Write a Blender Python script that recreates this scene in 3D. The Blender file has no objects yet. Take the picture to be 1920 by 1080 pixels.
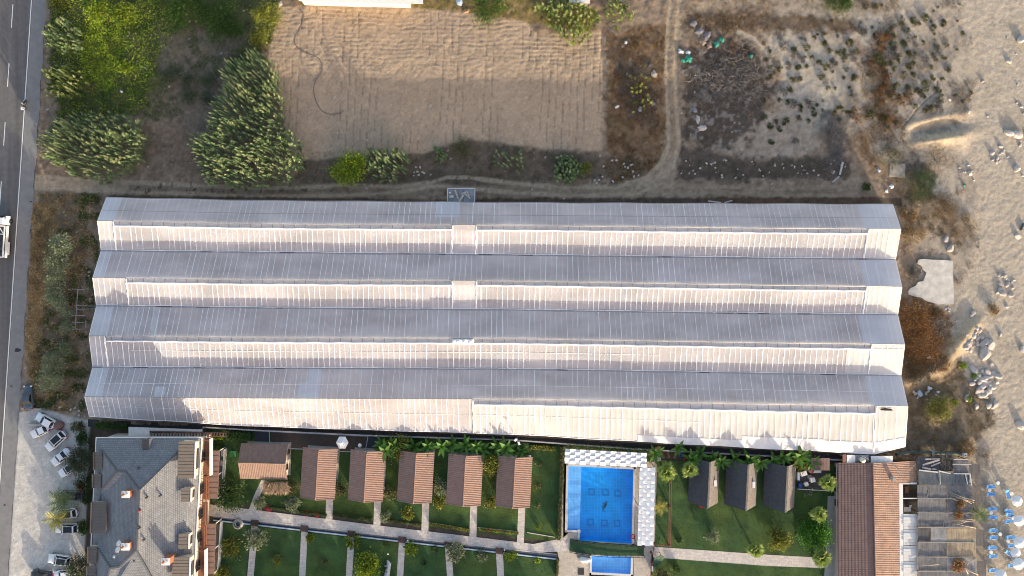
import bpy, bmesh, math, random
import numpy as np
from mathutils import Vector, Matrix
# ---------------------------------------------------------------- camera, sky, sun, exposure
C = bpy.context.scene.collection
S = bpy.context.scene
H = 128.0                                  # drone height above the ground, looking straight down
cam = bpy.data.cameras.new('camera'); camo = bpy.data.objects.new('camera', cam); C.objects.link(camo)
camo.location = (0, 0, H); camo.rotation_euler = (0, 0, 0)
cam.lens = 24.0; cam.sensor_width = 36.0; cam.clip_start = 1.0; cam.clip_end = 8000
S.camera = camo
SUN_EL = math.radians(9.2)
AZX, AZY = 0.469, -0.883                   # towards the sun: right and down in the picture
w = bpy.data.worlds.new('World'); S.world = w; w.use_nodes = True
nt = w.node_tree; nt.nodes.clear()
sky = nt.nodes.new('ShaderNodeTexSky'); sky.sky_type = 'NISHITA'; sky.sun_disc = False
sky.sun_elevation = SUN_EL; sky.sun_rotation = math.atan2(AZX, AZY)
sky.altitude = 10; sky.air_density = 1.0; sky.dust_density = 2.2; sky.ozone_density = 1.0
bg = nt.nodes.new('ShaderNodeBackground'); bg.inputs[1].default_value = 0.15
out = nt.nodes.new('ShaderNodeOutputWorld')
tint = nt.nodes.new('ShaderNodeMix'); tint.data_type = 'RGBA'; tint.blend_type = 'MULTIPLY'; tint.inputs[0].default_value = 1; tint.inputs[7].default_value = (1.21, 1.07, 1.05, 1)
nt.links.new(sky.outputs[0], tint.inputs[6]); nt.links.new(tint.outputs[2], bg.inputs[0]); nt.links.new(bg.outputs[0], out.inputs[0])
sl = bpy.data.lights.new('sun', 'SUN'); sl.energy = 2.95; sl.angle = math.radians(0.55); sl.color = (1.0, 0.87, 0.65)
so = bpy.data.objects.new('sun', sl); C.objects.link(so)
sd = Vector((AZX * math.cos(SUN_EL), AZY * math.cos(SUN_EL), math.sin(SUN_EL)))
so.rotation_euler = sd.to_track_quat('Z', 'Y').to_euler(); so.location = sd * 200
S.view_settings.view_transform = 'Standard'; S.view_settings.look = 'None'
S.view_settings.exposure = 1.58; S.view_settings.gamma = 1.0; S.view_settings.use_curve_mapping = False
S.render.engine = 'CYCLES'; S.cycles.filter_width = 1.0
S.cycles.max_bounces = 6; S.cycles.diffuse_bounces = 3; S.cycles.glossy_bounces = 2
S.cycles.transmission_bounces = 4; S.cycles.transparent_max_bounces = 12
S.cycles.caustics_reflective = False; S.cycles.caustics_refractive = False
# ---------------------------------------------------------------- helpers
R = random.Random(7); NR = np.random.default_rng(11)
PI = math.pi; rad = math.radians
def P(px, py, z=0.0):                      # place of something seen at (px,py) of the 1920x1080 photograph and z metres up
    k = (H - z) / H / 10.0
    return Vector(((px - 960) * k, (540 - py) * k, z))
class MB:                                   # collects shapes into one mesh
    def __init__(s): s.v = []; s.f = []; s.smooth = False
    def add(s, vs, fs):
        o = len(s.v); s.v += [tuple(v) for v in vs]; s.f += [tuple(i + o for i in f) for f in fs]; return s
    def box(s, c, d, rz=0.0, M=None):
        cx, cy, cz = c; x, y, z = d[0] / 2, d[1] / 2, d[2] / 2
        cs, sn = math.cos(rz), math.sin(rz); vs = []
        for k in (-z, z):
            for (i, j) in ((-x, -y), (x, -y), (x, y), (-x, y)):
                vs.append((cx + i * cs - j * sn, cy + i * sn + j * cs, cz + k))
        if M is not None: vs = [tuple(M @ Vector(v)) for v in vs]
        return s.add(vs, [(0, 3, 2, 1), (4, 5, 6, 7), (0, 1, 5, 4), (1, 2, 6, 5), (2, 3, 7, 6), (3, 0, 4, 7)])
    def beam(s, a, b, wd, ht):              # rectangular bar from a to b
        a = Vector(a); b = Vector(b); d = (b - a); L = d.length; d.normalize()
        up = Vector((0, 0, 1)) if abs(d.z) < .95 else Vector((0, 1, 0))
        sx = d.cross(up).normalized(); sz = sx.cross(d).normalized(); vs = []
        for q in (a, b):
            for (i, j) in ((-1, -1), (1, -1), (1, 1), (-1, 1)): vs.append(q + sx * (i * wd / 2) + sz * (j * ht / 2))
        return s.add(vs, [(0, 1, 2, 3), (7, 6, 5, 4), (0, 4, 5, 1), (1, 5, 6, 2), (2, 6, 7, 3), (3, 7, 4, 0)])
    def prism(s, poly, z0, z1, sc=1.0):
        n = len(poly); ar = sum(poly[i][0] * poly[(i + 1) % n][1] - poly[(i + 1) % n][0] * poly[i][1] for i in range(n))
        if ar < 0: poly = poly[::-1]
        cx = sum(p[0] for p in poly) / n; cy = sum(p[1] for p in poly) / n
        vs = [(p[0], p[1], z0) for p in poly] + [(cx + (p[0] - cx) * sc, cy + (p[1] - cy) * sc, z1) for p in poly]
        fs = [tuple(range(n - 1, -1, -1)), tuple(range(n, 2 * n))] + [(i, (i + 1) % n, n + (i + 1) % n, n + i) for i in range(n)]
        return s.add(vs, fs)
    def slab(s, pts, t):                    # sheet through any 3-D polygon, thickness t straight down
        n = len(pts); pts = [Vector(p) for p in pts]
        nz = sum((pts[i].x * pts[(i + 1) % n].y - pts[(i + 1) % n].x * pts[i].y) for i in range(n))
        if nz < 0: pts = pts[::-1]
        vs = pts + [p - Vector((0, 0, t)) for p in pts]
        return s.add(vs, [tuple(range(n)), tuple(range(2 * n - 1, n - 1, -1))] + [(i, n + i, n + (i + 1) % n, (i + 1) % n) for i in range(n)])
    def tube(s, pts, r, n=6, caps=True):
        pts = [Vector(p) for p in pts]; m = len(pts); rr = r if isinstance(r, (list, tuple)) else [r] * m
        vs = []
        for i, p in enumerate(pts):
            d = (pts[min(i + 1, m - 1)] - pts[max(i - 1, 0)]).normalized()
            up = Vector((0, 0, 1)) if abs(d.z) < .9 else Vector((1, 0, 0))
            a = d.cross(up).normalized(); b = a.cross(d).normalized()
            for k in range(n): vs.append(p + (a * math.cos(2 * PI * k / n) + b * math.sin(2 * PI * k / n)) * rr[i])
        fs = [(i * n + k, i * n + (k + 1) % n, (i + 1) * n + (k + 1) % n, (i + 1) * n + k) for i in range(m - 1) for k in range(n)]
        if caps: fs += [tuple(range(n - 1, -1, -1)), tuple(range((m - 1) * n, m * n))]
        return s.add(vs, fs)
    def lathe(s, prof, n=12, c=(0, 0, 0)):  # (radius, z) profile
        vs = [(c[0] + r * math.cos(2 * PI * k / n), c[1] + r * math.sin(2 * PI * k / n), c[2] + z) for r, z in prof for k in range(n)]
        fs = [(i * n + k, i * n + (k + 1) % n, (i + 1) * n + (k + 1) % n, (i + 1) * n + k) for i in range(len(prof) - 1) for k in range(n)]
        return s.add(vs, fs)
    def tile(s, a, b, c, d, t, nu, nv):     # a,b,c,d corners: grid sheet (b-a is u, d-a is v) moved by t(u,v) along +z
        a, b, c, d = map(Vector, (a, b, c, d)); vs = []
        for j in range(nv + 1):
            for i in range(nu + 1):
                u = i / nu; v = j / nv; p = (a * (1 - u) + b * u) * (1 - v) + (d * (1 - u) + c * u) * v
                p.z += t(u, v); vs.append(p)
        m = nu + 1
        return s.add(vs, [(j * m + i, j * m + i + 1, (j + 1) * m + i + 1, (j + 1) * m + i) for j in range(nv) for i in range(nu)])
    def mesh(s, name, m=None):
        me = bpy.data.meshes.new(name); me.from_pydata(s.v, [], s.f); me.update()
        if s.smooth: me.polygons.foreach_set('use_smooth', [True] * len(me.polygons))
        if m: me.materials.append(m)
        return me
def link(name, me, parent=None, label=None, world=False):
    o = bpy.data.objects.new(name, me); C.objects.link(o)
    if parent is not None:
        o.parent = parent
        if world and parent.parent is None: o.location = -parent.location       # mesh was written in world metres
    if label: o['label'] = label
    return o
def part(name, mb, m, parent, label=None, world=True): return link(name, mb.mesh(name, m), parent, label, world)
def thing(name, label, cat, loc=(0, 0, 0), rz=0.0, group=None):
    o = bpy.data.objects.new(name, None); C.objects.link(o); o.empty_display_size = .3
    o.location = loc; o.rotation_euler = (0, 0, rz); o['label'] = label; o['category'] = cat
    if group: o['group'] = group
    return o
def tag(o, label=None, cat=None, group=None, kind=None):
    if label: o['label'] = label
    if cat: o['category'] = cat
    if group: o['group'] = group
    if kind: o['kind'] = kind
    return o
def copy_tree(o, parent=None):
    c = o.copy(); C.objects.link(c)
    if parent is not None:
        c.parent = parent; c.matrix_parent_inverse = o.matrix_parent_inverse.copy()
    for ch in list(o.children): copy_tree(ch, c)
    return c
def dup(o, loc, rz=0.0, sc=1.0, label=None, group=None):
    c = copy_tree(o); c.location = loc; c.rotation_euler = (0, 0, rz); c.scale = (sc, sc, sc) if not isinstance(sc, tuple) else sc
    if label: c['label'] = label
    if group: c['group'] = group
    return c
# ---- noise on arrays
def vnoise(X, Y, sc, seed):
    g = np.random.default_rng(seed).random((256, 256)); x = X / sc + 1000; y = Y / sc + 1000
    xi = np.floor(x).astype(int); yi = np.floor(y).astype(int); fx = x - xi; fy = y - yi
    fx = fx * fx * (3 - 2 * fx); fy = fy * fy * (3 - 2 * fy); a = xi % 256; b = yi % 256; a1 = (a + 1) % 256; b1 = (b + 1) % 256
    return (g[a, b] * (1 - fx) + g[a1, b] * fx) * (1 - fy) + (g[a, b1] * (1 - fx) + g[a1, b1] * fx) * fy
def fbm(X, Y, sc, seed, o=4):
    r = 0; am = .5; t = 0
    for i in range(o): r = r + am * vnoise(X, Y, sc / 2 ** i, seed + i * 17); t += am; am *= .55
    return r / t
def sdist(poly, X, Y):                      # signed distance to polygon, negative inside
    x = X.ravel(); y = Y.ravel(); d = np.full(x.shape, 1e9); ins = np.zeros(x.shape, bool); n = len(poly)
    for i in range(n):
        ax, ay = poly[i]; bx, by = poly[(i + 1) % n]; ex, ey = bx - ax, by - ay
        t = np.clip(((x - ax) * ex + (y - ay) * ey) / (ex * ex + ey * ey + 1e-9), 0, 1)
        d = np.minimum(d, (x - ax - t * ex) ** 2 + (y - ay - t * ey) ** 2)
        if ay != by: ins ^= ((ay > y) != (by > y)) & (x < (bx - ax) * (y - ay) / (by - ay) + ax)
    d = np.sqrt(d); return np.where(ins, -d, d).reshape(X.shape)
def ldist(pts, X, Y):
    x = X.ravel(); y = Y.ravel(); d = np.full(x.shape, 1e9)
    for (ax, ay), (bx, by) in zip(pts[:-1], pts[1:]):
        ex, ey = bx - ax, by - ay
        t = np.clip(((x - ax) * ex + (y - ay) * ey) / (ex * ex + ey * ey + 1e-9), 0, 1)
        d = np.minimum(d, (x - ax - t * ex) ** 2 + (y - ay - t * ey) ** 2)
    return np.sqrt(d).reshape(X.shape)
def sstep(a, b, x):
    t = np.clip((x - a) / (b - a), 0, 1); return t * t * (3 - 2 * t)
def np_mesh(name, V, loops, starts, col=None, m=None, smooth=False):
    me = bpy.data.meshes.new(name); me.vertices.add(len(V)); me.vertices.foreach_set('co', np.asarray(V, np.float32).ravel())
    me.loops.add(len(loops)); me.loops.foreach_set('vertex_index', np.asarray(loops, np.int32).ravel())
    me.polygons.add(len(starts)); me.polygons.foreach_set('loop_start', np.asarray(starts, np.int32))
    if smooth: me.polygons.foreach_set('use_smooth', np.ones(len(starts), bool))
    me.update(calc_edges=True)
    if col is not None:
        at = me.color_attributes.new('Col', 'FLOAT_COLOR', 'POINT')
        at.data.foreach_set('color', np.concatenate([col, np.ones((len(col), 1))], 1).astype(np.float32).ravel())
    if m: me.materials.append(m)
    return me
# ---------------------------------------------------------------- materials
MATS = {}
def nodes(name):
    m = bpy.data.materials.new(name); m.use_nodes = True; t = m.node_tree; t.nodes.clear()
    o = t.nodes.new('ShaderNodeOutputMaterial'); b = t.nodes.new('ShaderNodeBsdfPrincipled'); t.links.new(b.outputs[0], o.inputs[0])
    return m, t, b, o
def noise_col(t, base, var, scale, detail=5, coord='Object', dst=None, src=None):
    # colour (or src socket) times a noise between 1-var and 1+var
    tc = t.nodes.new('ShaderNodeTexCoord'); n = t.nodes.new('ShaderNodeTexNoise'); n.inputs['Scale'].default_value = scale; n.inputs['Detail'].default_value = detail
    n.inputs['Roughness'].default_value = .62
    t.links.new(tc.outputs[coord], n.inputs['Vector'])
    mr = t.nodes.new('ShaderNodeMapRange'); mr.inputs[1].default_value = .28; mr.inputs[2].default_value = .72
    mr.inputs[3].default_value = 1 - var; mr.inputs[4].default_value = 1 + var; t.links.new(n.outputs[0], mr.inputs[0])
    mx = t.nodes.new('ShaderNodeMix'); mx.data_type = 'RGBA'; mx.blend_type = 'MULTIPLY'; mx.inputs[0].default_value = 1
    if src is None: mx.inputs[6].default_value = (*base, 1)
    else: t.links.new(src, mx.inputs[6])
    t.links.new(mr.outputs[0], mx.inputs[7]); t.links.new(mx.outputs[2], dst)
    return mx.outputs[2], n, tc
def bump(t, b, scale, strength, dist=.05, coord='Object', kind='noise', detail=4):
    tc = t.nodes.new('ShaderNodeTexCoord'); n = t.nodes.new('ShaderNodeTexNoise'); n.inputs['Scale'].default_value = scale; n.inputs['Detail'].default_value = detail
    t.links.new(tc.outputs[coord], n.inputs['Vector']); bp = t.nodes.new('ShaderNodeBump'); bp.inputs['Strength'].default_value = strength; bp.inputs['Distance'].default_value = dist
    t.links.new(n.outputs[0], bp.inputs['Height']); t.links.new(bp.outputs[0], b.inputs['Normal']); return bp
def mat(name, col, rough=.7, var=.12, scale=1.5, metal=0.0, bmp=0.0, bscale=8.0, bdist=.03, rand=0.0, spec=.5):
    if name in MATS: return MATS[name]
    m, t, b, o = nodes(name); b.inputs['Roughness'].default_value = rough; b.inputs['Metallic'].default_value = metal
    b.inputs['Specular IOR Level'].default_value = spec
    c, _, _ = noise_col(t, col, var, scale, dst=b.inputs['Base Color'])
    if rand:
        oi = t.nodes.new('ShaderNodeObjectInfo'); mr = t.nodes.new('ShaderNodeMapRange'); mr.inputs[3].default_value = 1 - rand; mr.inputs[4].default_value = 1 + rand
        t.links.new(oi.outputs['Random'], mr.inputs[0]); mx = t.nodes.new('ShaderNodeMix'); mx.data_type = 'RGBA'; mx.blend_type = 'MULTIPLY'; mx.inputs[0].default_value = 1
        t.links.new(c, mx.inputs[6]); t.links.new(mr.outputs[0], mx.inputs[7]); t.links.new(mx.outputs[2], b.inputs['Base Color'])
    if bmp: bump(t, b, bscale, bmp, bdist)
    MATS[name] = m; return m
def leafmat(name, rough=.55, tr=.3):        # leaf colour per leaf in attribute Col
    if name in MATS: return MATS[name]
    m, t, b, o = nodes(name); at = t.nodes.new('ShaderNodeAttribute'); at.attribute_name = 'Col'
    b.inputs['Roughness'].default_value = rough; b.inputs['Specular IOR Level'].default_value = .3
    oi = t.nodes.new('ShaderNodeObjectInfo'); mr = t.nodes.new('ShaderNodeMapRange'); mr.inputs[3].default_value = .82; mr.inputs[4].default_value = 1.2
    t.links.new(oi.outputs['Random'], mr.inputs[0]); mx = t.nodes.new('ShaderNodeMix'); mx.data_type = 'RGBA'; mx.blend_type = 'MULTIPLY'; mx.inputs[0].default_value = 1
    t.links.new(at.outputs[0], mx.inputs[6]); t.links.new(mr.outputs[0], mx.inputs[7]); t.links.new(mx.outputs[2], b.inputs['Base Color'])
    if tr:
        tl = t.nodes.new('ShaderNodeBsdfTranslucent'); ms = t.nodes.new('ShaderNodeMixShader'); ms.inputs[0].default_value = tr
        t.links.new(mx.outputs[2], tl.inputs[0]); t.links.new(b.outputs[0], ms.inputs[1]); t.links.new(tl.outputs[0], ms.inputs[2]); t.links.new(ms.outputs[0], o.inputs[0])
    MATS[name] = m; return m
LEAF = leafmat('leaf'); STRAW = leafmat('straw', .9, .15)
# ================================================================ GROUND
GS = 0.25
gx = np.arange(-106, 106 + GS / 2, GS); gy = np.arange(-66, 66 + GS / 2, GS)
WX, WY = np.meshgrid(gx, gy, indexing='ij'); X = 960 + WX * 10; Y = 540 - WY * 10
nA = fbm(X, Y, 60, 1); nB = fbm(X, Y, 18, 2); nC = fbm(X, Y, 7, 3, 3); nD = vnoise(X, Y, 3.2, 4); nE = fbm(X, Y, 130, 5, 3)
def lerp(c, c2, m): return c * (1 - m[..., None]) + np.asarray(c2) * m[..., None]
def zone(poly, soft=8, rag=14):             # soft ragged mask of a polygon
    return 1 - sstep(-soft, soft, sdist(poly, X, Y) + (nB - .5) * 2 * rag + (nC - .5) * rag)
col = np.zeros(X.shape + (3,)); col[:] = (.20, .150, .105)
col = lerp(col, (.27, .205, .145), sstep(.35, .7, nA)); col = lerp(col, (.12, .09, .065), sstep(.5, .75, nB) * .6)
h0_ = (nB - .5) * .25 + (nC - .5) * .14 + (nD - .5) * .06; h = h0_
# --- broad tracts
SAND = zone([(1460, -60), (2060, -60), (2060, 1200), (1850, 1200), (1840, 905), (1795, 845), (1760, 640), (1700, 420), (1690, 330), (1600, 260), (1520, 130), (1440, 60)], 14, 26)
col = lerp(col, (.375, .325, .255), SAND * (.80 + .4 * (nA - .5)))
col = lerp(col, (.24, .20, .155), SAND * sstep(.5, .64, fbm(X, Y, 45, 55, 5)) * .6)
BEACH = zone([(1800, -60), (2060, -60), (2060, 1200), (1835, 1200), (1835, 930), (1865, 840), (1800, 700), (1795, 560), (1830, 470), (1840, 330), (1790, 270), (1840, 150), (1810, 60)], 12, 10)
col = lerp(col, (.40, .345, .27), BEACH * .9); col = lerp(col, (.34, .29, .22), BEACH * sstep(.55, .75, nA) * .7)
h = h0_ * (1 - .72 * np.maximum(SAND, BEACH)); fp = vnoise(X * .9, Y * 1.3, 3.6, 21) + .4 * vnoise(X, Y, 7, 22)
h = h + BEACH * ((fp - .7) * .065 - .05)
SANDP = zone([(1425, 62), (1480, 60), (1560, 95), (1580, 180), (1560, 240), (1500, 250), (1450, 190), (1470, 150), (1450, 100)], 10, 18)
col = lerp(col, (.37, .33, .265), SANDP * .9)
GREYP = zone([(1400, 215), (1470, 195), (1545, 205), (1560, 260), (1500, 300), (1360, 300), (1330, 280)], 12, 20); col = lerp(col, (.29, .25, .20), GREYP * .8)
SCRUB = zone([(1140, 60), (1250, 50), (1250, 260), (1215, 330), (1150, 340), (1135, 250)], 8, 18); col = lerp(col, (.20, .125, .07), SCRUB * .75)
DARKB = zone([(1285, 25), (1400, 22), (1600, 35), (1610, 60), (1560, 62), (1430, 60), (1290, 60)], 8, 12); col = lerp(col, (.12, .085, .058), DARKB * .85)
TOPT = zone([(1290, -60), (1700, -60), (1680, 20), (1560, 18), (1400, 14), (1300, 22)], 6, 8); col = lerp(col, (.31, .25, .18), TOPT * .7)
BURNT = zone([(1278, 90), (1340, 70), (1400, 80), (1440, 110), (1452, 175), (1430, 225), (1400, 262), (1330, 282), (1285, 260), (1278, 180)], 14, 34)
col = lerp(col, (.066, .054, .044), BURNT * .9); col = lerp(col, (.15, .105, .065), BURNT * sstep(.5, .68, nB) * .75); col = lerp(col, (.20, .185, .165), BURNT * sstep(.56, .70, nC) * .7)
BURN2 = zone([(1160, 120), (1215, 120), (1232, 170), (1225, 230), (1180, 225), (1155, 170)], 8, 16); col = lerp(col, (.07, .058, .048), BURN2 * .7)
DGREY = zone([(1270, 270), (1420, 300), (1590, 290), (1600, 330), (1560, 338), (1270, 335)], 6, 10); col = lerp(col, (.085, .068, .054), DGREY * .9)
BURN3 = zone([(1690, 310), (1740, 300), (1755, 340), (1745, 385), (1700, 380)], 6, 12); col = lerp(col, (.045, .038, .032), BURN3 * .8)
BURN4 = zone([(1545, 205), (1590, 215), (1580, 330), (1550, 300)], 8, 14); col = lerp(col, (.10, .092, .085), BURN4 * .7)
ORNG = zone([(1688, 560), (1740, 562), (1785, 590), (1775, 690), (1700, 715), (1690, 640)], 6, 12); col = lerp(col, (.17, .10, .050), ORNG * .9)
ORN2 = zone([(1590, 75), (1650, 95), (1680, 180), (1700, 230), (1660, 260), (1640, 320), (1595, 270), (1630, 190)], 8, 18); col = lerp(col, (.24, .165, .10), ORN2 * (.2 + .7 * sstep(.42, .6, nB)))
ORN3 = zone([(1640, 300), (1700, 330), (1790, 380), (1800, 460), (1720, 430), (1690, 390)], 10, 16); col = lerp(col, (.24, .17, .10), ORN3 * .7)
HUM = zone([(1690, 700), (1790, 670), (1860, 760), (1860, 800), (1790, 850), (1705, 845), (1700, 770)], 8, 14); col = lerp(col, (.15, .115, .075), HUM * .8)
VERGE = zone([(525, -40), (1000, -40), (1120, 20), (1110, 60), (980, 42), (880, 22), (700, 10), (560, 12)], 4, 6); col = lerp(col, (.22, .155, .06), VERGE * .85)
STRIPN = zone([(560, 285), (800, 285), (860, 262), (1000, 276), (1130, 290), (1250, 300), (1200, 335), (860, 345), (560, 345)], 6, 10); col = lerp(col, (.10, .078, .056), STRIPN * .85)
STRIPN2 = zone([(1270, 300), (1590, 300), (1600, 335), (1270, 338)], 6, 10); col = lerp(col, (.075, .058, .044), STRIPN2 * .6)
WESTS = zone([(75, 365), (190, 365), (180, 560), (165, 770), (60, 765), (52, 560)], 5, 6); col = lerp(col, (.12, .095, .062), WESTS * .9)
WESTO = zone([(62, 380), (110, 380), (104, 460), (75, 640), (60, 740), (50, 640), (58, 470)], 4, 8); col = lerp(col, (.24, .165, .075), WESTO * .8)
WESTP = zone([(165, 380), (185, 400), (172, 640), (166, 770), (142, 770), (150, 640), (160, 480)], 3, 5); col = lerp(col, (.23, .185, .14), WESTP * .8)
COVER = zone([(95, -40), (525, -40), (520, 60), (470, 120), (300, 230), (260, 215), (110, 225), (90, 120)], 6, 12); col = lerp(col, (.07, .075, .026), COVER * .9)
BROWN = zone([(290, 50), (470, 60), (430, 120), (380, 330), (270, 320), (262, 230), (300, 150)], 10, 16); col = lerp(col, (.15, .118, .088), BROWN * .9)
# --- ploughed field
FIELDP = [(522, 14), (700, 9), (880, 27), (985, 42), (1010, 66), (1132, 58), (1138, 150), (1130, 284), (1000, 276), (880, 260), (845, 268), (800, 286), (690, 290), (570, 301), (540, 286), (532, 220), (505, 110)]
fsd = sdist(FIELDP, X, Y); FIELD = 1 - sstep(-3, 4, fsd + (nB - .5) * 8)
fc = lerp(np.zeros_like(col) + (.38, .283, .192), (.31, .234, .162), sstep(.35, .7, nB) * .55)
fc = lerp(fc, (.42, .315, .215), sstep(.5, .75, nA) * .6); fc = lerp(fc, (.19, .15, .10), sstep(.66, .78, nC) * .35)
col = lerp(col, fc, FIELD)
wy = Y + 14 * (nA - .5) + 4 * (nB - .5); wx = X + 5 * (nA - .5) + .014 * (Y - 150) * 4
fur = np.sin(wy * 2 * PI / 7.6) * (.35 + .65 * sstep(.35, .65, fbm(X * .35, Y * 1.6, 22, 31)))
top = 1 - sstep(90, 150, Y)
vl = (np.abs(((wx + 3 * vnoise(X, Y, 400, 9)) % 13.5) - 6.75) < .9) * (vnoise(X * .6, Y * .12, 22, 33) > .42)
h = h * (1 - FIELD) + FIELD * (fur * (.012 + .022 * top) + (nC - .5) * .13 + (nD - .5) * .07 - .05 * vl - .05)
col = lerp(col, (.18, .13, .09), FIELD * vl * .5)
ru = ldist([(1128, 60), (1132, 150), (1126, 282)], X, Y); h -= FIELD * .12 * (ru < 3)
# --- dirt tracks with two ruts
TR = []
def rut(pts, wd, c=(.33, .265, .185), k=.9, deep=.07):
    global col, h
    d = ldist(pts, X, Y) + (nB - .5) * wd * .9 + (nC - .5) * wd * .6; m = 1 - sstep(wd * .45, wd * 1.05, d); TR.append(m)
    col = lerp(col, c, m * k); h = h * (1 - .7 * m) - m * deep
mid = ldist([(1266, -40), (1261, 60), (1258, 140), (1260, 240), (1250, 305), (1215, 345), (1100, 358)], X, Y)
col = lerp(col, (.235, .18, .125), (1 - sstep(9, 16, mid)) * .8)
rut([(1261, -40), (1259, 0), (1252, 60), (1250, 140), (1252, 200), (1255, 270), (1240, 305), (1212, 333), (1160, 349), (1060, 352), (960, 343), (880, 333), (838, 333), (808, 342), (740, 351), (640, 347), (560, 352), (470, 353), (300, 344), (180, 340), (60, 330)], 5)
rut([(1276, -40), (1274, 0), (1270, 50), (1266, 100), (1266, 160), (1270, 220), (1273, 275), (1262, 312), (1238, 343), (1200, 361), (1100, 367), (960, 361), (870, 352), (820, 347), (745, 361), (640, 366), (480, 369), (300, 361), (180, 358), (60, 352)], 5)
rut([(1225, 338), (1290, 347), (1440, 352), (1620, 350)], 5.5, (.28, .215, .15)); rut([(1225, 360), (1440, 362), (1600, 366)], 5, (.28, .215, .15))
rut([(60, 342), (130, 346), (230, 352)], 13, (.34, .275, .195)); rut([(1190, 352), (1235, 332), (1258, 300)], 9, (.30, .24, .17))
rut([(1385, 60), (1415, 75), (1435, 95), (1447, 130)], 6, (.36, .31, .235)); rut([(1600, 330), (1660, 380), (1690, 420)], 10, (.30, .235, .16), .6)
mud = sstep(.60, .68, nC) * zone([(225, 344), (420, 340), (640, 350), (640, 362), (420, 366), (240, 362)], 4, 8) + .7 * sstep(.62, .7, nC) * zone([(560, 300), (800, 320), (1000, 330), (1190, 335), (1190, 350), (560, 350)], 5, 12); col = lerp(col, (.045, .036, .028), np.clip(mud, 0, 1) * .85); h += np.clip(mud, 0, 1) * .06
BERM = zone([(200, 366), (840, 374), (1000, 371), (1690, 370), (1690, 386), (900, 386), (200, 378)], 2, 4); col = lerp(col, (.055, .042, .032), BERM * .85)
mnd = 1 - sstep(2, 9, ldist([(1320, 378), (1640, 376)], X, Y)); col = lerp(col, (.13, .075, .05), mnd * .6)
# --- sand hollow, its rim, footpaths
ax, ay = X - 1752, Y - 243; u = ax * .976 - ay * .21; v = ax * .21 + ay * .976
pit = np.exp(-((u / 40) ** 2 + (v / 13) ** 2)); rim = np.exp(-((u + 6) / 62) ** 2 - ((v + 17) / 9) ** 2); rim2 = np.exp(-((u / 60) ** 2 + ((v - 20) / 9) ** 2))
h += -1.25 * pit + .34 * rim + .45 * rim2
col = lerp(col, (.46, .36, .23), np.clip(rim * .8 + rim2 * .9 + .3 * pit, 0, 1) * .8)
rut([(1758, 153), (1757, 172), (1738, 187), (1718, 206), (1705, 226), (1690, 240)], 1.3, (.19, .14, .09), .9, .12)
ban = ldist([(1690, 255), (1735, 258), (1800, 262)], X, Y); h += .4 * np.exp(-(ban / 14) ** 2)
sdm = np.exp(-(ldist([(1700, 715), (1760, 690), (1800, 640), (1825, 610)], X, Y) / 16) ** 2); h += 0.8 * sdm; col = lerp(col, (.43, .33, .20), sdm * .75)
hum = np.exp(-(((X - 1755) / 26) ** 2 + ((Y - 765) / 26) ** 2) ** 2); h += 1.2 * hum
# --- car park gravel, resort soil, road bed
PARK = 1 - sstep(-2, 2, sdist([(28, 775), (70, 765), (170, 790), (168, 1130), (0, 1130), (12, 1080), (26, 905)], X, Y) + (nB - .5) * 6)
col = lerp(col, lerp(np.zeros_like(col) + (.52, .49, .44), (.44, .42, .385), sstep(.35, .7, nB)), PARK); h = h * (1 - PARK) + PARK * ((nC - .5) * .05 + (nD - .5) * .02)
RES = 1 - sstep(-1, 1, sdist([(168, 795), (700, 806), (1060, 824), (1440, 845), (1640, 862), (1850, 862), (1842, 1140), (155, 1140)], X, Y))
col = lerp(col, (.075, .06, .045), RES); h = h * (1 - RES) - .06 * RES
col = lerp(col, (.33, .28, .215), RES * (1 - sstep(-4, 4, -(X - 1716))))      # sand and concrete round the beach restaurant
GH = sdist([(196, 372), (1676, 386), (1692, 840), (1640, 850), (960, 812), (172, 778)], X, Y)
inside = 1 - sstep(-2, 1, GH); col = lerp(col, (.38, .30, .275), inside); h = h * (1 - inside) - .05 * inside
rowm = (np.sin(Y * 2 * PI / 16) > .2) * inside; col = lerp(col, (.16, .15, .10), rowm * (nC > .42) * .6)
ROADE = lambda y: 87 - .0667 * y
bed = 1 - sstep(-1, 1.5, X - ROADE(Y)); h = h * (1 - bed) - .07 * bed; col = lerp(col, (.12, .11, .10), bed)
far = np.maximum(np.abs(WX) - 103, np.abs(WY) - 63); h = h * (1 - sstep(0, 3, far))
# --- speckle of stones and litter baked into the soil colour
sp = NR.random(X.shape); col *= (1 + (sp - .5) * .16)[..., None] * (1 + (nD - .5) * .22)[..., None] * (1 + (nC - .5) * (.25 + .45 * (1 - np.maximum(FIELD, np.maximum(BEACH, PARK)))))[..., None]
col[(sp > .9985) & (PARK < .5) & (inside < .5) & (BEACH < .5)] = (.45, .42, .38)
# --- one continuous sheet cut into named pieces of ground
POOLHOLE = [(1062, 868), (1192, 872), (1190, 1080), (1104, 1080), (1103, 1040), (1088, 1036), (1088, 1000), (1060, 998)]
gm, gt, gb, go_ = nodes('soil'); at = gt.nodes.new('ShaderNodeAttribute'); at.attribute_name = 'Col'; gb.inputs['Roughness'].default_value = .95; gb.inputs['Specular IOR Level'].default_value = .15
noise_col(gt, None, .22, 5.0, 6, 'Object', gb.inputs['Base Color'], at.outputs[0]); bump(gt, gb, 3.6, .34, .10, detail=5)
cls = np.zeros(X.shape, int)
cls[FIELD > .5] = 1; cls[BEACH > .5] = 2; cls[(np.maximum.reduce(TR) > .5) & (FIELD < .5)] = 3; cls[PARK > .5] = 4; cls[inside > .5] = 5
cls[sdist(POOLHOLE, X, Y) < 6] = 9
nx, ny = X.shape; idx = np.arange(nx * ny).reshape(nx, ny); cc = cls[:-1, :-1].ravel()
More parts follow.
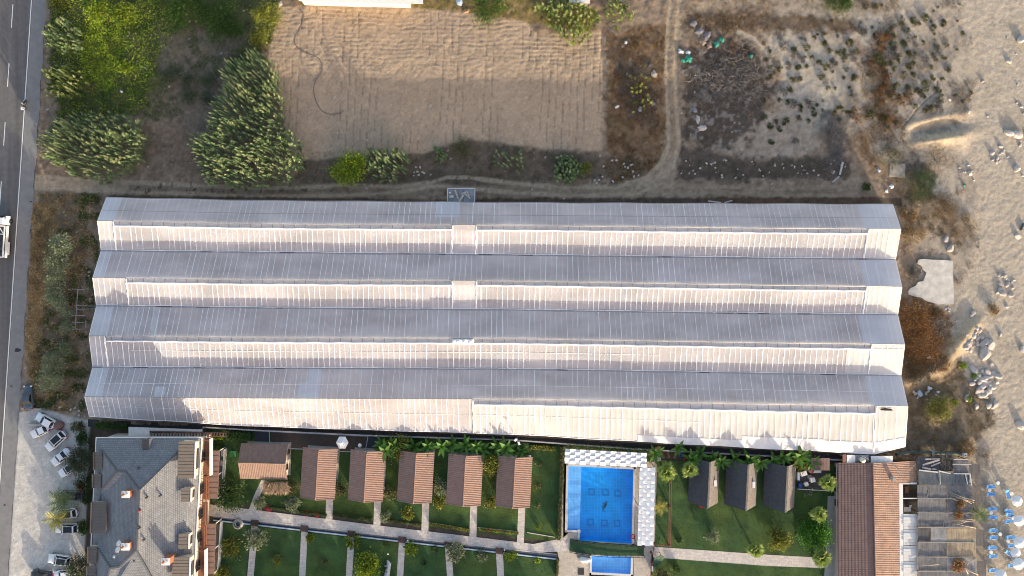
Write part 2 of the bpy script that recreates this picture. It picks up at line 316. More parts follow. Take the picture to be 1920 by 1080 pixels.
quads = np.stack([idx[:-1, :-1], idx[1:, :-1], idx[1:, 1:], idx[:-1, 1:]], -1).reshape(-1, 4)
VV = np.stack([WX, WY, h], -1).reshape(-1, 3); CC = np.clip(col, .01, .9).reshape(-1, 3)
def height_at(x, y):
    i = int(round((x + 106) / GS)); j = int(round((y + 66) / GS))
    return float(h[min(max(i, 0), nx - 1), min(max(j, 0), ny - 1)])
for k, nm in enumerate(('ground', 'ploughed_field', 'sand_beach', 'dirt_track', 'car_park', 'greenhouse_soil')):
    q = quads[cc == k]; us, inv = np.unique(q.ravel(), return_inverse=True)
    o = link(nm, np_mesh(nm, VV[us], inv, np.arange(0, len(inv), 4), CC[us], gm, True)); o['kind'] = 'structure'
# land and sea further out than the detailed piece
mb = MB(); mb.slab([(-1500, -1500, -.02), (-106, -1500, -.02), (-106, 1500, -.02), (-1500, 1500, -.02)], .3); mb.slab([(106, -1500, -.02), (135, -1500, -.02), (135, 1500, -.02), (106, 1500, -.02)], .3)
mb.slab([(-106, 66, -.02), (106, 66, -.02), (106, 1500, -.02), (-106, 1500, -.02)], .3); mb.slab([(-106, -1500, -.02), (106, -1500, -.02), (106, -66, -.02), (-106, -66, -.02)], .3)
link('farmland', mb.mesh('farmland', mat('farmland', (.22, .18, .12), .95, .3, .06)))['kind'] = 'structure'
link('sea', MB().slab([(135, -1500, -.3), (1500, -1500, -.3), (1500, 1500, -.3), (135, 1500, -.3)], .3).mesh('sea', mat('sea_water', (.02, .07, .10), .12, .1, .2, bmp=.3, bscale=1.2)))['kind'] = 'structure'
OILS = [(33, 657, 5), (21, 724, 2), (58, 378, 2), (9, 947, 2)]
# ---------------------------------------------------------------- road
def rx(base, y): return base - .0655 * y
def strip(x0, x1, ya, yb, z, n=40):
    mb = MB(); vs = []
    for i in range(n + 1):
        y = ya + (yb - ya) * i / n; vs += [P(x0(y), y, 0), P(x1(y), y, 0)]
    vs = [(v[0], v[1], z) for v in vs]; mb.add(vs, [(2 * i, 2 * i + 2, 2 * i + 3, 2 * i + 1) for i in range(n)]); return mb
am, at_, ab, ao = nodes('asphalt'); ab.inputs['Roughness'].default_value = .85
c1, _, tcn = noise_col(at_, (.115, .108, .104), .16, 1.1, 6, dst=ab.inputs['Base Color'])
wv = at_.nodes.new('ShaderNodeTexNoise'); wv.inputs['Scale'].default_value = 1.0; mp = at_.nodes.new('ShaderNodeMapping'); mp.inputs['Scale'].default_value = (.9, .03, 1); mp.inputs['Rotation'].default_value = (0, 0, -.065)
at_.links.new(tcn.outputs['Object'], mp.inputs[0]); at_.links.new(mp.outputs[0], wv.inputs['Vector'])
m2 = at_.nodes.new('ShaderNodeMapRange'); m2.inputs[1].default_value = .3; m2.inputs[2].default_value = .7; m2.inputs[3].default_value = .8; m2.inputs[4].default_value = 1.2
at_.links.new(wv.outputs[0], m2.inputs[0]); mx = at_.nodes.new('ShaderNodeMix'); mx.data_type = 'RGBA'; mx.blend_type = 'MULTIPLY'; mx.inputs[0].default_value = 1
at_.links.new(c1, mx.inputs[6]); at_.links.new(m2.outputs[0], mx.inputs[7]); at_.links.new(mx.outputs[2], ab.inputs['Base Color']); bump(at_, ab, 14, .25, .02)
rd = link('road', strip(lambda y: rx(-160, y), lambda y: rx(61, y), -140, 1220, .0).mesh('road', am)); rd['kind'] = 'structure'
sh = link('road_shoulder', strip(lambda y: rx(61, y), lambda y: ROADE(y) + 1.2 * math.sin(y * .07) + .8 * math.sin(y * .23), -140, 1220, .0, 200).mesh('road_shoulder', mat('shoulder_asphalt', (.20, .195, .19), .9, .14, .8, bmp=.2, bscale=12))); sh['kind'] = 'structure'
PAINT = mat('road_paint', (.72, .71, .68), .7, .14, 3)
o = link('edge_line', strip(lambda y: rx(58.2, y), lambda y: rx(59.9, y), -140, 1220, .005).mesh('edge_line', PAINT)); o['kind'] = 'structure'
mb = MB()
for k in range(-2, 10):
    y = 8 + 110.5 * k; a = strip(lambda y: rx(24.0, y), lambda y: rx(25.5, y), y, y + 44, .005, 4); mb.add(a.v, a.f)
o = link('lane_dashes', mb.mesh('lane_dashes', PAINT)); o['kind'] = 'structure'

for k, (x, y, r) in enumerate(OILS):
    rr = random.Random(k); pts = [P(x + r * rr.uniform(.5, 1.2) * 1.3 * math.cos(a * PI / 6), y + r * rr.uniform(.5, 1.2) * .8 * math.sin(a * PI / 6)) for a in range(12)]
    o = link('oil_stain', MB().add([(p.x, p.y, .009) for p in pts[::-1]], [tuple(range(12))]).mesh('oil_stain', mat('oil', (.025, .025, .028), .5, .3, 4))); o['kind'] = 'structure'
# ================================================================ GREENHOUSE (four spans under plastic film)
GZ = [3.0, 5.0, 3.2, 5.0, 3.2, 5.0, 3.2, 5.0, 2.5]
GL = [  # (px,py) along each long line, west to east
 [(200, 370), (480, 376), (960, 380), (1440, 382), (1674, 383)],
 [(183, 414), (480, 420), (960, 423), (1440, 428), (1689, 430)],
 [(190, 470), (480, 473), (960, 478), (1440, 484), (1679, 486)],
 [(174, 521), (480, 525), (960, 527), (1440, 535), (1691, 538)],
 [(181, 573), (480, 577), (960, 581), (1440, 588), (1683, 590)],
 [(167, 630), (480, 633), (960, 635), (1440, 643), (1696, 646)],
 [(174, 688), (480, 690), (960, 692), (1440, 700), (1689, 704)],
 [(159, 744), (480, 747), (960, 749), (1440, 758), (1702, 762)],
 [(168, 781), (480, 799), (960, 814), (1440, 841), (1640, 851), (1697, 838)]]
GW = [[P(x, y, z) for x, y in l] for l, z in zip(GL, GZ)]
def gl(k, t):                               # point on line k, t in 0..1 from west to east
    a = GW[k][0]; b = GW[k][-1]; x = a.x + (b.x - a.x) * t; pts = GW[k]
    for p, q in zip(pts[:-1], pts[1:]):
        if x <= q.x + 1e-6: f = (x - p.x) / (q.x - p.x); return Vector((x, p.y + (q.y - p.y) * f, p.z))
    return pts[-1].copy()
def tpx(k, px): a = GW[k][0]; b = GW[k][-1]; return ((px - 960) / 10 * (H - a.z) / H - a.x) / (b.x - a.x)
def film_mat(name, col, transp, transl, var=.10, rough=.35):
    m, t, b, o = nodes(name); b.inputs['Roughness'].default_value = rough; b.inputs['Specular IOR Level'].default_value = .35
    tc = t.nodes.new('ShaderNodeTexCoord'); mp = t.nodes.new('ShaderNodeMapping'); mp.inputs['Scale'].default_value = (.22, .5, .5); t.links.new(tc.outputs['Object'], mp.inputs[0])
    n = t.nodes.new('ShaderNodeTexNoise'); n.inputs['Scale'].default_value = .55; n.inputs['Detail'].default_value = 6; t.links.new(mp.outputs[0], n.inputs['Vector'])
    r = t.nodes.new('ShaderNodeMapRange'); r.inputs[1].default_value = .3; r.inputs[2].default_value = .7; r.inputs[3].default_value = 1 - var; r.inputs[4].default_value = 1 + var; t.links.new(n.outputs[0], r.inputs[0])
    mx = t.nodes.new('ShaderNodeMix'); mx.data_type = 'RGBA'; mx.blend_type = 'MULTIPLY'; mx.inputs[0].default_value = 1; mx.inputs[6].default_value = (*col, 1)
    t.links.new(r.outputs[0], mx.inputs[7]); t.links.new(mx.outputs[2], b.inputs['Base Color']); bump(t, b, 2.2, .25, .05, detail=5)
    tl = t.nodes.new('ShaderNodeBsdfTranslucent'); t.links.new(mx.outputs[2], tl.inputs[0]); tp = t.nodes.new('ShaderNodeBsdfTransparent')
    s1 = t.nodes.new('ShaderNodeMixShader'); s1.inputs[0].default_value = transl; t.links.new(b.outputs[0], s1.inputs[1]); t.links.new(tl.outputs[0], s1.inputs[2])
    s2 = t.nodes.new('ShaderNodeMixShader'); t.links.new(s1.outputs[0], s2.inputs[1]); t.links.new(tp.outputs[0], s2.inputs[2])
    r2 = t.nodes.new('ShaderNodeMapRange'); r2.inputs[1].default_value = .3; r2.inputs[2].default_value = .7; r2.inputs[3].default_value = transp * 1.35; r2.inputs[4].default_value = transp * .65
    t.links.new(n.outputs[0], r2.inputs[0]); t.links.new(r2.outputs[0], s2.inputs[0]); t.links.new(s2.outputs[0], o.inputs[0]); return m
FILM = film_mat('plastic_film', (.775, .755, .77), .09, .56, .15); FILMN = film_mat('white_film', (.775, .78, .775), .05, .5, .08); FILMC = film_mat('new_film', (.81, .815, .845), .05, .5, .06)
NET = film_mat('vent_net', (.80, .78, .78), .03, .35, .08, .8)
WHITE = mat('white_plastic', (.90, .89, .87), .5, .06, 2); GALV = mat('galvanised', (.34, .34, .34), .45, .2, 3, metal=.5); DARKM = mat('dark_metal', (.06, .06, .06), .6, .2, 3)
gh = thing('greenhouse', 'long four span greenhouse covered in ribbed whitish plastic film', 'greenhouse', P(930, 600))
NB = 150; rgh = random.Random(3); bayamp = [rgh.uniform(.35, 1.3) for _ in range(NB + 2)]; bayl = [rgh.gauss(0, 1) for _ in range(NB + 2)]
def slope_pt(ka, kb, t, s, lift=0.0):       # ka upper line, kb lower line; film sags between ribs
    p = gl(ka, t) * (1 - s) + gl(kb, t) * s; ph = t * NB; b = int(ph); f = ph - b
    big = 1.0
    if ka == 7 and kb == 8: big = 1 + 2.6 * float(np.clip((t - .42) / .3, 0, 1))
    if ka % 2 == 1 and kb == ka + 1 and t > .93: big = 3.0
    sag = -.020 * big * bayamp[b] * (4 * f * (1 - f)) * math.sin(PI * min(1, .12 + s * .8))
    if ka == 7 and kb == 8 and t > .55: sag += .035 * math.sin(s * PI * 5 + bayl[b]) * math.sin(PI * f) * float(np.clip((t - .55) / .2, 0, 1))
    p.z += sag + lift + .02 * math.sin(t * 41 + ka) + .005 * bayl[b] * math.sin(PI * f); p.y += .05 * math.sin(t * 57 + ka * 2) * (1 if s > .9 else .2); return p
def film(ka, kb, t0, t1, s0, s1, m, lift=0.0, name='film_sheet', ns=7, label=None, skew=0.0):
    n = max(4, int((t1 - t0) * NB * 5)); vs = []
    for j in range(ns + 1):
        s = s0 + (s1 - s0) * j / ns
        for i in range(n + 1): vs.append(slope_pt(ka, kb, min(1, max(0, t0 + (t1 - t0) * i / n + skew * (s - s0))), s, lift))
    fs = [(j * (n + 1) + i, (j + 1) * (n + 1) + i, (j + 1) * (n + 1) + i + 1, j * (n + 1) + i + 1) for j in range(ns) for i in range(n)]
    if kb < ka: fs = [f[::-1] for f in fs]
    mb = MB(); mb.smooth = True; mb.add(vs, fs); return part(name, mb, m, gh, label)
ribm = {}
VS = .145
def vflat(kr, ks, t, s, lift): p = slope_pt(kr, ks, t, s, 0); p.z = slope_pt(kr, ks, t, VS, 0).z - .2 + lift; return p
def vent(kr, ks, a, b):                     # ridge vent: a flat strip of net sunk below the roll
    n = int((b - a) * NB); mb = MB(); vs = [vflat(kr, ks, a + (b - a) * i / n, s, .02 * math.sin(i * 1.7)) for s in (-.02, VS) for i in range(n + 1)]
    mb.add(vs, [(i, n + 1 + i, n + 2 + i, i + 1) for i in range(n)]); part('vent_net', mb, NET, gh)
    mb = MB(); up = [slope_pt(kr, ks, a + (b - a) * i / n, .0, -.02) for i in range(n + 1)]; lo = [Vector((p.x, p.y + .02, vs[i].z - .03)) for i, p in enumerate(up)]
    mb.add(up + lo, [(i, n + 1 + i, n + 2 + i, i + 1) for i in range(n)]); part('vent_sunscreen', mb, FILMN, gh)  # upright film added under the ridge to keep direct sun out
for sp in range(4):
    kr = 2 * sp + 1; kn = 2 * sp; ks = 2 * sp + 2
    film(kr, kn, 0, 1, 0, 1, FILM)
    v0, v1 = ((tpx(kr, 212), tpx(kr, 1628)), (tpx(kr, 236), tpx(kr, 1625)), (tpx(kr, 196), tpx(kr, 1634)), (tpx(kr, 886), tpx(kr, 1642)))[sp]
    film(kr, ks, 0, v0, 0, 1, FILM if sp else FILMN); film(kr, ks, v1, 1, 0, 1, FILMN)
    film(kr, ks, v0, v1, VS, 1, FILM if sp < 3 else FILMN)
    if sp == 3: pass
    gaps = ((848, 893), (846, 891), None, None)[sp]
    segs = [(v0, v1)] if not gaps else [(v0, tpx(kr, gaps[0])), (tpx(kr, gaps[1]), v1)]
    for a, b in segs:
        vent(kr, ks, a, b)
        n = int((b - a) * 260); mb = MB(); mb.smooth = True
        mb.tube([slope_pt(kr, ks, a + (b - a) * i / n, VS + .012 + .006 * math.sin(i * .7 + sp), .05) for i in range(n + 1)], .14, 6); part('film_roll', mb, WHITE, gh)
        mb = MB()
        for i in range(int((b - a) * 75)):
            t = a + (b - a) * (i + .5) / int((b - a) * 75); mb.beam(vflat(kr, ks, t, 0, .04), vflat(kr, ks, t, VS, .04), .06, .04)
        tag(part('vent_bars', mb, GALV, gh), kind='stuff')
    if gaps: film(kr, ks, tpx(kr, gaps[0]) , tpx(kr, gaps[1]), 0, 1, FILM, .05, 'film_patch', 8)
    for t in ((tpx(kr, 848), tpx(kr, 893)) if gaps else ()) + (v0, v1):
        mb = MB(); mb.smooth = True; mb.tube([slope_pt(kr, ks, t + .0005 * math.sin(i * 2.1), i / 9 * (.98 if i else .0), .07) for i in range(10)], .13, 5); part('film_seam', mb, WHITE, gh)
    mb = MB(); mb.smooth = True; mb.tube([gl(kr, i / 60) + Vector((0, .03, .06)) for i in range(61)], .055, 5); part('ridge_pipe', mb, GALV, gh)
    # ribs: the white ropes over the film. Those of the four sunny slopes are parts, the weaker ones are joined
    for (ka, kb, key) in ((kr, kn, 'shade'), (kr, ks, 'sun')):
        weak = MB()
        for i in range(NB + 1):
            t = i / NB; strong = (i % 2 == 0 or rgh.random() < .25)
            if rgh.random() < .06 and i not in (0, NB): continue
            s0 = VS + .02 if (key == 'sun' and v0 < t < v1) else 0.0
            wdt = (.115 if strong else .055) * (1 if key == 'sun' else .75) * rgh.uniform(.8, 1.2)
            jx = rgh.uniform(-.0008, .0008); n = 5; vs = []
            for j in range(n + 1):
                s = s0 + (1 - s0) * j / n; p = gl(ka, t + jx if 0 < i < NB else t) * (1 - s) + gl(kb, t) * s; p.z += .04 + .02 * math.sin(t * 41 + ka)
                vs += [p + Vector((-wdt / 2, 0, 0)), p + Vector((wdt / 2, 0, 0))]
            fs = [(2 * j, 2 * j + 2, 2 * j + 3, 2 * j + 1) for j in range(n)]; fs = [f if kb > ka else f[::-1] for f in fs]
            if key == 'sun' and strong and i % 2 == 0: part('rib', MB().add(vs, fs), WHITE, gh)
            else: weak.add(vs, fs)
        tag(part('thin_rib', weak, WHITE, gh), kind='stuff')
# gutters between the spans, eaves pipes, wires half way up the last two slopes
for k in (2, 4, 6):
    mb = MB(); n = 40
    for i in range(n): mb.beam(gl(k, i / n) + Vector((0, .03 * math.sin(i * 1.3), .05)), gl(k, (i + 1) / n) + Vector((0, .03 * math.sin(i * 1.3 + 1.3), .05)), .26, .10)
    part('gutter', mb, GALV, gh)
    mb = MB(); mb.smooth = True; mb.tube([gl(k, i / 80) + Vector((0, .17 + .03 * math.sin(i), .12)) for i in range(81)], .05, 5); part('gutter_edge', mb, WHITE, gh)
    mb = MB()
    for i in range(0, 40):
        if rgh.random() < .22: a = i / 40; mb.beam(gl(k, a) + Vector((0, -.02, .12)), gl(k, a + rgh.uniform(.008, .02)) + Vector((0, -.02, .12)), .13, .02)
    tag(part('gutter_dirt', mb, DARKM, gh), kind='stuff')
for k in (0, 8):
    mb = MB(); mb.smooth = True; mb.tube([slope_pt(1 if k == 0 else 7, k, i / 160, 1, .02) for i in range(161)], .07, 5); part('eaves_pipe', mb, WHITE if k == 8 else GALV, gh)
for ka, kb, a, b, s in ((7, 6, 0, 1, .46), (7, 8, .0, .75, .46), (5, 6, .05, .7, .45), (1, 0, 0, 1, .45)):
    mb = MB(); mb.tube([slope_pt(ka, kb, a + (b - a) * i / 90, s, .05) for i in range(91)], .022, 4); part('wire', mb, WHITE if ka != 1 else GALV, gh)
# mended and newer pieces of film lying over the old
film(5, 4, .0, .022, 0, 1, FILMC, .03, 'film_patch', skew=.0); film(5, 4, .075, .083, .0, 1, FILMN, .03, 'film_patch', skew=-.004)
film(7, 6, .268, .284, 0, 1, FILMC, .03, 'film_patch'); film(7, 6, .258, .27, .0, .55, FILMC, .025, 'film_patch'); film(7, 6, .083, .096, .0, .36, FILMC, .03, 'film_patch')
film(1, 0, .955, 1, 0, 1, FILMC, .03, 'film_patch'); film(3, 2, .955, 1, 0, 1, FILMC, .03, 'film_patch'); film(5, 4, .95, 1, 0, 1, FILMC, .03, 'film_patch'); film(7, 6, .955, 1, 0, 1, FILMC, .03, 'film_patch')
film(1, 0, .42, .45, .35, 1, FILMC, .03, 'film_patch'); film(1, 0, 0, .02, 0, 1, FILMC, .03, 'film_patch'); film(3, 2, 0, .012, 0, 1, FILMC, .03, 'film_patch'); film(7, 6, 0, .02, 0, 1, FILMC, .03, 'film_patch')
film(5, 6, .93, .999, .14, 1, FILMN, .06, 'film_patch')
mb = MB(); mb.smooth = True                 # crumpled bundle of film on the third ridge
for q in range(3):
    mb.tube([P(848 + i * 4.4, 638 + q * 2.2 + 1.1 * math.sin(i * 1.9 + q), 5.15 + .15 * math.sin(i * 2.3 + q)) for i in range(10)], [.1 + .12 * abs(math.sin(i * 1.3 + q)) for i in range(10)], 6)
part('film_bundle', mb, WHITE, gh)
mb = MB(); mb.slab([P(1652, 766, 4.98), P(1660, 765, 4.98), P(1672, 767, 4.98), P(1674, 770, 4.98), P(1660, 770, 4.98), P(1650, 769, 4.98)], .03); part('vent_tear', mb, mat('black_gap', (.02, .02, .015), .9), gh)
EAVEF = film_mat('bright_film', (.86, .86, .86), .02, .4, .04)
for (ta, tb, sa) in ((.672, .80, .84), (.80, .90, .74), (.90, 1.0, .76)): film(7, 8, ta, tb, sa, 1, EAVEF, .07, 'eave_film', 4)
# end walls, side walls, and posts inside
for t in (0, 1):
    mb = MB(); pts = [gl(k, t) for k in range(9)]
    for a, b in zip(pts[:-1], pts[1:]): mb.add([a, b, (b.x, b.y, -.05), (a.x, a.y, -.05)], [(0, 1, 2, 3)])
    part('end_wall', mb, FILM, gh)
for k in (0, 8):
    mb = MB(); n = 60
    for i in range(n): a = gl(k, i / n); b = gl(k, (i + 1) / n); mb.add([a, b, (b.x, b.y, -.05), (a.x, a.y, -.05)], [(0, 1, 2, 3)])
    part('side_wall', mb, FILM, gh)
mb = MB()
for k in (0, 2, 4, 6, 8):
    for i in range(38): p = gl(k, i / 37); mb.box((p.x, p.y + (.1 if k == 8 else -.1 if k == 0 else 0), p.z / 2 - .05), (.09, .09, p.z - .05))
tag(part('post', mb, GALV, gh), kind='stuff')
mb = MB()
for sp in range(4):
    for i in range(1, 75):
        t = i / 75; a = gl(2 * sp, t); b = gl(2 * sp + 2, t); r = gl(2 * sp + 1, t); c = r * .62 + a * .38; d = r * .62 + b * .38
        c.z -= .15; d.z -= .15; mb.beam(c, d, .05, .05)
        if i % 2: mb.beam(gl(2 * sp + 1, t) - Vector((0, 0, .12)), gl(2 * sp + 1, t + 1 / 150) * .7 + gl(2 * sp, t + 1 / 150) * .3 - Vector((0, 0, .12)), .05, .05)
tag(part('truss', mb, DARKM, gh), kind='stuff')
# ================================================================ LAWNS, PATHS AND WALLS OF THE RESORT
FLATS = []
def flat(name, poly, z, m, t=.05): FLATS.append((name, poly)); o = link(name, MB().slab([P(x, y, 0) * 1 + Vector((0, 0, z)) for x, y in poly], t).mesh(name, m)); o['kind'] = 'structure'; return o
lm, lt, lb, lo = nodes('lawn_grass'); lb.inputs['Roughness'].default_value = .9; lb.inputs['Specular IOR Level'].default_value = .2
_c, _, _tc = noise_col(lt, (.040, .084, .027), .42, .35, 6, dst=lb.inputs['Base Color']); _c2, _, _ = noise_col(lt, None, .35, 4.5, 5, dst=lb.inputs['Base Color'], src=_c)
rm = lt.nodes.new('ShaderNodeValToRGB'); nz = lt.nodes.new('ShaderNodeTexNoise'); nz.inputs['Scale'].default_value = .16; nz.inputs['Detail'].default_value = 4; lt.links.new(_tc.outputs['Object'], nz.inputs['Vector'])
rm.color_ramp.elements[0].position = .45; rm.color_ramp.elements[0].color = (1, 1, 1, 1); rm.color_ramp.elements[1].position = .62; rm.color_ramp.elements[1].color = (1.55, 1.2, .9, 1)
lt.links.new(nz.outputs[0], rm.inputs[0]); mxl = lt.nodes.new('ShaderNodeMix'); mxl.data_type = 'RGBA'; mxl.blend_type = 'MULTIPLY'; mxl.inputs[0].default_value = 1
lt.links.new(_c2, mxl.inputs[6]); lt.links.new(rm.outputs[0], mxl.inputs[7]); lt.links.new(mxl.outputs[2], lb.inputs['Base Color']); bump(lt, lb, 16, .6, .06, detail=5)
def stone_mat(name, c, sx, sy, mort=.025, var=.22, rz=0.0):
    m, t, b, o = nodes(name); b.inputs['Roughness'].default_value = .8; tc = t.nodes.new('ShaderNodeTexCoord'); mp = t.nodes.new('ShaderNodeMapping'); mp.inputs['Rotation'].default_value = (0, 0, rz)
    br = t.nodes.new('ShaderNodeTexBrick'); br.inputs['Scale'].default_value = 1; br.inputs['Brick Width'].default_value = sx; br.inputs['Row Height'].default_value = sy; br.inputs['Mortar Size'].default_value = mort
    br.inputs['Color1'].default_value = (*[x * (1 - var) for x in c], 1); br.inputs['Color2'].default_value = (*[min(.85, x * (1 + var)) for x in (c[0] * 1.03, c[1], c[2] * .96)], 1); br.inputs['Mortar'].default_value = (*[x * .75 for x in c], 1)
    t.links.new(tc.outputs['Object'], mp.inputs[0]); t.links.new(mp.outputs[0], br.inputs['Vector'])
    noise_col(t, None, .2, 2.2, 5, dst=b.inputs['Base Color'], src=br.outputs[0])
    bp = t.nodes.new('ShaderNodeBump'); bp.inputs['Strength'].default_value = .4; bp.inputs['Distance'].default_value = .02; bp.invert = True; t.links.new(br.outputs[1], bp.inputs['Height']); t.links.new(bp.outputs[0], b.inputs['Normal']); return m
STONE = stone_mat('travertine', (.50, .46, .42), .75, .5, .02, .10, rz=rad(4)); DECK = stone_mat('pool_deck_stone', (.42, .375, .32), .9, .6, .012, .08, rz=rad(2)); CONC = mat('concrete', (.36, .34, .31), .9, .16, 1.2, bmp=.2)
# lawn sheets
PATHT = lambda x: 945 + (x - 380) * .1205          # top edge of the long path
PATHB = lambda x: 966 + (x - 380) * .1135
flat('lawn', [(383, 806), (700, 812), (1062, 836), (1060, 1010), (1046, 1016), (383, 938)], .012, lm)
flat('lawn', [(1208, 862), (1570, 872), (1556, 1046), (1225, 1026)], .012, lm)
flat('lawn', [(1225, 1043), (1548, 1064), (1545, 1140), (1218, 1140)], .012, lm)
flat('lawn', [(1060, 832), (1230, 846), (1228, 868), (1060, 858)], .016, lm)
sidex = [(468, 566, 990), (556, 654, 0), (0, 0, 0)]
px_paths = [(472, 484, 980, 462), (565, 577, 988, 560), (653, 665, 997, 648), (748, 760, 1008, 744), (834, 846, 1017, 838), (930, 943, 1027, 932)]   # left, right at the channel, y, left at y=1080
edges = [405] + [a for p in px_paths for a in (p[0], p[1])] + [1044]
for i in range(0, len(edges), 2):
    a, b = edges[i], edges[i + 1]; la = a if i == 0 else px_paths[i // 2 - 1][3] + 13; lb_ = b if i == 12 else px_paths[i // 2][3]
    s1 = (la - a) / (1080 - 995); s2 = (lb_ - b) / (1080 - 1005)
    flat('lawn', [(a, PATHB(a) + 10), (b, PATHB(b) + 10), (b + s2 * 130, 1135), (a + s1 * 130, 1135)], .012, lm)
for i, (a, b, y, lx) in enumerate(px_paths):
    s1 = (lx - a) / (1080 - y); flat('garden_path', [(a, PATHB(a) + 7), (b, PATHB(b) + 7), (b + s1 * 130, 1135), (a + s1 * 130, 1135)], .03, STONE)
flat('long_path', [(372, 943), (470, 955), (700, 984), (1000, 1020), (1062, 1008), (1062, 1034), (1000, 1036), (700, 1002.5), (470, 976.5), (372, 965)], .034, STONE)
for i, (a, b, y0, sh_) in enumerate([(612, 625, 936, -2), (702, 715, 941, -2), (792, 805, 943, -2), (882, 895, 948, -2), (972, 985, 952, -3)]): flat('garden_path', [(a, y0 - 6), (b, y0 - 6), (b + sh_, PATHT(b) + 4), (a + sh_, PATHT(a) + 4)], .03, STONE)
flat('garden_path', [(490, 900), (500, 902), (485, 935), (480, 958), (466, 957), (478, 925)], .03, STONE)
flat('garden_path', [(1225, 1025), (1440, 1040), (1552, 1046), (1548, 1065), (1440, 1061), (1225, 1045)], .03, STONE)
flat('service_path', [(1552, 930), (1572, 930), (1568, 1135), (1540, 1135), (1548, 1050)], .036, CONC)
flat('pool_deck', [(1056, 1010), (1058, 866), (1228, 868), (1228, 876), (1192, 876), (1192, 1010), (1226, 1012), (1218, 1135), (1046, 1135), (1044, 1040)][:0] or [(1056, 866), (1065, 866), (1065, 1000), (1056, 1008)], .03, DECK)
# water channel beside the path with its pale kerb
CH = mat('channel_stone', (.12, .12, .12), .8, .4, 2.5, bmp=.3); CHW = mat('channel_water', (.012, .03, .05), .12, .3, 1.5); KERB = mat('pale_kerb', (.42, .50, .54), .6, .1, 2)
def along(x0, x1, o0, o1, z, n=24): return [P(x0 + (x1 - x0) * i / n, PATHB(x0 + (x1 - x0) * i / n) + o0, 0) + Vector((0, 0, z)) for i in range(n + 1)] + [P(x1 + (x0 - x1) * i / n, PATHB(x1 + (x0 - x1) * i / n) + o1, 0) + Vector((0, 0, z)) for i in range(n + 1)]
ch = thing('water_channel', 'narrow dark water channel with a pale kerb beside the long path', 'channel', P(710, 1006))
part('channel_bed', MB().slab(along(400, 1044, -1.5, 2.6, -.002), .05), CH, ch); part('water', MB().slab(along(400, 1044, 2.6, 5.8, -.01), .03), CHW, ch)
part('kerb', MB().slab(along(400, 1044, 5.8, 8.0, .12), .2), KERB, ch); part('inner_kerb', MB().slab(along(400, 1044, -2.6, -1.5, .06), .1), STONE, ch)
WOOD = mat('brown_wood', (.085, .045, .035), .7, .25, 3); lbls = ['leftmost', 'second from left', 'third from left', 'fourth from left', 'fifth from left', 'rightmost']
b0 = None
for i, (a, b, y, lx) in enumerate(px_paths):
    xc = (a + b) / 2; p = P(xc, PATHB(xc) + 3); lab = lbls[i] + ' of the small brown bridges over the water channel'
    if b0 is None:
        b0 = thing('footbridge', lab, 'bridge', p, rad(-6.5), 'footbridges over the channel')
        for k in range(6): part('plank', MB().box((-.56 + k * .225, 0, .17), (.2, 1.15, .05)), WOOD, b0, world=False)
        for s in (-1, 1): part('rail', MB().box((s * .66, 0, .21), (.09, 1.15, .14)), WOOD, b0, world=False)
    else: dup(b0, p, rad(-6.5), 1, lab)
# dark fence and wall between the greenhouse and the resort
FENCE = mat('dark_net', (.035, .036, .04), .9, .3, 1.2); CAP = mat('grey_cap', (.30, .30, .31), .7, .2, 2)
bw = thing('boundary_wall', 'long low dark wall with pale capping south of the greenhouse', 'wall', P(720, 815))
BWP = [(380, 801), (480, 807), (700, 817), (960, 825), (1190, 842), (1440, 855), (1580, 863)]
for (a, b) in zip(BWP[:-1], BWP[1:]):
    A = P(*a, 1.3); B = P(*b, 1.3); mb = MB(); mb.beam(A - Vector((0, 0, .68)), B - Vector((0, 0, .68)), .16, 1.3); part('wall_panel', mb, FENCE, bw); part('capping', MB().beam(A, B, .24, .06), CAP, bw)
flat('shaded_gap', [(165, 786), (480, 801), (960, 818), (1440, 845), (1640, 853), (1640, 862), (1440, 853), (960, 823), (480, 806), (165, 800)], .004, mat('gap_shade_black', (.025, .025, .028), .6, .3, .8))  # strip coloured black for the shade in the ground gap
# pale stone kerbs edging the lawns north of the path
mk = lambda nm, lab, cat, pts, wd, ht, m, z=.0: tag(link(nm, (lambda mb: ([mb.beam(P(*a) + Vector((0, 0, z + ht / 2)), P(*b) + Vector((0, 0, z + ht / 2)), wd, ht) for a, b in zip(pts[:-1], pts[1:])], mb)[1])(MB()).mesh(nm, m)), lab, cat)
mk('flower_bed_edge', 'dotted pale edging of the flower bed along the fourth lawn', 'edging', [(716, 972), (788, 983)], .14, .12, STONE)
mk('flower_bed_edge', 'dotted pale edging of the flower bed along the fifth lawn', 'edging', [(804, 980), (880, 992)], .14, .12, STONE)
mk('flower_bed_edge', 'dotted pale edging of the flower bed along the sixth lawn', 'edging', [(896, 989), (972, 997)], .14, .12, STONE)
mk('flower_bed_edge', 'dotted pale edging of the flower bed left of the pool hedge', 'edging', [(988, 998), (1040, 1007)], .14, .12, STONE)
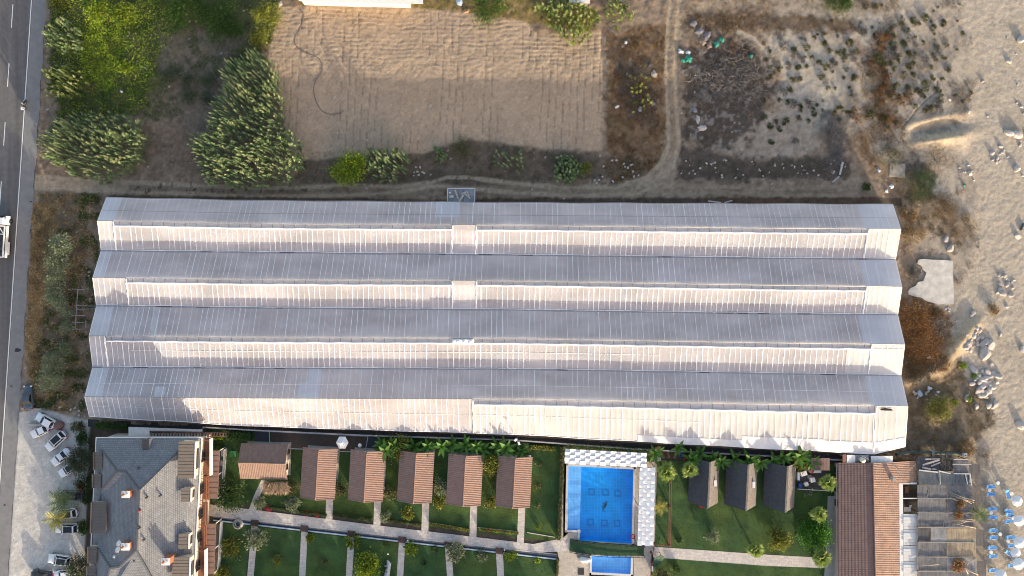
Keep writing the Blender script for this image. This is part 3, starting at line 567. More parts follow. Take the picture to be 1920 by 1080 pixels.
# yard behind the first bungalows: brown earth pen with low pale rails
flat('yard', [(508, 810), (700, 818), (690, 846), (508, 842)], .02, mat('yard_earth', (.085, .062, .046), .95, .25, .8, bmp=.3)); flat('yard', [(478, 806), (506, 808), (505, 838), (478, 832)], .024, mat('yard_dark', (.05, .052, .06), .9, .2, 1))
WHW = mat('white_paint', (.70, .69, .66), .6, .08, 2)
yf = thing('yard_fence', 'low pale rail fence around the brown yard behind the bungalows', 'fence', P(600, 828))
for pts in ([(505, 809), (506, 838)], [(540, 841), (568, 842)], [(630, 846), (660, 847)], [(690, 818), (685, 845)], [(506, 809), (690, 818)]):
    mb = MB(); mb.beam(P(*pts[0], .9), P(*pts[1], .9), .14, .12); part('rail', mb, CAP, yf)
    for q in pts: p = P(*q, .9); part('post', MB().box((p.x, p.y, .42), (.12, .12, .84)), CAP, yf)
flat('dark_sheet', [(690, 820), (712, 822), (706, 843), (686, 842)], .03, mat('dark_sheet', (.04, .045, .06), .6, .2, 1))
# ================================================================ HOTEL
def shingle_mat(name, c, w=.42, hh=.30, rz=0.0, var=.12):
    m, t, b, o = nodes(name); b.inputs['Roughness'].default_value = .75; tc = t.nodes.new('ShaderNodeTexCoord'); mp = t.nodes.new('ShaderNodeMapping'); mp.inputs['Rotation'].default_value = (0, 0, rz)
    br = t.nodes.new('ShaderNodeTexBrick'); br.inputs['Scale'].default_value = 1; br.inputs['Brick Width'].default_value = w; br.inputs['Row Height'].default_value = hh; br.inputs['Mortar Size'].default_value = .045; br.inputs['Mortar Smooth'].default_value = .3
    br.inputs['Color1'].default_value = (*[x * (1 - var) for x in c], 1); br.inputs['Color2'].default_value = (*[x * (1 + var) for x in c], 1); br.inputs['Mortar'].default_value = (*[x * .62 for x in c], 1)
    t.links.new(tc.outputs['Object'], mp.inputs[0]); t.links.new(mp.outputs[0], br.inputs['Vector']); noise_col(t, None, .14, .8, 5, dst=b.inputs['Base Color'], src=br.outputs[0])
    bp = t.nodes.new('ShaderNodeBump'); bp.inputs['Strength'].default_value = .5; bp.inputs['Distance'].default_value = .04; bp.invert = True; t.links.new(br.outputs[1], bp.inputs['Height']); t.links.new(bp.outputs[0], b.inputs['Normal']); return m
SHING_N = shingle_mat('grey_shingles', (.19, .20, .215)); SHING_E = shingle_mat('grey_shingles_side', (.19, .20, .215), rz=rad(90))
RIDGE = mat('ridge_cap', (.09, .095, .10), .7, .15, 2); CREAM = mat('cream_render', (.52, .47, .40), .85, .08, 1); BROWNR = mat('brown_sheet', (.098, .085, .074), .6, .10, 1.5, bmp=.1); WHT = mat('white_render', (.74, .71, .67), .7, .06, 1.5)
GLASS = mat('dark_glass', (.015, .018, .022), .08, .1, 1); RUST = mat('red_brown_tiles', (.20, .085, .055), .75, .15, 2); RUSTW = mat('rust_wood', (.22, .09, .045), .7, .2, 3); CANOPY = mat('brown_awning', (.17, .105, .085), .8, .10, 1.2, bmp=.15)
BRICK = mat('chimney_brick', (.33, .13, .075), .85, .2, 6, bmp=.3)
ht = thing('hotel', 'large hotel with hipped grey shingle roof, brown dormers and balconies', 'hotel', P(270, 960))
RV = dict(A=P(262, 918, 10.8), B=P(256, 1032, 10.8), C=P(236, 884, 9.4), D=P(220, 882.5, 9.35), E=P(190, 843, 7.5), F=P(187, 921, 7.5), G=P(194, 927, 7.45), N0=P(338, 843, 7.9), NE=P(366, 828, 6.8),
          Hh=P(224, 1063, 9.4), H2=P(208, 1065, 9.35), I=P(183, 1027, 7.5), J=P(190, 1021, 7.45), K=P(175, 1165, 7.5), SE=P(331, 1165, 8.3), EA=P(363, 836, 6.9), EB=P(345, 1165, 6.9), W0=P(190, 940, 7.0), W1=P(186, 1008, 7.0))
def rp(ks, m, nm='roof'): return part(nm, MB().slab([RV[k] for k in ks], .18), m, ht)
rp(['A', 'N0', 'E', 'D', 'C'], SHING_N); rp(['D', 'E', 'F'], SHING_E); rp(['D', 'F', 'G', 'C'], SHING_N); rp(['C', 'G', 'W0', 'W1', 'J', 'Hh', 'B', 'A'], SHING_E)
rp(['J', 'I', 'H2', 'Hh'], SHING_N); rp(['I', 'K', 'H2'], SHING_E); rp(['B', 'Hh', 'H2', 'K', 'SE'], SHING_N); rp(['A', 'B', 'SE', 'EB', 'EA', 'NE', 'N0'], SHING_E)
LB = [P(181, 821, 6.3), P(374, 820, 6.3)]
part('roof', MB().slab([RV['E'], RV['N0'], RV['NE'], LB[1], LB[0]], .15), SHING_N, ht); part('roof', MB().slab([RV['E'], LB[0], P(176, 930, 6.4), RV['F']], .15), SHING_E, ht)
part('roof', MB().slab([RV['F'], P(176, 930, 6.4), P(174, 1010, 6.4), RV['W1'], RV['W0'], RV['G']], .15), SHING_E, ht); part('roof', MB().slab([RV['I'], RV['K'], P(165, 1165, 6.4), P(174, 1010, 6.4), RV['W1'], RV['J']], .15), SHING_E, ht)
part('roof', MB().slab([RV['NE'], RV['EA'], RV['EB'], P(358, 1165, 6.3), P(378, 822, 6.3)], .15), SHING_E, ht)
mb = MB()
for a, b in (('A', 'B'), ('A', 'N0'), ('A', 'C'), ('C', 'D'), ('D', 'E'), ('D', 'F'), ('B', 'Hh'), ('Hh', 'H2'), ('H2', 'I'), ('H2', 'K'), ('B', 'SE'), ('N0', 'NE')): mb.beam(RV[a] + Vector((0, 0, .05)), RV[b] + Vector((0, 0, .05)), .3, .1)
part('ridge_cap', mb, RIDGE, ht)
fp_ = [P(183, 826, 6.3), P(371, 826, 6.3), P(355, 1160, 6.3), P(171, 1160, 6.3)]; part('wall', MB().prism([(p.x, p.y) for p in fp_], -.1, 6.2), CREAM, ht)
for a, b in ((P(180, 820.4, 6.35), P(378, 820.4, 6.35)), (P(378.5, 821, 6.35), P(359, 1165, 6.35)), (P(180.5, 821, 6.35), P(164, 1165, 6.35))): part('gutter', MB().beam(a, b, .16, .14), WHT, ht)
def dormer(x0, y0, x1, y1, zf, zb, face, skew=0.0):    # brown sheet roof running out of the slope, upright front on side `face`
    z = {'w': (zf, zb), 'e': (zb, zf), 'n': (zf, zf)}[face]; q = [P(x0, y0, z[0]), P(x1, y0, z[1]), P(x1 + skew, y1, z[1]), P(x0 + skew, y1, z[0])]
    d = part('dormer', MB().slab(q, .14), BROWNR, ht); zl = zf - 1.5
    inn = [v.lerp(sum(q, Vector()) / 4, .07) for v in q]; bx = [(v.x, v.y) for v in inn]; part('dormer_wall', MB().prism(bx, zl, min(z) - .15), CREAM, d)
    f = {'w': (0, 3), 'e': (1, 2), 'n': (0, 1)}[face]; a, b = q[f[0]], q[f[1]]
    part('fascia', MB().beam(a + Vector((0, 0, -.02)), b + Vector((0, 0, -.02)), .2, .3), WHT if face == 'e' else BROWNR, d)
    wi = MB().beam(inn[f[0]].lerp(inn[f[1]], .2) + Vector((0, 0, zf - 1.0 - inn[f[0]].z + (0))), inn[f[0]].lerp(inn[f[1]], .8) + Vector((0, 0, zf - 1.0 - inn[f[1]].z)), .06, .9); part('window', wi, GLASS, d)
    mbs = MB(); n = max(2, int(abs(q[3].y - q[0].y) / .55)) if face != 'n' else 4
    for i in range(1, n):
        t = i / n; a = q[0].lerp(q[3], t) if face != 'n' else q[0].lerp(q[1], t); b = q[1].lerp(q[2], t) if face != 'n' else q[3].lerp(q[2], t); mbs.beam(a + Vector((0, 0, .02)), b + Vector((0, 0, .02)), .05, .04)
    part('seams', mbs, BROWNR, d); return d
for a in ((176, 848, 191, 881, 7.6, 7.9, 'w'), (174, 889, 189, 915, 7.6, 7.9, 'w'), (172, 941, 200, 1000, 7.9, 8.6, 'w', -2), (165, 1025, 180, 1056, 7.6, 7.9, 'w'), (163, 1062, 178, 1092, 7.6, 7.9, 'w'),
          (335, 828, 367, 897, 8.2, 9.2, 'e', -2), (340, 915, 359, 941, 7.9, 8.5, 'e', -1), (335, 1001, 355, 1029, 7.9, 8.5, 'e', -1), (324, 1045, 357, 1094, 8.2, 9.2, 'e', -2), (266, 824, 279, 843, 7.8, 7.8, 'n')): dormer(*a)
def chimney(px, py, z0, z1, s=.95, caps=2):
    p = P(px, py, z1); c = part('chimney', MB().box((p.x, p.y, (z0 + z1) / 2), (s * 1.15, s, z1 - z0)), BRICK, ht)
    part('cap', MB().box((p.x, p.y, z1 + .05), (s * 1.3, s * 1.12, .12)), WHT, c)
    for k in range(caps): part('pot', MB().lathe([(.2, 0), (.17, .35), (.22, .38), (0, .42)], 10, (p.x + (k - .5) * .6, p.y, z1 + .1)), BRICK if k == 0 else WHT, c)
    return c
chimney(236, 927, 9.2, 11.2, 1.05); chimney(235, 1025, 9.2, 11.3, 1.1); chimney(311, 1053, 8.2, 10.6, 1.1)
for px, py, z in ((277, 932, 10.2), (272, 1011, 10.2), (262, 875.5, 8.9), (255, 1050, 9.7), (302, 929, 9.3), (263, 957, 10.8), (262, 990, 10.8)):
    p = P(px, py, z); part('vent_pipe', MB().lathe([(.12, -.4), (.12, .45), (.22, .45), (.22, .52), (0, .6)], 8, tuple(p)), DARKM if px != 263 else mat('red_pipe', (.3, .05, .05), .5), ht)
def dish(px, py, z, r):
    p = P(px, py, z); d = thing('satellite_dish', '', 'satellite dish', (p.x, p.y, z - .1), rad(30))
    mb = MB(); mb.smooth = True; mb.lathe([(.02, 0), (r * .5, .05), (r, .2), (r, .23), (r * .5, .08), (.02, .03)], 14); me = mb.mesh('reflector', WHT); o = link('reflector', me, d); o.location = (0, 0, .9); o.rotation_euler = (rad(-38), 0, 0)
    part('mast', MB().tube([(0, 0, -.9), (0, .1, .85)], .04), GALV, d, world=False); part('arm', MB().tube([(0, -.05, .9), (0, -r * 1.1, 1.25)], .025), GALV, d, world=False); return d
dish(229, 1016, 10.4, .48)['label'] = 'white satellite dish just above the middle roof chimney'; dish(227, 1028, 10.2, .5)['label'] = 'white satellite dish left of the middle roof chimney'; dish(220, 1041, 9.9, .25)['label'] = 'small white dish low on the west roof slope'
# east front: balconies with rails, ground floor awnings
XF = P(374, 900, 6.2).x
def yw(py, z): return (540 - py) / 10 * (H - z) / H
for (ya, yb, zz, rail) in ((823, 892, 4.6, WHT), (895, 940, 4.4, RUSTW), (944, 985, 4.4, RUSTW), (988, 1027, 4.4, RUSTW), (1031, 1094, 4.6, WHT)):
    sk = (P(374, 900, 6.2).x - P(361, 1090, 6.2).x) * ((ya + yb) / 2 - 823) / 270; x0 = XF - sk - .4; wd = 1.75 if rail is WHT else 1.25; y0 = yw(ya, zz); y1 = yw(yb, zz); yc = (y0 + y1) / 2; L = abs(y1 - y0)
    b = part('balcony', MB().box((x0 + wd / 2, yc, zz - 1.05), (wd, L, .18)), RUST, ht)
    r = part('railing', MB().box((x0 + wd, yc, zz - .02), (.24 if rail is WHT else .1, L, .12)), rail, b)
    mbp = MB(); n = int(L / .45)
    if rail is WHT: mbp.box((x0 + wd, yc, zz - .55), (.16, L - .02, .9))
    else:
        for i in range(n + 1): mbp.box((x0 + wd, y0 + (y1 - y0) * i / n, zz - .5), (.05, .05, .86))
    tag(part('baluster', mbp, rail, b), kind='stuff')
    for f in (.04, .5, .96): part('beam', MB().box((x0 + wd / 2, y0 + (y1 - y0) * f, zz + .0), (wd - .3, .09, .09)), DARKM if f == .5 else RUSTW, b)
    part('door', MB().box((x0 + .43, yc, zz - .1), (.06, 1.6, 1.6)), GLASS, b)
for (xa, ya, xb, yb) in ((389, 845, 412, 935), (380, 982, 405, 1076)):
    q = [P(xa, ya, 3.1), P(xb, ya, 2.8), P(xb - 4, yb, 2.8), P(xa - 5, yb, 3.1)]; aw = part('terrace_roof', MB().slab(q, .12), CANOPY, ht)
    for c in (q[1], q[2], q[1].lerp(q[2], .5)): part('post', MB().box((c.x - .1, c.y, 1.35), (.12, .12, 2.6)), WHT, aw)
    mbs = MB()
    for i in range(1, 9): t = i / 9; mbs.beam(q[0].lerp(q[3], t) + Vector((0, 0, .02)), q[1].lerp(q[2], t) + Vector((0, 0, .02)), .04, .03)
    part('seams', mbs, CANOPY, aw)
    p0 = P(xb + 8, ya - 2, 1.1); p1 = P(xb + 3, yb - 8, 1.1); part('terrace_wall', MB().beam(p0 - Vector((0, 0, .55)), p1 - Vector((0, 0, .55)), .14, 1.1), WHT, ht)
    part('terrace_floor', MB().slab([P(xa, ya, 0) + Vector((0, 0, .12)), P(xb + 8, ya, 0) + Vector((0, 0, .12)), P(xb + 3, yb, 0) + Vector((0, 0, .12)), P(xa - 6, yb, 0) + Vector((0, 0, .12))], .15), mat('terrace_tiles', (.16, .155, .15), .7, .2, 2), ht)
for px, py, L in ((416, 850, 1.2), (415, 869, 1.0), (413, 1030, 1.4)):
    p = P(px, py, .6); part('bench', MB().box((p.x, p.y, .45), (.4, L, .08)).box((p.x, p.y, .2), (.3, L * .8, .4)), WHT, ht)
# porch at the entrance and the lean-to along the north side
part('porch', MB().slab([P(371, 948, 3.2), P(384, 948, 3.2), P(383, 975, 3.2), P(370, 975, 3.2)], .15), RUST, ht)
SHEETW = mat('pale_sheet', (.72, .70, .66), .6, .12, 1.5)
st = thing('lean_to', 'white corrugated lean-to roof between hotel and greenhouse', 'shed', P(310, 806))
for i in range(14):
    x = 241 + i * 9.9; q = [P(x, 800.5 + i * .35, 2.6), P(x + 9.7, 800.8 + i * .35, 2.6), P(x + 9.7, (820 if i < 4 else 807 + i * .2), 2.45), P(x, (820 if i < 4 else 807 + i * .2), 2.45)]; part('roof_panel', MB().slab(q, .04), SHEETW, st)
for x in (243, 300, 376): p = P(x, 806, 2.4); part('post', MB().box((p.x, p.y, 1.2), (.1, .1, 2.4)), GALV, st)
pg = thing('pergola', 'brown slatted timber pergola at the north east hotel corner', 'pergola', P(390, 812))
for i in range(26):
    x = 284 + i * 5.6; a = P(x, 808 + (x - 284) * .03, 2.7); b = P(x, 819 + (x - 284) * .0, 2.7); part('slat', MB().beam(a, b, .16 + .06 * (i % 3), .08), WOOD if i % 4 else RUST, pg)
for (a, b) in (((284, 809), (426, 812)), ((284, 818.5), (426, 818.5))): part('beam', MB().beam(P(*a, 2.58), P(*b, 2.58), .12, .14), RUST, pg)
for x in (286, 330, 378, 424):
    for y in (810, 818): p = P(x, y, 2.5); part('post', MB().box((p.x, p.y, 1.25), (.12, .12, 2.5)), WOOD, pg)
# ================================================================ BUNGALOWS, HUTS, RESTAURANT
TERRA = mat('terracotta', (.225, .138, .108), .8, .14, 1.4, rand=.06); TERRA2 = mat('dull_terracotta', (.20, .13, .10), .8, .16, 1.4)
def corrug(mb, a, b, c, d, n, amp=.05, seg=4):          # tiled sheet: n rolls counted along a->b, running a->d ; rows of tile ends along the roll
    rows = 2
    def t(u, v): return amp * (.5 + .5 * math.cos(u * n * 2 * PI)) + .03 * ((v * 14) % 1)
    mb.tile(a, b, c, d, t, n * seg, 14); return mb
def bungalow_mesh(W, L, zr, ze, tm):
    t = thing('bungalow', '', 'bungalow')
    w = W / 2; l = L / 2; o = .0
    for s in (-1, 1):
        a = (0, -l, zr); b = (0, l, zr); c = (s * w, l, ze); d = (s * w, -l, ze); mb = MB()
        if s > 0: corrug(mb, b, a, d, c, 27)
        else: corrug(mb, a, b, c, d, 27)
        part('roof', mb, tm, t, world=False); [part('verge', MB().beam((0, e * (l + .02), zr + .02), (s * w, e * (l + .02), ze + .02), .14, .12), tm, t, world=False) for e in (-1, 1)]
    mb = MB(); mb.smooth = True; mb.tube([(0, -l + i * L / 24, zr + .05 + (.02 if i % 2 else 0)) for i in range(25)], .11, 6); part('ridge_tiles', mb, tm, t, world=False)
    ww = w - .45; ll = l - .4; wl = MB(); wl.box((0, 0, (ze + .1) / 2 - .05), (2 * ww, 2 * ll, ze + .1)); k = ww / w
    wl.add([(-ww, -ll, ze + .05), (ww, -ll, ze + .05), (0, -ll, zr - .15), (-ww, ll, ze + .05), (ww, ll, ze + .05), (0, ll, zr - .15)], [(0, 1, 2), (5, 4, 3), (0, 2, 5, 3), (1, 4, 5, 2)]); wa = part('wall', wl, CREAM, t, world=False)
    dr = part('door', MB().box((ww * .55, -ll - .03, 1.05), (.95, .08, 2.1)), WOOD, t, world=False); part('handle', MB().box((ww * .55 - .35, -ll - .1, 1.0), (.04, .06, .14)), GALV, dr, world=False)
    for (x, y, dx, dy) in ((-ww * .4, -ll - .03, 1.3, .08), (ww + .03, -1.5, .08, 1.3), (ww + .03, 2, .08, 1.3), (-ww - .03, -1.5, .08, 1.3), (-ww - .03, 2, .08, 1.3)):
        f = part('window', MB().box((x, y, 1.4), (dx, dy, 1.0)), WHT, t, world=False); part('pane', MB().box((x + (.03 if x > ww else -.03 if x < -ww else 0), y - (.03 if y < -ll else 0), 1.5), (max(dx - .16, .06), max(dy - .16, .06), .94)), GLASS, f, world=False)
    mbp = MB(); mbp.box((0, 0, .02), (2 * ww + .5, 2 * ll + .5, .18)); part('plinth', mbp, CONC, t, world=False); return t
bg0 = bungalow_mesh(6.4, 9.1, 3.75, 2.5, TERRA)
cen = [(597, 888, 'first from the left of the terracotta bungalows, next to the one turned sideways'), (687, 892, 'second from the left of the terracotta bungalows with upright ridge'), (779, 894.5, 'third from the left of the upright terracotta bungalows, middle of the row'),
       (871, 900, 'fourth from the left of the upright terracotta bungalows, shaded at its corner'), (963.5, 903.5, 'terracotta bungalow nearest the pool, last of the row')]
for i, (x, y, lab) in enumerate(cen):
    p = P(x, y, 2.8); p.z = 0
    if i == 0: bg0.location = p; bg0.rotation_euler = (0, 0, rad(-3.4)); bg0['label'] = lab; bg0['group'] = 'terracotta bungalows'
    else: dup(bg0, p, rad(-3.4 + .12 * i), 1, lab)
p = P(494.5, 866, 2.8); p.z = 0; bgx = dup(bg0, p, rad(88.5), (1.02, .93, 1), 'brown tiled bungalow turned sideways with a thatched porch below it')
for ch_ in bgx.children:
    if ch_.name.startswith(('roof', 'verge', 'ridge')): ch_.data = ch_.data.copy(); ch_.data.materials[0] = TERRA2
for i, w in enumerate(('leftmost', 'second', 'third', 'fourth', 'fifth', 'sixth', 'rightmost')): p = P(478 + 88 * i, 1176 + 8.5 * i, 3.4); p.z = 0; dup(bg0, p, rad(-3.2), 1, w + ' terracotta bungalow of the unseen southern row, added to shade the lower lawns')  # row out of view where the side paths lead, added to shade the lawns
# thatched porch: many dry stalks on a frame
def stalks(n, x0, x1, y0, y1, z0, z1, Lr, seed, cols, wd=.05, up=.12, ang=0.0, angr=.6):
    r = np.random.default_rng(seed); x = r.uniform(x0, x1, n); y = r.uniform(y0, y1, n); f = (y - y0) / (y1 - y0); z = z0 + (z1 - z0) * f + r.uniform(0, up, n); a = ang + r.normal(0, angr, n)
    d = np.stack([np.cos(a), np.sin(a), r.normal(0, .12, n)], 1); return np.stack([x, y, z], 1), d, r.uniform(*Lr, n), np.full(n, wd) * r.uniform(.6, 1.4, n), np.array(cols)[r.integers(0, len(cols), n)] * r.uniform(.7, 1.25, (n, 1))
def blades(name, base, d, L, W, colr, droop=.25, m=None, flat_up=False, seed=0):
    r = np.random.default_rng(seed); n = len(base); d = d / np.linalg.norm(d, axis=1, keepdims=True)
    up = np.tile([0, 0, 1.0], (n, 1)) if flat_up else r.normal(0, 1, (n, 3)) * .7 + [0, 0, .5]
    sx = np.cross(d, up); sx /= np.linalg.norm(sx, axis=1, keepdims=True) + 1e-6; L = np.asarray(L)[:, None]; W = np.asarray(W)[:, None]
    m1 = base + d * L * .5 + np.array([0, 0, 1]) * 0; tip = base + d * L; tip[:, 2] -= (droop * L)[:, 0]
    V = np.stack([base - sx * W * .3, base + sx * W * .3, m1 - sx * W * .5, m1 + sx * W * .5, tip], 1).reshape(-1, 3)
    o = np.arange(n)[:, None] * 5; lp = (o + np.array([0, 1, 3, 2, 2, 3, 4])).ravel(); st_ = (np.arange(n)[:, None] * 7 + np.array([0, 4])).ravel()
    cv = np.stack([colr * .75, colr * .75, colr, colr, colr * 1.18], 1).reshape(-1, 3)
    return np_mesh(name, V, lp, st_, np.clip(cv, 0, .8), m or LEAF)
tp_ = thing('thatched_porch', 'ragged thatched porch roof below the sideways bungalow', 'porch', P(517, 911))
q0 = P(495, 902, 2.5); q1 = P(541, 920, 2.2)
o = link('thatch', blades('thatch', *stalks(1500, q0.x, q1.x, q1.y, q0.y, 2.2, 2.75, (.5, 1.3), 5, [(.24, .17, .12), (.16, .12, .09), (.30, .22, .15)], .07, .15, -PI / 2, .5), .3, STRAW), tp_); o.location = -tp_.location; o['kind'] = 'stuff'
part('porch_roof', MB().slab([(q0.x, q0.y, 2.7), (q1.x, q0.y, 2.7), (q1.x - .3, q1.y + .3, 2.15), (q0.x - .3, q1.y + .3, 2.15)], .08), WOOD, tp_)
for x in (q0.x + .2, q1.x - .5): part('post', MB().box((x, q1.y + .5, 1.05), (.14, .14, 2.1)), WOOD, tp_)
# three steep dark huts
HUT = mat('shaded_shingle', (.055, .056, .062), .9, .25, 1.8, bmp=.5, bscale=5, bdist=.06); HUT2 = mat('sunlit_shingle', (.155, .138, .125), .9, .35, 2.5, bmp=.6, bscale=5, bdist=.06)  # the same shingle, west slope darkened as shade, east lightened as sunlight
def hut():
    t = thing('hut', '', 'hut'); w = 2.75; l = 4.1; zr = 4.5; ze = 1.2; l2 = l + .08
    for s in (-1, 1):
        n = 16
        for k in range(n):                  # rows of boards lapped down the slope
            z = [zr + (ze - zr) * (k + e) / n for e in (0, 1.12)]; x = [s * w * (k + e) / n for e in (0, 1.12)]; e0 = l2 - (l2 - l) * k / n; e1 = l2 - (l2 - l) * (k + 1.12) / n; lift = .05
            q = [(x[0], -e0, z[0]), (x[0], e0, z[0]), (x[1], e1, z[1] + lift), (x[1], -e1, z[1] + lift)]; part('shingle_row', MB().slab(q, .05), HUT if s < 0 else HUT2, t, world=False)
    part('ridge_board', MB().box((0, 0, zr + .06), (.3, 2 * l2, .08)), HUT2, t, world=False)
    wl = MB(); ll = l - .5; wl.add([(-w * .9, -ll, 0), (w * .9, -ll, 0), (0, -ll, zr - .25), (-w * .9, ll, 0), (w * .9, ll, 0), (0, ll, zr - .25)], [(0, 1, 2), (5, 4, 3), (0, 2, 5, 3), (1, 4, 5, 2), (0, 3, 4, 1)]); part('wall', wl, WOOD, t, world=False)
    dr = part('door', MB().box((0, -ll - .04, 1.0), (.9, .08, 2.0)), RUST, t, world=False); part('window', MB().box((0, -ll - .05, 2.9), (.8, .06, .6)), GLASS, t, world=False); return t
h0 = hut(); gmx = 0
for i, (x, y, lab) in enumerate(((1329, 906, 'leftmost of three steep dark shingled huts, partly under a palm'), (1400, 911, 'middle of three steep dark shingled huts on the lawn'), (1473, 914, 'rightmost of three dark huts, beside the cluttered fenced store'))):
    p = P(x, y, 3.2); p.z = 0; p.x -= .35
    if i == 0: h0.location = p; h0.rotation_euler = (0, 0, rad(-3)); h0['label'] = lab; h0['group'] = 'dark shingled huts'
    else: dup(h0, p, rad(-3), (1.05, 1.0, 1.0), lab)
for i, (x, y) in enumerate(((1341, 906), (1413, 909))):
    p = P(x, y, 3.0); tag(link('wall_lamp_box', MB().box((p.x, p.y, 2.95), (.5, 1.1, .35)).box((p.x, p.y, 2.7), (.3, .9, .2)).mesh('wall_lamp_box', WHT)), ('pale box fixed on the right slope of the left dark hut', 'pale box fixed on the right slope of the middle dark hut')[i], 'box')
# restaurant
TERR3 = mat('brown_red_tiles', (.165, .10, .085), .8, .18, .9); TERR4 = mat('orange_tiles', (.31, .19, .135), .8, .26, .7)  # same roof tiles, west slope coloured as shaded, east slope as sunlit
rs = thing('restaurant', 'long restaurant with tiled roof coloured shaded west and sunlit east, and white awnings', 'restaurant', P(1640, 980))
zr, ze = 3.4, 2.3; rA = P(1636, 869, zr); rB = P(1642, 1140, zr); wA = P(1571, 868, ze); wB = P(1571, 1140, ze); eA = P(1686, 905, ze); eB = P(1688, 1140, ze)
def rot_corr(a, b, c, d, n, m, rows):        # rolls run a->d, tile ends stepped
    mb = MB(); mb.tile(a, b, c, d, lambda u, v: (.02 if m is TERR3 else .038) * (.5 + .5 * math.cos(u * n * 2 * PI)) + (.055 if m is TERR3 else .015) * ((v * rows) % 1), n * 4, rows * 3); return mb
part('roof', rot_corr(rA, rB, wB, wA, 80, TERR3, 11), TERR3, rs); rE = rA.lerp(rB, 37 / 271)
part('roof', rot_corr(rB, rE, eA, eB, 68, TERR4, 14), TERR4, rs); part('roof', rot_corr(rE, rA, P(1717, 864, 2.1), P(1718, 906, 2.1), 12, TERR4, 22), TERR4, rs)
mb = MB(); mb.smooth = True; mb.tube([rA.lerp(rB, i / 60) + Vector((0, 0, .08)) for i in range(61)], .14, 6); part('ridge_tiles', mb, TERR3, rs)
part('wall', MB().prism([(p.x, p.y) for p in (P(1576, 873, ze), P(1683, 873, ze), P(1683, 1135, ze), P(1576, 1135, ze))], -.1, 2.2), CREAM, rs)
mb = MB(); a = wA + Vector((-.25, 0, 0)); b = wB + Vector((-.25, 0, 0)); mb.beam(a, b, .22, .16); part('gutter', mb, DARKM, rs)
for y in (884, 897, 918, 945): p = P(1569, y, 2.0); part('window', MB().box((P(1576, y, 3).x - .03, p.y, 1.3), (.1, 1.2, 1.0)), GLASS, rs)
wz = 2.3; part('fascia_beam', MB().slab([P(1685.5, 906, wz), P(1693, 906, wz), P(1694, 1135, wz), P(1687, 1135, wz)], .3), WHT, rs); part('fascia_beam', MB().slab([P(1693.2, 905, wz), P(1720, 905, wz), P(1720, 908, wz), P(1693.2, 908, wz)], .25), WHT, rs)
part('fascia_beam', MB().slab([P(1694, 934, wz), P(1720, 934, wz), P(1720, 935.6, wz), P(1694, 935.6, wz)], .2), WHT, rs)
for k, (ya, yb) in enumerate(((964, 993), (994, 1022.5), (1023.5, 1052), (1053, 1082), (1083, 1112))):
    n = 5
    for j in range(n):
        y0 = ya + (yb - ya) * j / n; y1 = ya + (yb - ya) * (j + .96) / n; zz = 2.25 + .2 * math.sin(PI * (j + .5) / n)
        part('awning_panel', MB().slab([P(1694, y0, zz), P(1719.5, y0, zz - .15), P(1720, y1, zz - .15 + .03), P(1694, y1, zz + .03)], .04), mat('awning_cloth', (.68, .65, .60), .8, .08, 1.5), rs)
part('court_floor', MB().slab([P(1690, 905, 0) + Vector((0, 0, .05)), P(1722, 905, 0) + Vector((0, 0, .05)), P(1722, 965, 0) + Vector((0, 0, .05)), P(1690, 965, 0) + Vector((0, 0, .05))], .1), mat('dark_floor', (.03, .028, .028), .7, .3, 2), rs)
sk = P(1673, 897, 3.2); part('chimney', MB().box((sk.x, sk.y, 2.8), (.6, .6, 2.2)), CONC, rs); part('roof_pipe', MB().tube([P(1674, 870, 3.0), P(1690, 890, 2.8)], .05), GALV, rs)
# sheds and tanks along the restaurant's north end
sd_ = thing('sheet_shed', 'white corrugated lean-to sheds behind the restaurant', 'shed', P(1630, 862))
for (xa, xb, ya, yb, z, m) in ((1580, 1587, 852, 867, 2.6, RUST), (1588, 1604, 853, 868, 2.6, SHEETW), (1605, 1630, 853, 866, 2.3, GALV), (1633, 1674, 855, 870, 2.7, SHEETW)):
    n = max(1, int((xb - xa) / 5))
    for i in range(n): part('roof_panel', MB().slab([P(xa + (xb - xa) * i / n, ya, z + .1), P(xa + (xb - xa) * (i + .97) / n, ya, z + .1), P(xa + (xb - xa) * (i + .97) / n, yb, z), P(xa + (xb - xa) * i / n, yb, z)], .05), m, sd_)
for x in (1582, 1605, 1632, 1672): p = P(x, 856, 2.4); part('post', MB().box((p.x, p.y, 1.2), (.1, .1, 2.4)), GALV, sd_)
p = P(1618, 863, 3.2); wt = thing('water_heater', 'pale upright water tank standing between sheet sheds', 'tank', (p.x, p.y, 2.35)); mb = MB(); mb.smooth = True; mb.lathe([(.42, 0), (.45, .1), (.45, 1.0), (.4, 1.1), (.0, 1.15)], 14); part('tank', mb, mat('tank_cream', (.60, .56, .46), .5), wt, world=False); part('stand', MB().box((0, 0, -.05), (1.0, .9, .1)), GALV, wt, world=False)
# ================================================================ SWIMMING POOLS
for poly in ([(1054, 860), (1062, 860), (1059, 998), (1052, 1008)], [(1062, 860), (1232, 866), (1232, 874.5), (1192, 874.5), (1062, 868.5)], [(1192, 874.5), (1232, 874.5), (1227, 1030), (1189, 1025)],
             [(1052, 1008), (1059, 998), (1082, 999), (1081, 1040), (1046, 1040), (1043, 1014)], [(1081, 1021), (1189, 1025), (1227, 1030), (1222, 1043), (1188, 1042), (1105, 1037), (1081, 1040)],
             [(1046, 1040), (1081, 1040), (1105, 1037), (1105, 1140), (1044, 1140)], [(1188, 1042), (1222, 1043), (1219, 1140), (1188, 1140)], [(1105, 1080), (1188, 1080), (1188, 1140), (1105, 1140)]):
    o = link('pool_deck', MB().slab([P(x, y, 0) + Vector((0, 0, .03)) for x, y in poly], .12).mesh('pool_deck', DECK)); o['kind'] = 'structure'
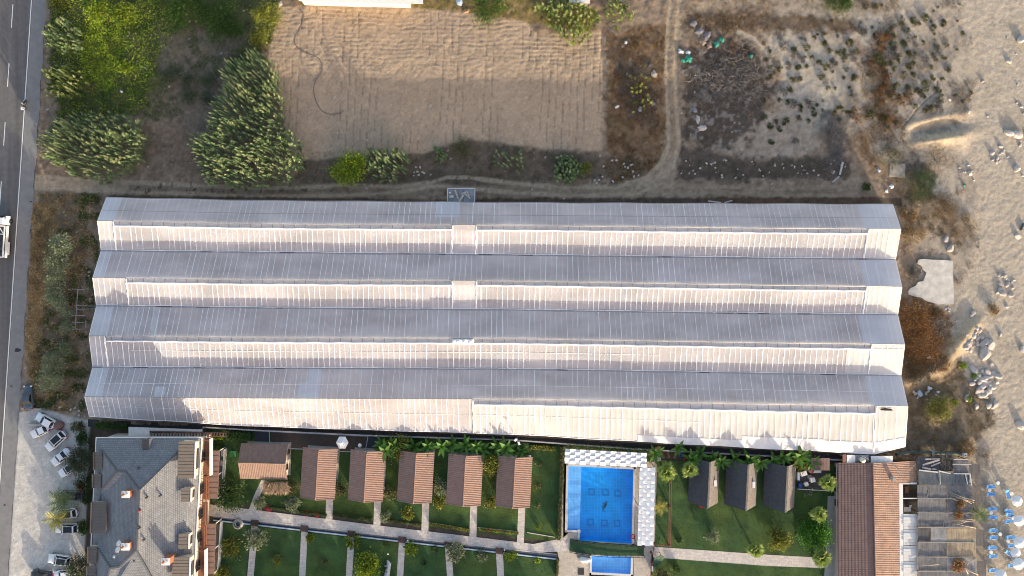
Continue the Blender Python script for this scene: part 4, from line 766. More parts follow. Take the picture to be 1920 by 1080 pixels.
def tilemat(name, c, s, var=.06):
    m, t, b, o = nodes(name); b.inputs['Roughness'].default_value = .4; tc = t.nodes.new('ShaderNodeTexCoord'); br = t.nodes.new('ShaderNodeTexBrick'); br.offset = 0; br.inputs['Scale'].default_value = 1
    br.inputs['Brick Width'].default_value = s; br.inputs['Row Height'].default_value = s; br.inputs['Mortar Size'].default_value = .03
    br.inputs['Color1'].default_value = (*[x * (1 - var) for x in c], 1); br.inputs['Color2'].default_value = (*[x * (1 + var) for x in c], 1); br.inputs['Mortar'].default_value = (*[x * 1.25 for x in c], 1)
    t.links.new(tc.outputs['Object'], br.inputs['Vector']); noise_col(t, None, .16, .5, 4, dst=b.inputs['Base Color'], src=br.outputs[0]); return m
BLUE = tilemat('blue_pool_tiles', (.003, .36, .84), .6); LBLUE = tilemat('light_blue_tiles', (.20, .50, .92), .6); DBLUE = mat('dark_blue_tiles', (.004, .24, .62), .4, .1, 3); TEAL = mat('teal_mosaic', (.015, .16, .30), .4, .2, 6)
wm, wt_, wb, wo = nodes('pool_water'); wt_.nodes.remove(wb)
gl_ = wt_.nodes.new('ShaderNodeBsdfGlossy'); gl_.inputs[1].default_value = .04; trn = wt_.nodes.new('ShaderNodeBsdfTransparent'); trn.inputs[0].default_value = (.88, .98, 1, 1); lw = wt_.nodes.new('ShaderNodeLayerWeight'); lw.inputs[0].default_value = .5; pw = wt_.nodes.new('ShaderNodeMath'); pw.operation = 'POWER'; pw.inputs[1].default_value = 4; wt_.links.new(lw.outputs[1], pw.inputs[0]); fr = wt_.nodes.new('ShaderNodeMath'); fr.operation = 'MULTIPLY_ADD'; fr.inputs[1].default_value = .6; fr.inputs[2].default_value = .03; wt_.links.new(pw.outputs[0], fr.inputs[0])
mxs = wt_.nodes.new('ShaderNodeMixShader'); wt_.links.new(fr.outputs[0], mxs.inputs[0]); wt_.links.new(trn.outputs[0], mxs.inputs[1]); wt_.links.new(gl_.outputs[0], mxs.inputs[2]); wt_.links.new(mxs.outputs[0], wo.inputs[0])
tcw = wt_.nodes.new('ShaderNodeTexCoord'); nw = wt_.nodes.new('ShaderNodeTexNoise'); nw.inputs['Scale'].default_value = 1.6; nw.inputs['Detail'].default_value = 3; bw_ = wt_.nodes.new('ShaderNodeBump'); bw_.inputs['Strength'].default_value = .35; bw_.inputs['Distance'].default_value = .06
wt_.links.new(tcw.outputs['Object'], nw.inputs[0]); wt_.links.new(nw.outputs[0], bw_.inputs['Height']); wt_.links.new(bw_.outputs[0], gl_.inputs['Normal']); wt_.links.new(bw_.outputs[0], lw.inputs['Normal'])
COPE = mat('white_coping', (.55, .53, .50), .6, .08, 2)
def Z(poly, z): return [P(x, y, 0) + Vector((0, 0, z)) for x, y in poly]
def pool(name, label, basin, zf, shallow=None):
    c = P(sum(p[0] for p in basin) / len(basin), sum(p[1] for p in basin) / len(basin)); t = thing(name, label, 'swimming pool', c); n = len(basin)
    mb = MB(); b0, b1 = Z(basin, .02), Z(basin, zf)
    for i in range(n): mb.add([b0[i], b0[(i + 1) % n], b1[(i + 1) % n], b1[i]], [(0, 1, 2, 3)])
    mb.slab(b1, .05); part('basin', mb, BLUE if shallow else LBLUE, t)
    if shallow: part('shallow_shelf', MB().slab(Z(shallow, -.35), abs(zf) - .36), LBLUE, t)
    part('water', MB().add(Z(basin, -.09), [tuple(range(n - 1, -1, -1))]), wm, t)
    k = MB()
    for i in range(n):
        a, b = Vector(b0[i]), Vector(b0[(i + 1) % n]); d = (b - a).normalized(); nn = Vector((d.y, -d.x, 0)) if sum((basin[j][0] * basin[(j + 1) % n][1] - basin[(j + 1) % n][0] * basin[j][1]) for j in range(n)) < 0 else Vector((-d.y, d.x, 0))
        part('coping', MB().beam(a + nn * .22 - d * .1 + Vector((0, 0, .03)), b + nn * .22 + d * .1 + Vector((0, 0, .03 + .002 * (i % 2))), .42, .10), COPE, t)
    return t
PB = [(1066, 873.5), (1187.5, 880), (1184, 1019), (1086.5, 1013), (1087.5, 994), (1063.5, 993)]
mp_ = pool('swimming_pool', 'large blue swimming pool with pale shallow shelf and square floor marks', PB, -1.45, [(1066.2, 873.7), (1090.5, 875), (1087.5, 993.8), (1063.7, 992.8)])
pool('small_pool', 'small blue rectangular pool below the green carpeted bridge', [(1110, 1041.5), (1183, 1043.5), (1182, 1076), (1109.5, 1072.5)], -.5)
for x, y in ((1111, 927), (1137.5, 928), (1160.5, 929.5), (1109, 984), (1135, 985.5), (1159, 986)):
    s = 6.2; mb = MB()
    for (dx0, dy0, dx1, dy1) in ((-s, -s, s, -s + 2.2), (-s, s - 2.2, s, s), (-s, -s + 2.2, -s + 2.2, s - 2.2), (s - 2.2, -s + 2.2, s, s - 2.2)): mb.slab(Z([(x + dx0, y + dy0), (x + dx1, y + dy0), (x + dx1, y + dy1), (x + dx0, y + dy1)], -1.38), .02)
    part('floor_square', mb, DBLUE, mp_)
def fish(pts, m): part('floor_mosaic', MB().slab(Z(pts, -1.37), .02), m, mp_)
fish([(1139.5, 943.5), (1141, 946), (1140, 951), (1137, 956), (1134, 960), (1133, 966), (1131.5, 961), (1132, 958), (1129.5, 954), (1131.5, 954), (1134, 951), (1131, 948), (1135, 948)], TEAL); fish([(1138.5, 947), (1139, 951), (1136, 956), (1134.5, 957), (1136.5, 951)], mat('pale_mosaic', (.10, .40, .55), .4, .1, 5))
GREENC = mat('green_carpet', (.022, .065, .026), .95, .2, 2, bmp=.3, bscale=20); IRON = mat('black_iron', (.012, .012, .013), .5, .1, 3)
br_ = thing('pool_bridge', 'arched green carpeted bridge with black rails between the two pools', 'bridge', P(1138, 1028))
T = [(1069, 1011.5), (1092, 1014), (1115, 1016.5), (1138, 1018.5), (1161, 1020.3), (1184, 1022), (1207.5, 1023)]; Bq = [(1068, 1032.5), (1092, 1036.5), (1115, 1039.2), (1138, 1041), (1161, 1042), (1184, 1042), (1207, 1041)]
bz = [.12 + .55 * math.sin(PI * i / 6) for i in range(7)]
for i in range(6): part('deck', MB().slab([P(*T[i], bz[i]), P(*T[i + 1], bz[i + 1]), P(*Bq[i + 1], bz[i + 1]), P(*Bq[i], bz[i])], .14), GREENC, br_)
for ed in (T, Bq):
    up = 1.0; r = part('rail', MB().tube([P(*e, z + .1) + Vector((0, 0, up - .1)) for e, z in zip(ed, bz)], .05, 5), IRON, br_); part('lower_rail', MB().tube([P(*e, z) + Vector((0, 0, .2)) for e, z in zip(ed, bz)], .06, 5), IRON, br_)
    for i in range(13):
        f = i / 2; a = int(min(f, 5)); g = f - a; p = P(*ed[a], bz[a]).lerp(P(*ed[a + 1], bz[a + 1]), g); part('post', MB().box((p.x, p.y, p.z + .5), (.07, .07, 1.0)), IRON, br_)
sl_ = thing('pool_slide', 'small white curved slide at the corner of the little pool', 'slide', P(1097, 1048)); mb = MB(); mb.smooth = True
mb.tube([P(1087, 1047, .25), P(1092, 1049, .5), P(1099, 1050.5, .55), (P(1108, 1049.5, .2))], [.35, .55, .5, .3], 10); part('chute', mb, WHT, sl_); part('ladder', MB().box((P(1086, 1045).x, P(1086, 1045).y, .3), (.5, .4, .6)), GALV, sl_)
p = P(1089.5, 1071.5); tag(link('floor_mat', MB().box((p.x, p.y, .06), (1.1, 1.2, .05)).mesh('floor_mat', IRON)), 'black square mat on the pale deck left of the little pool', 'mat')
p = P(1186.5, 1006); lb_ = thing('life_ring', 'red life ring at the right edge of the big pool', 'life ring', (p.x, p.y, .12)); mb = MB(); mb.smooth = True; mb.tube([(.38 * math.cos(a * PI / 6), .38 * math.sin(a * PI / 6), 0) for a in range(13)], .1, 6, False); part('ring', mb, mat('red_plastic', (.45, .03, .025), .5), lb_, world=False)
# woven white shade canopies: every strip of cloth a piece of its own
CLOTH = mat('white_shade_cloth', (.76, .75, .73), .8, .04, 2)
def canopy(label, TL, TR, BR, BL, nc, nr, alongx):
    c = P((TL[0] + BR[0]) / 2, (TL[1] + BR[1]) / 2); t = thing('shade_canopy', label, 'canopy', c); A, B, D, E = P(*TL, 2.7), P(*TR, 2.7), P(*BR, 2.7), P(*BL, 2.7)
    f = lambda u, v: A.lerp(B, u).lerp(E.lerp(D, u), v)
    for i in range(nc):
        for j in range(nr):
            up = (i + j) % 2; e = .10 if up else -.03; u0, u1 = (i - e * .7) / nc, (i + 1 + e * .7) / nc; v0, v1 = (j - e) / nr, (j + 1 + e) / nr
            z0 = .06 if up else 0; q = [f(u0, v0), f(u1, v0), f(u1, v1), f(u0, v1)]; tilt = .07 if up else -.02
            for k, vtx in enumerate(q): vtx.z += z0 + (tilt if (k in (0, 1)) == alongx else -tilt * .6) + NR.normal(0, .012)
            part('cloth_panel', MB().slab(q, .03), CLOTH, t)
    for (a, b) in ((A, B), (E, D), (A, E), (B, D)): part('frame_bar', MB().beam(a - Vector((0, 0, .2)), b - Vector((0, 0, .2)), .09, .09), GALV, t)
    for q in (A, B, D, E, A.lerp(B, .5), E.lerp(D, .5)) if alongx else (A, B, D, E, A.lerp(E, .5), B.lerp(D, .5)): part('post', MB().box((q.x, q.y, 1.2), (.12, .12, 2.4)), GALV, t)
canopy('white woven shade canopy along the top edge of the pool', (1060, 842), (1212, 850), (1211.5, 876), (1059, 869), 16, 5, True)
canopy('white woven shade canopy along the right edge of the pool', (1199.5, 877), (1228.5, 877.5), (1225, 1023), (1195.5, 1022), 4, 18, False)
# red brown rail fence by the pool lawn
REDW = mat('red_brown_paint', (.17, .055, .035), .6, .15, 2); rf = thing('rail_fence', 'red brown double rail fence on the lawn right of the pool canopy', 'fence', P(1256, 965))
for dx in (-1.6, 1.8): part('rail', MB().beam(P(1257 + dx, 903, .9), P(1255.5 + dx, 1025, .9), .13, .1), REDW, rf)
part('rail', MB().beam(P(1228, 1021, .9), P(1255, 1024.5, .9), .16, .1), REDW, rf); part('rail', MB().beam(P(1222, 1036, .9), P(1220, 1080, .9), .14, .1), REDW, rf)
for x, y in ((1257, 904), (1256.5, 951), (1255.5, 1024), (1228, 1021), (1222, 1038)): p = P(x, y, .9); part('post', MB().box((p.x, p.y, .5), (.3, .3, 1.05)), REDW, rf)
ga = thing('green_awning', 'dark green cloth slide cover beside the path below the pool', 'awning', P(1232, 1052)); part('cloth', MB().slab([P(1227, 1047, 1.5), P(1240, 1040, 1.7), P(1247, 1045, 1.5), P(1238, 1056, 1.0), P(1226, 1066, .5), P(1222, 1058, .8)], .05), mat('dark_green_cloth', (.012, .06, .038), .8, .15, 2), ga)
for x, y, z in ((1240, 1042, 1.6), (1225, 1062, .6)): p = P(x, y, z); part('post', MB().box((p.x, p.y, z / 2), (.08, .08, z)), IRON, ga)
wp = P(1221, 1062); sg = thing('gate_post', 'red and white gate post left of the green cloth cover', 'post', (wp.x, wp.y, 0)); part('post', MB().box((0, 0, .6), (.25, 1.0, 1.2)), WHT, sg, world=False); part('cap', MB().box((0, .9, .6), (.25, .6, 1.25)), REDW, sg, world=False)
# ================================================================ BEACH RESTAURANT CANOPY, BEACH FURNITURE
def matmat(name, c, sc=9.0, var=.28):        # reed mat: fine lines across, blotches
    m, t, b, o = nodes(name); b.inputs['Roughness'].default_value = .9; cc, _, tc = noise_col(t, c, var, .9, 6, dst=b.inputs['Base Color'])
    mp = t.nodes.new('ShaderNodeMapping'); mp.inputs['Scale'].default_value = (sc, .5, 1); n = t.nodes.new('ShaderNodeTexNoise'); n.inputs['Scale'].default_value = 1.0; n.inputs['Detail'].default_value = 4; t.links.new(tc.outputs['Object'], mp.inputs[0]); t.links.new(mp.outputs[0], n.inputs['Vector'])
    r = t.nodes.new('ShaderNodeMapRange'); r.inputs[1].default_value = .3; r.inputs[2].default_value = .7; r.inputs[3].default_value = .72; r.inputs[4].default_value = 1.28; t.links.new(n.outputs[0], r.inputs[0])
    mx = t.nodes.new('ShaderNodeMix'); mx.data_type = 'RGBA'; mx.blend_type = 'MULTIPLY'; mx.inputs[0].default_value = 1; t.links.new(cc, mx.inputs[6]); t.links.new(r.outputs[0], mx.inputs[7]); t.links.new(mx.outputs[2], b.inputs['Base Color'])
    bp = t.nodes.new('ShaderNodeBump'); bp.inputs['Strength'].default_value = .6; bp.inputs['Distance'].default_value = .04; t.links.new(n.outputs[0], bp.inputs['Height']); t.links.new(bp.outputs[0], b.inputs['Normal']); return m
MATG = matmat('grey_reed_mat', (.145, .140, .138)); MATL = matmat('pale_reed_mat', (.25, .24, .235)); MATD = matmat('dark_reed_mat', (.075, .072, .075)); MATT = matmat('tan_reed_mat', (.33, .255, .165)); MATB = matmat('blue_black_sheet', (.07, .085, .10), 5)
cp = thing('reed_canopy', 'reed mat canopy over the beach terrace, grey with two tan mats', 'canopy', P(1775, 980))
def matpc(x0, y0, x1, y1, m, z=2.75, sk=0.0, zr=None):
    z2 = z if zr is None else zr; A, B, D, E = P(x0, y0, z), P(x1, y0 + sk, z2), P(x1 + .3, y1 + sk, z2), P(x0 + .3, y1, z); mb = MB(); n = max(3, int(abs(x1 - x0) / 7)); ph = R.uniform(0, 6)
    mb.tile(E, D, B, A, lambda u, v: .012 * math.sin(u * n * 1.9 + ph) + .02 * math.sin(v * 5 + ph) + .008 * math.sin(u * 60), n * 2, 4)
    part('reed_mat', mb, m, cp)
for a in ((1722, 884, 1761, 907.5, MATB, 2.8, 2), (1763, 886, 1817, 909, MATB, 2.85, 2), (1720, 909, 1738, 933.5, MATG), (1739.5, 909, 1775, 933.5, MATG, 2.78), (1776, 909.5, 1823, 934, MATG, 2.74, .6), (1720.5, 935.5, 1774, 960.5, MATG), (1775, 935.5, 1824, 960.5, MATG, 2.72), (1721, 962, 1768, 987, MATG, 2.7), (1769, 962, 1826, 988, MATG),
          (1721, 990, 1744.5, 1015.5, MATD), (1745.5, 989, 1774.5, 1015.5, MATL, 2.82), (1776, 991, 1829, 1016.5, MATT, 2.8), (1721, 1017.5, 1775, 1043, MATG), (1777, 1018, 1830, 1044.5, MATT, 2.8), (1721.5, 1045, 1776, 1070, MATG), (1777, 1046, 1831, 1071, MATL), (1721.5, 1072, 1776, 1098, MATG), (1777, 1073, 1831, 1099, MATG),
          (1788, 861, 1815, 870, MATG, 2.8), (1787, 871, 1816, 887, MATG, 2.75), (1720, 856, 1786, 883, MATD, 2.5),
          (1816.5, 869, 1838, 898, MATD, 2.3, 1, 1.9), (1824.5, 930, 1841, 962, MATD, 2.3, 1, 1.9), (1829.5, 992, 1844, 1023, MATD, 2.3, 1, 1.9), (1832, 1051, 1849, 1083, MATD, 2.3, 1, 1.9)): matpc(*a)
def pole(a, b, r=.06, m=None, nm='pole'): return part(nm, MB().beam(a, b, r * 2, r * 2), m or GALV, cp)
for y in (934.6, 961.3, 988.6, 1016.4, 1044.2, 1071.5): pole(P(1720, y, 2.86), P(1828, y + .8, 2.88), .05)
for x, y in ((1722, 908), (1772, 908), (1822, 908), (1722, 961), (1772, 961), (1824, 961), (1722, 1016), (1775, 1016), (1829, 1016), (1722, 1071), (1776, 1071), (1831, 1071), (1722, 857), (1786, 857), (1814, 862)): p = P(x, y, 2.6); part('post', MB().box((p.x, p.y, 1.3), (.14, .14, 2.6)), WOOD, cp)
for (a, b, w_) in (((1723, 881.5), (1759, 885.5), .22), ((1760, 883), (1782, 888), .22), ((1788, 888), (1818, 888.5), .16), ((1818.5, 888), (1821.5, 911), .18), ((1810, 889), (1814, 908), .1), ((1761.8, 885), (1763, 908), .07), ((1788, 861.2), (1815, 861.2), .1), ((1786, 870.3), (1821, 870.5), .1)): part('frame_bar', MB().beam(P(*a, 2.95), P(*b, 2.95), w_, .12), COPE, cp)
# loose boards and fallen palm ribs on top of it
tl = 0
for (a, b, w_, lab) in (((1730, 872), (1762, 862), .32, 'grey weathered board lying aslant on the dark roof, longest of its pile'), ((1746, 874), (1763, 867), .24, 'short grey board below the longest board of the roof pile'), ((1729, 876), (1746, 880), .3, 'pale board at the lower left of the roof pile'), ((1735, 861), (1746, 861), .26, 'short pale board at the top of the roof pile'), ((1748, 879), (1756, 880), .22, 'smallest pale board of the roof pile'), ((1747, 860.5), (1763, 860.5), .2, 'grey board right of the topmost pale board')):
    tag(link('board', MB().beam(P(*a, 2.75), P(*b, 2.75), w_, .06).mesh('board', mat('grey_board', (.30, .28, .27), .85, .25, 3, rand=.3))), lab, 'board', 'boards on the canopy roof')
o = link('brushwood', blades('brushwood', *stalks(700, P(1764, 870).x * .98, P(1786, 870).x * .98, P(0, 882).y * .98, P(0, 858).y * .98, 2.55, 2.6, (.4, 1.3), 8, [(.20, .17, .14), (.09, .08, .07), (.30, .26, .22)], .06, .25, 1.4, .5), .1, STRAW)); tag(o, 'tangle of grey brushwood on the dark roof corner', 'brushwood', kind='stuff')
for (a, b) in (((1780, 922), (1827, 938)), ((1782, 926), (1826, 942)), ((1783, 929), (1822, 944)), ((1780, 932), (1800, 938)), ((1785, 976), (1828, 973)), ((1788, 979), (1828, 976)), ((1786, 983), (1812, 978)), ((1786, 981), (1830, 990)), ((1786, 1068), (1830, 1046)), ((1800, 1058), (1834, 1078)), ((1804, 1062), (1828, 1044)), ((1802, 1056), (1815, 1076)), ((1721, 1059), (1760, 1058))):
    pa, pb = P(*a, 2.95), P(*b, 2.95); mm = pa.lerp(pb, .5) + Vector((0, .25 * R.uniform(-1, 1), .25)); mb = MB(); mb.smooth = True; mb.tube([pa, mm, pb], [.035, .06, .09], 5); tag(link('palm_rib', mb.mesh('palm_rib', mat('dry_rib', (.40, .31, .23), .8, .2, 2))), ('bare dry palm rib fanned over the upper grey mats' if a[1] < 950 else 'bare dry palm rib on the grey mats left of the green palm' if a[1] < 1000 else 'bare dry palm rib at the lowest dead palm crown'), 'palm rib', 'dry palm ribs on the reed canopy')
for (x, y, n, sd_, lab) in ((1800, 944, 260, 1, 'upper of two orange brown clumps of dead palm leaf on the canopy'), (1797, 965, 260, 2, 'lower of two orange brown clumps of dead palm leaf on the canopy'), (1797, 1060, 520, 3, 'large orange brown dead palm crown at the bottom of the canopy')):
    c = P(x, y, 2.9); r = np.random.default_rng(sd_); a = r.uniform(0, 2 * PI, n); rr = r.uniform(0, .6 if n < 300 else 1.2, n); base = np.stack([c.x + rr * np.cos(a) * .9, c.y + rr * np.sin(a), 2.85 + r.uniform(0, .45, n)], 1)
    d = np.stack([np.cos(a + r.normal(0, .7, n)), np.sin(a + r.normal(0, .7, n)), r.normal(.1, .3, n)], 1)
    o = link('dead_palm_leaf', blades('dead_palm_leaf', base, d, r.uniform(.3, .8, n), r.uniform(.05, .12, n), np.array([(.30, .15, .05), (.20, .10, .04), (.36, .22, .10)])[r.integers(0, 3, n)], .3, STRAW)); tag(o, lab, 'palm leaf', 'dead palm leaves on the reed canopy')
nr_ = thing('rolled_net', 'long dark green roll of net along the canopy north side', 'net roll', P(1752, 850)); mb = MB(); mb.smooth = True; mb.tube([P(1680 + i * 5.2, 853 - 6 * math.sin(min(1, i / 7) * PI / 2) + .5 * math.sin(i * 1.7) + (i * .14), .55) for i in range(26)], [.35 + .1 * math.sin(i * 2.3) for i in range(26)], 7); part('net', mb, mat('grey_green_net', (.075, .10, .085), .9, .35, 1.2, bmp=.5), nr_)
part('strap', MB().slab([P(1747, 846, 1.0), P(1753, 846, 1.0), P(1754, 854, 1.0), P(1748, 854, 1.0)], .05).slab([P(1744, 842, 1.05), P(1757, 847, 1.05), P(1757, 848, 1.05), P(1745, 846, 1.05)], .04), mat('grey_cloth', (.28, .31, .28), .8), nr_)
p = P(1809, 853, 1.2); pb_ = thing('white_post', 'white square post at the end of the green net roll', 'post', (p.x, p.y, 0)); part('post', MB().box((0, 0, .7), (.66, .66, 1.4)), WHT, pb_, world=False); part('lamp', MB().box((0, -.05, 1.45), (.2, .2, .1)), DARKM, pb_, world=False)
# things in the dark court
for (x, y, dx, dy, hh, lab, nm, cat) in ((1701, 955, 1.3, .8, .9, 'pale table in the dark court behind the white fascia', 'table', 'table'), (1700, 918, .6, 1.2, .8, 'brown cabinet in the dark court, upper end', 'cabinet', 'cabinet'), (1707, 949, .4, .4, .7, 'small white stool right of the pale court table', 'stool', 'stool')):
    p = P(x, y, hh); t = thing(nm, lab, cat, (p.x, p.y, .05)); part('top', MB().box((0, 0, hh), (dx, dy, .06)), (WHT if nm != 'cabinet' else RUSTW), t, world=False)
    for i in (-1, 1):
        for j in (-1, 1): part('leg', MB().box((i * dx * .42, j * dy * .42, hh / 2 - .02), (.07, .07, hh - .04)), WOOD, t, world=False)
# sunbeds, tables, parasols
BLUEF = mat('blue_canvas', (.07, .27, .60), .8, .08, 3, rand=.12); WPL = mat('white_plastic_frame', (.72, .72, .70), .5, .05, 2)
def sunbed():
    t = thing('sunbed', '', 'sunbed'); part('frame', MB().box((0, 0, .3), (.68, 1.3, .06)), WPL, t, world=False)
    part('mattress', MB().box((0, -.05, .37), (.6, 1.28, .08)), BLUEF, t, world=False); M = Matrix.Translation((0, .62, .36)) @ Matrix.Rotation(rad(32), 4, 'X'); part('backrest', MB().box((0, .36, .03), (.62, .74, .09), 0, M), BLUEF, t, world=False)
    M2 = Matrix.Translation((0, .62, .30)) @ Matrix.Rotation(rad(32), 4, 'X'); part('back_frame', MB().box((0, .38, 0), (.7, .80, .05), 0, M2), WPL, t, world=False)
    for i in (-1, 1):
        for j in (-.6, .45): part('leg', MB().box((i * .3, j, .13), (.06, .06, .28)), WPL, t, world=False)
        part('armrest', MB().box((i * .36, .2, .42), (.06, .7, .05)), WPL, t, world=False)
    return t
beds = [(1860, 912.5, 90, 'topmost sunbed of the left column, above the small white table'), (1860.5, 926.5, 90, 'second sunbed from the top in the left column'), (1890.5, 929, 20, 'lone tilted sunbed left of the topmost parasol'), (1863, 954, 92, 'third sunbed from the top in the left column'), (1864.5, 970, 88, 'fourth sunbed from the top in the left column'),
        (1894, 959, 75, 'upper of three sunbeds left of the second parasol'), (1895, 967, 70, 'middle of three sunbeds left of the second parasol'), (1894, 977, 100, 'lower of three sunbeds left of the second parasol'), (1864.5, 994.5, 90, 'fifth sunbed from the top in the left column'), (1865, 1008, 90, 'sixth sunbed from the top in the left column'),
        (1897, 1007.5, 90, 'sunbed at the upper left of the third parasol'), (1899, 1022.5, 96, 'sunbed at the lower left of the third parasol'), (1862.5, 1027, 90, 'seventh sunbed from the top in the left column'), (1864, 1043, 88, 'eighth sunbed from the top in the left column'), (1894, 1039, 55, 'slanting sunbed left of the fourth parasol'), (1900, 1060, 90, 'sunbed left of the fifth parasol'), (1864, 1069.5, 90, 'lowest sunbed of the left column, partly under a parasol'), (1917, 1061, 90, 'sunbed at the right frame edge below the fourth parasol')]
s0 = sunbed()
for i, (x, y, a, lab) in enumerate(beds):
    p = P(x, y, .4); p.z = height_at(p.x, p.y) + .01
    if i == 0: s0.location = p; s0.rotation_euler = (0, 0, rad(a)); s0['label'] = lab; s0['group'] = 'blue sunbeds on the beach'
    else: dup(s0, p, rad(a), 1, lab)
def bt():
    t = thing('beach_table', '', 'table'); mb = MB(); mb.lathe([(0, .45), (.36, .45), (.36, .49), (0, .5)], 12); part('tabletop', mb, WPL, t, world=False); part('leg', MB().lathe([(.12, 0), (.05, .1), (.05, .45)], 8), WPL, t, world=False); return t
b0_ = bt()
for i, (x, y, lab) in enumerate(((1856, 919.5, 'white beach table between the top two sunbeds'), (1859, 962, 'white beach table between the third and fourth sunbed of the left column'), (1897.5, 926, 'white beach table right of the lone tilted sunbed'), (1890.5, 1016, 'white beach table left of the third parasol'), (1859, 1036, 'white beach table between the seventh and eighth sunbed'), (1900.5, 972, 'white beach table beside the three sunbeds'), (1900, 936, 'white beach table touching the topmost parasol'), (1872, 906, 'small white beach table above the topmost sunbed'), (1876, 1002, 'white beach table right of the fifth and sixth sunbed'))):
    p = P(x, y, .5); p.z = height_at(p.x, p.y)
    if i == 0: b0_.location = p; b0_['label'] = lab; b0_['group'] = 'white beach tables'
    else: dup(b0_, p, 0, 1, lab)
def parasol():
    t = thing('parasol', '', 'parasol'); part('pole', MB().tube([(0, 0, 0), (0, 0, 2.45)], .03, 6), WPL, t, world=False); part('base', MB().lathe([(0, .12), (.28, .1), (.3, 0)], 12), CONC, t, world=False)
    for k in range(8):                      # eight gores of the cover
        mb = MB(); a0, a1 = k * PI / 4, (k + 1) * PI / 4; am = (a0 + a1) / 2; r = 1.05
        mb.add([(0, 0, 2.42), (r * .55 * math.cos(a0), r * .55 * math.sin(a0), 2.25), (r * math.cos(a0), r * math.sin(a0), 1.98), (r * .96 * math.cos(am), r * .96 * math.sin(am), 1.97), (r * math.cos(a1), r * math.sin(a1), 1.98), (r * .55 * math.cos(a1), r * .55 * math.sin(a1), 2.25)], [(0, 1, 5), (1, 2, 3), (1, 3, 5), (5, 3, 4)])
        mb.add([(r * math.cos(a0), r * math.sin(a0), 1.98), (r * math.cos(a1), r * math.sin(a1), 1.98), (r * math.cos(a1), r * math.sin(a1), 1.84), (r * math.cos(a0), r * math.sin(a0), 1.84)], [(0, 1, 2, 3)]); part('gore', mb, CLOTH, t, world=False)
    return t
u0 = parasol()
for i, (x, y, sc, lab) in enumerate(((1909, 940, .98, 'topmost white beach parasol'), (1912.5, 977, 1.0, 'second white beach parasol from the top'), (1912.5, 1017.5, 1.05, 'third white beach parasol from the top'), (1907, 1038, .92, 'fourth white beach parasol from the top'), (1910.5, 1057.5, 1.05, 'fifth white beach parasol, low at the right edge'), (1876, 1079, 1.1, 'white beach parasol over the lowest left sunbed'))):
    p = P(x, y, 2.1); p.z = height_at(p.x, p.y)
    if i == 0: u0.location = p; u0.scale = (sc,) * 3; u0['label'] = lab; u0['group'] = 'white parasols on the beach'
    else: dup(u0, p, .3 * i, sc, lab)
# faceted white garden parasol in the yard, smaller one beside it
def gpar(px, py, r, lab):
    p = P(px, py, 2.3); t = thing('garden_parasol', lab, 'parasol', (p.x, p.y, 0)); part('pole', MB().tube([(0, 0, 0), (0, 0, 2.5)], .04, 6), GALV, t, world=False)
    for k in range(6):
        a0, a1 = k * PI / 3, (k + 1) * PI / 3; part('gore', MB().add([(0, 0, 2.6), (r * math.cos(a0), r * 1.1 * math.sin(a0), 2.0), (r * math.cos(a1), r * 1.1 * math.sin(a1), 2.0)], [(0, 1, 2)]), CLOTH, t, world=False)
gpar(641, 830.5, 1.15, 'white six sided parasol in the brown yard behind the bungalows'); gpar(674, 836, .38, 'small pale folded parasol right of the large yard parasol')
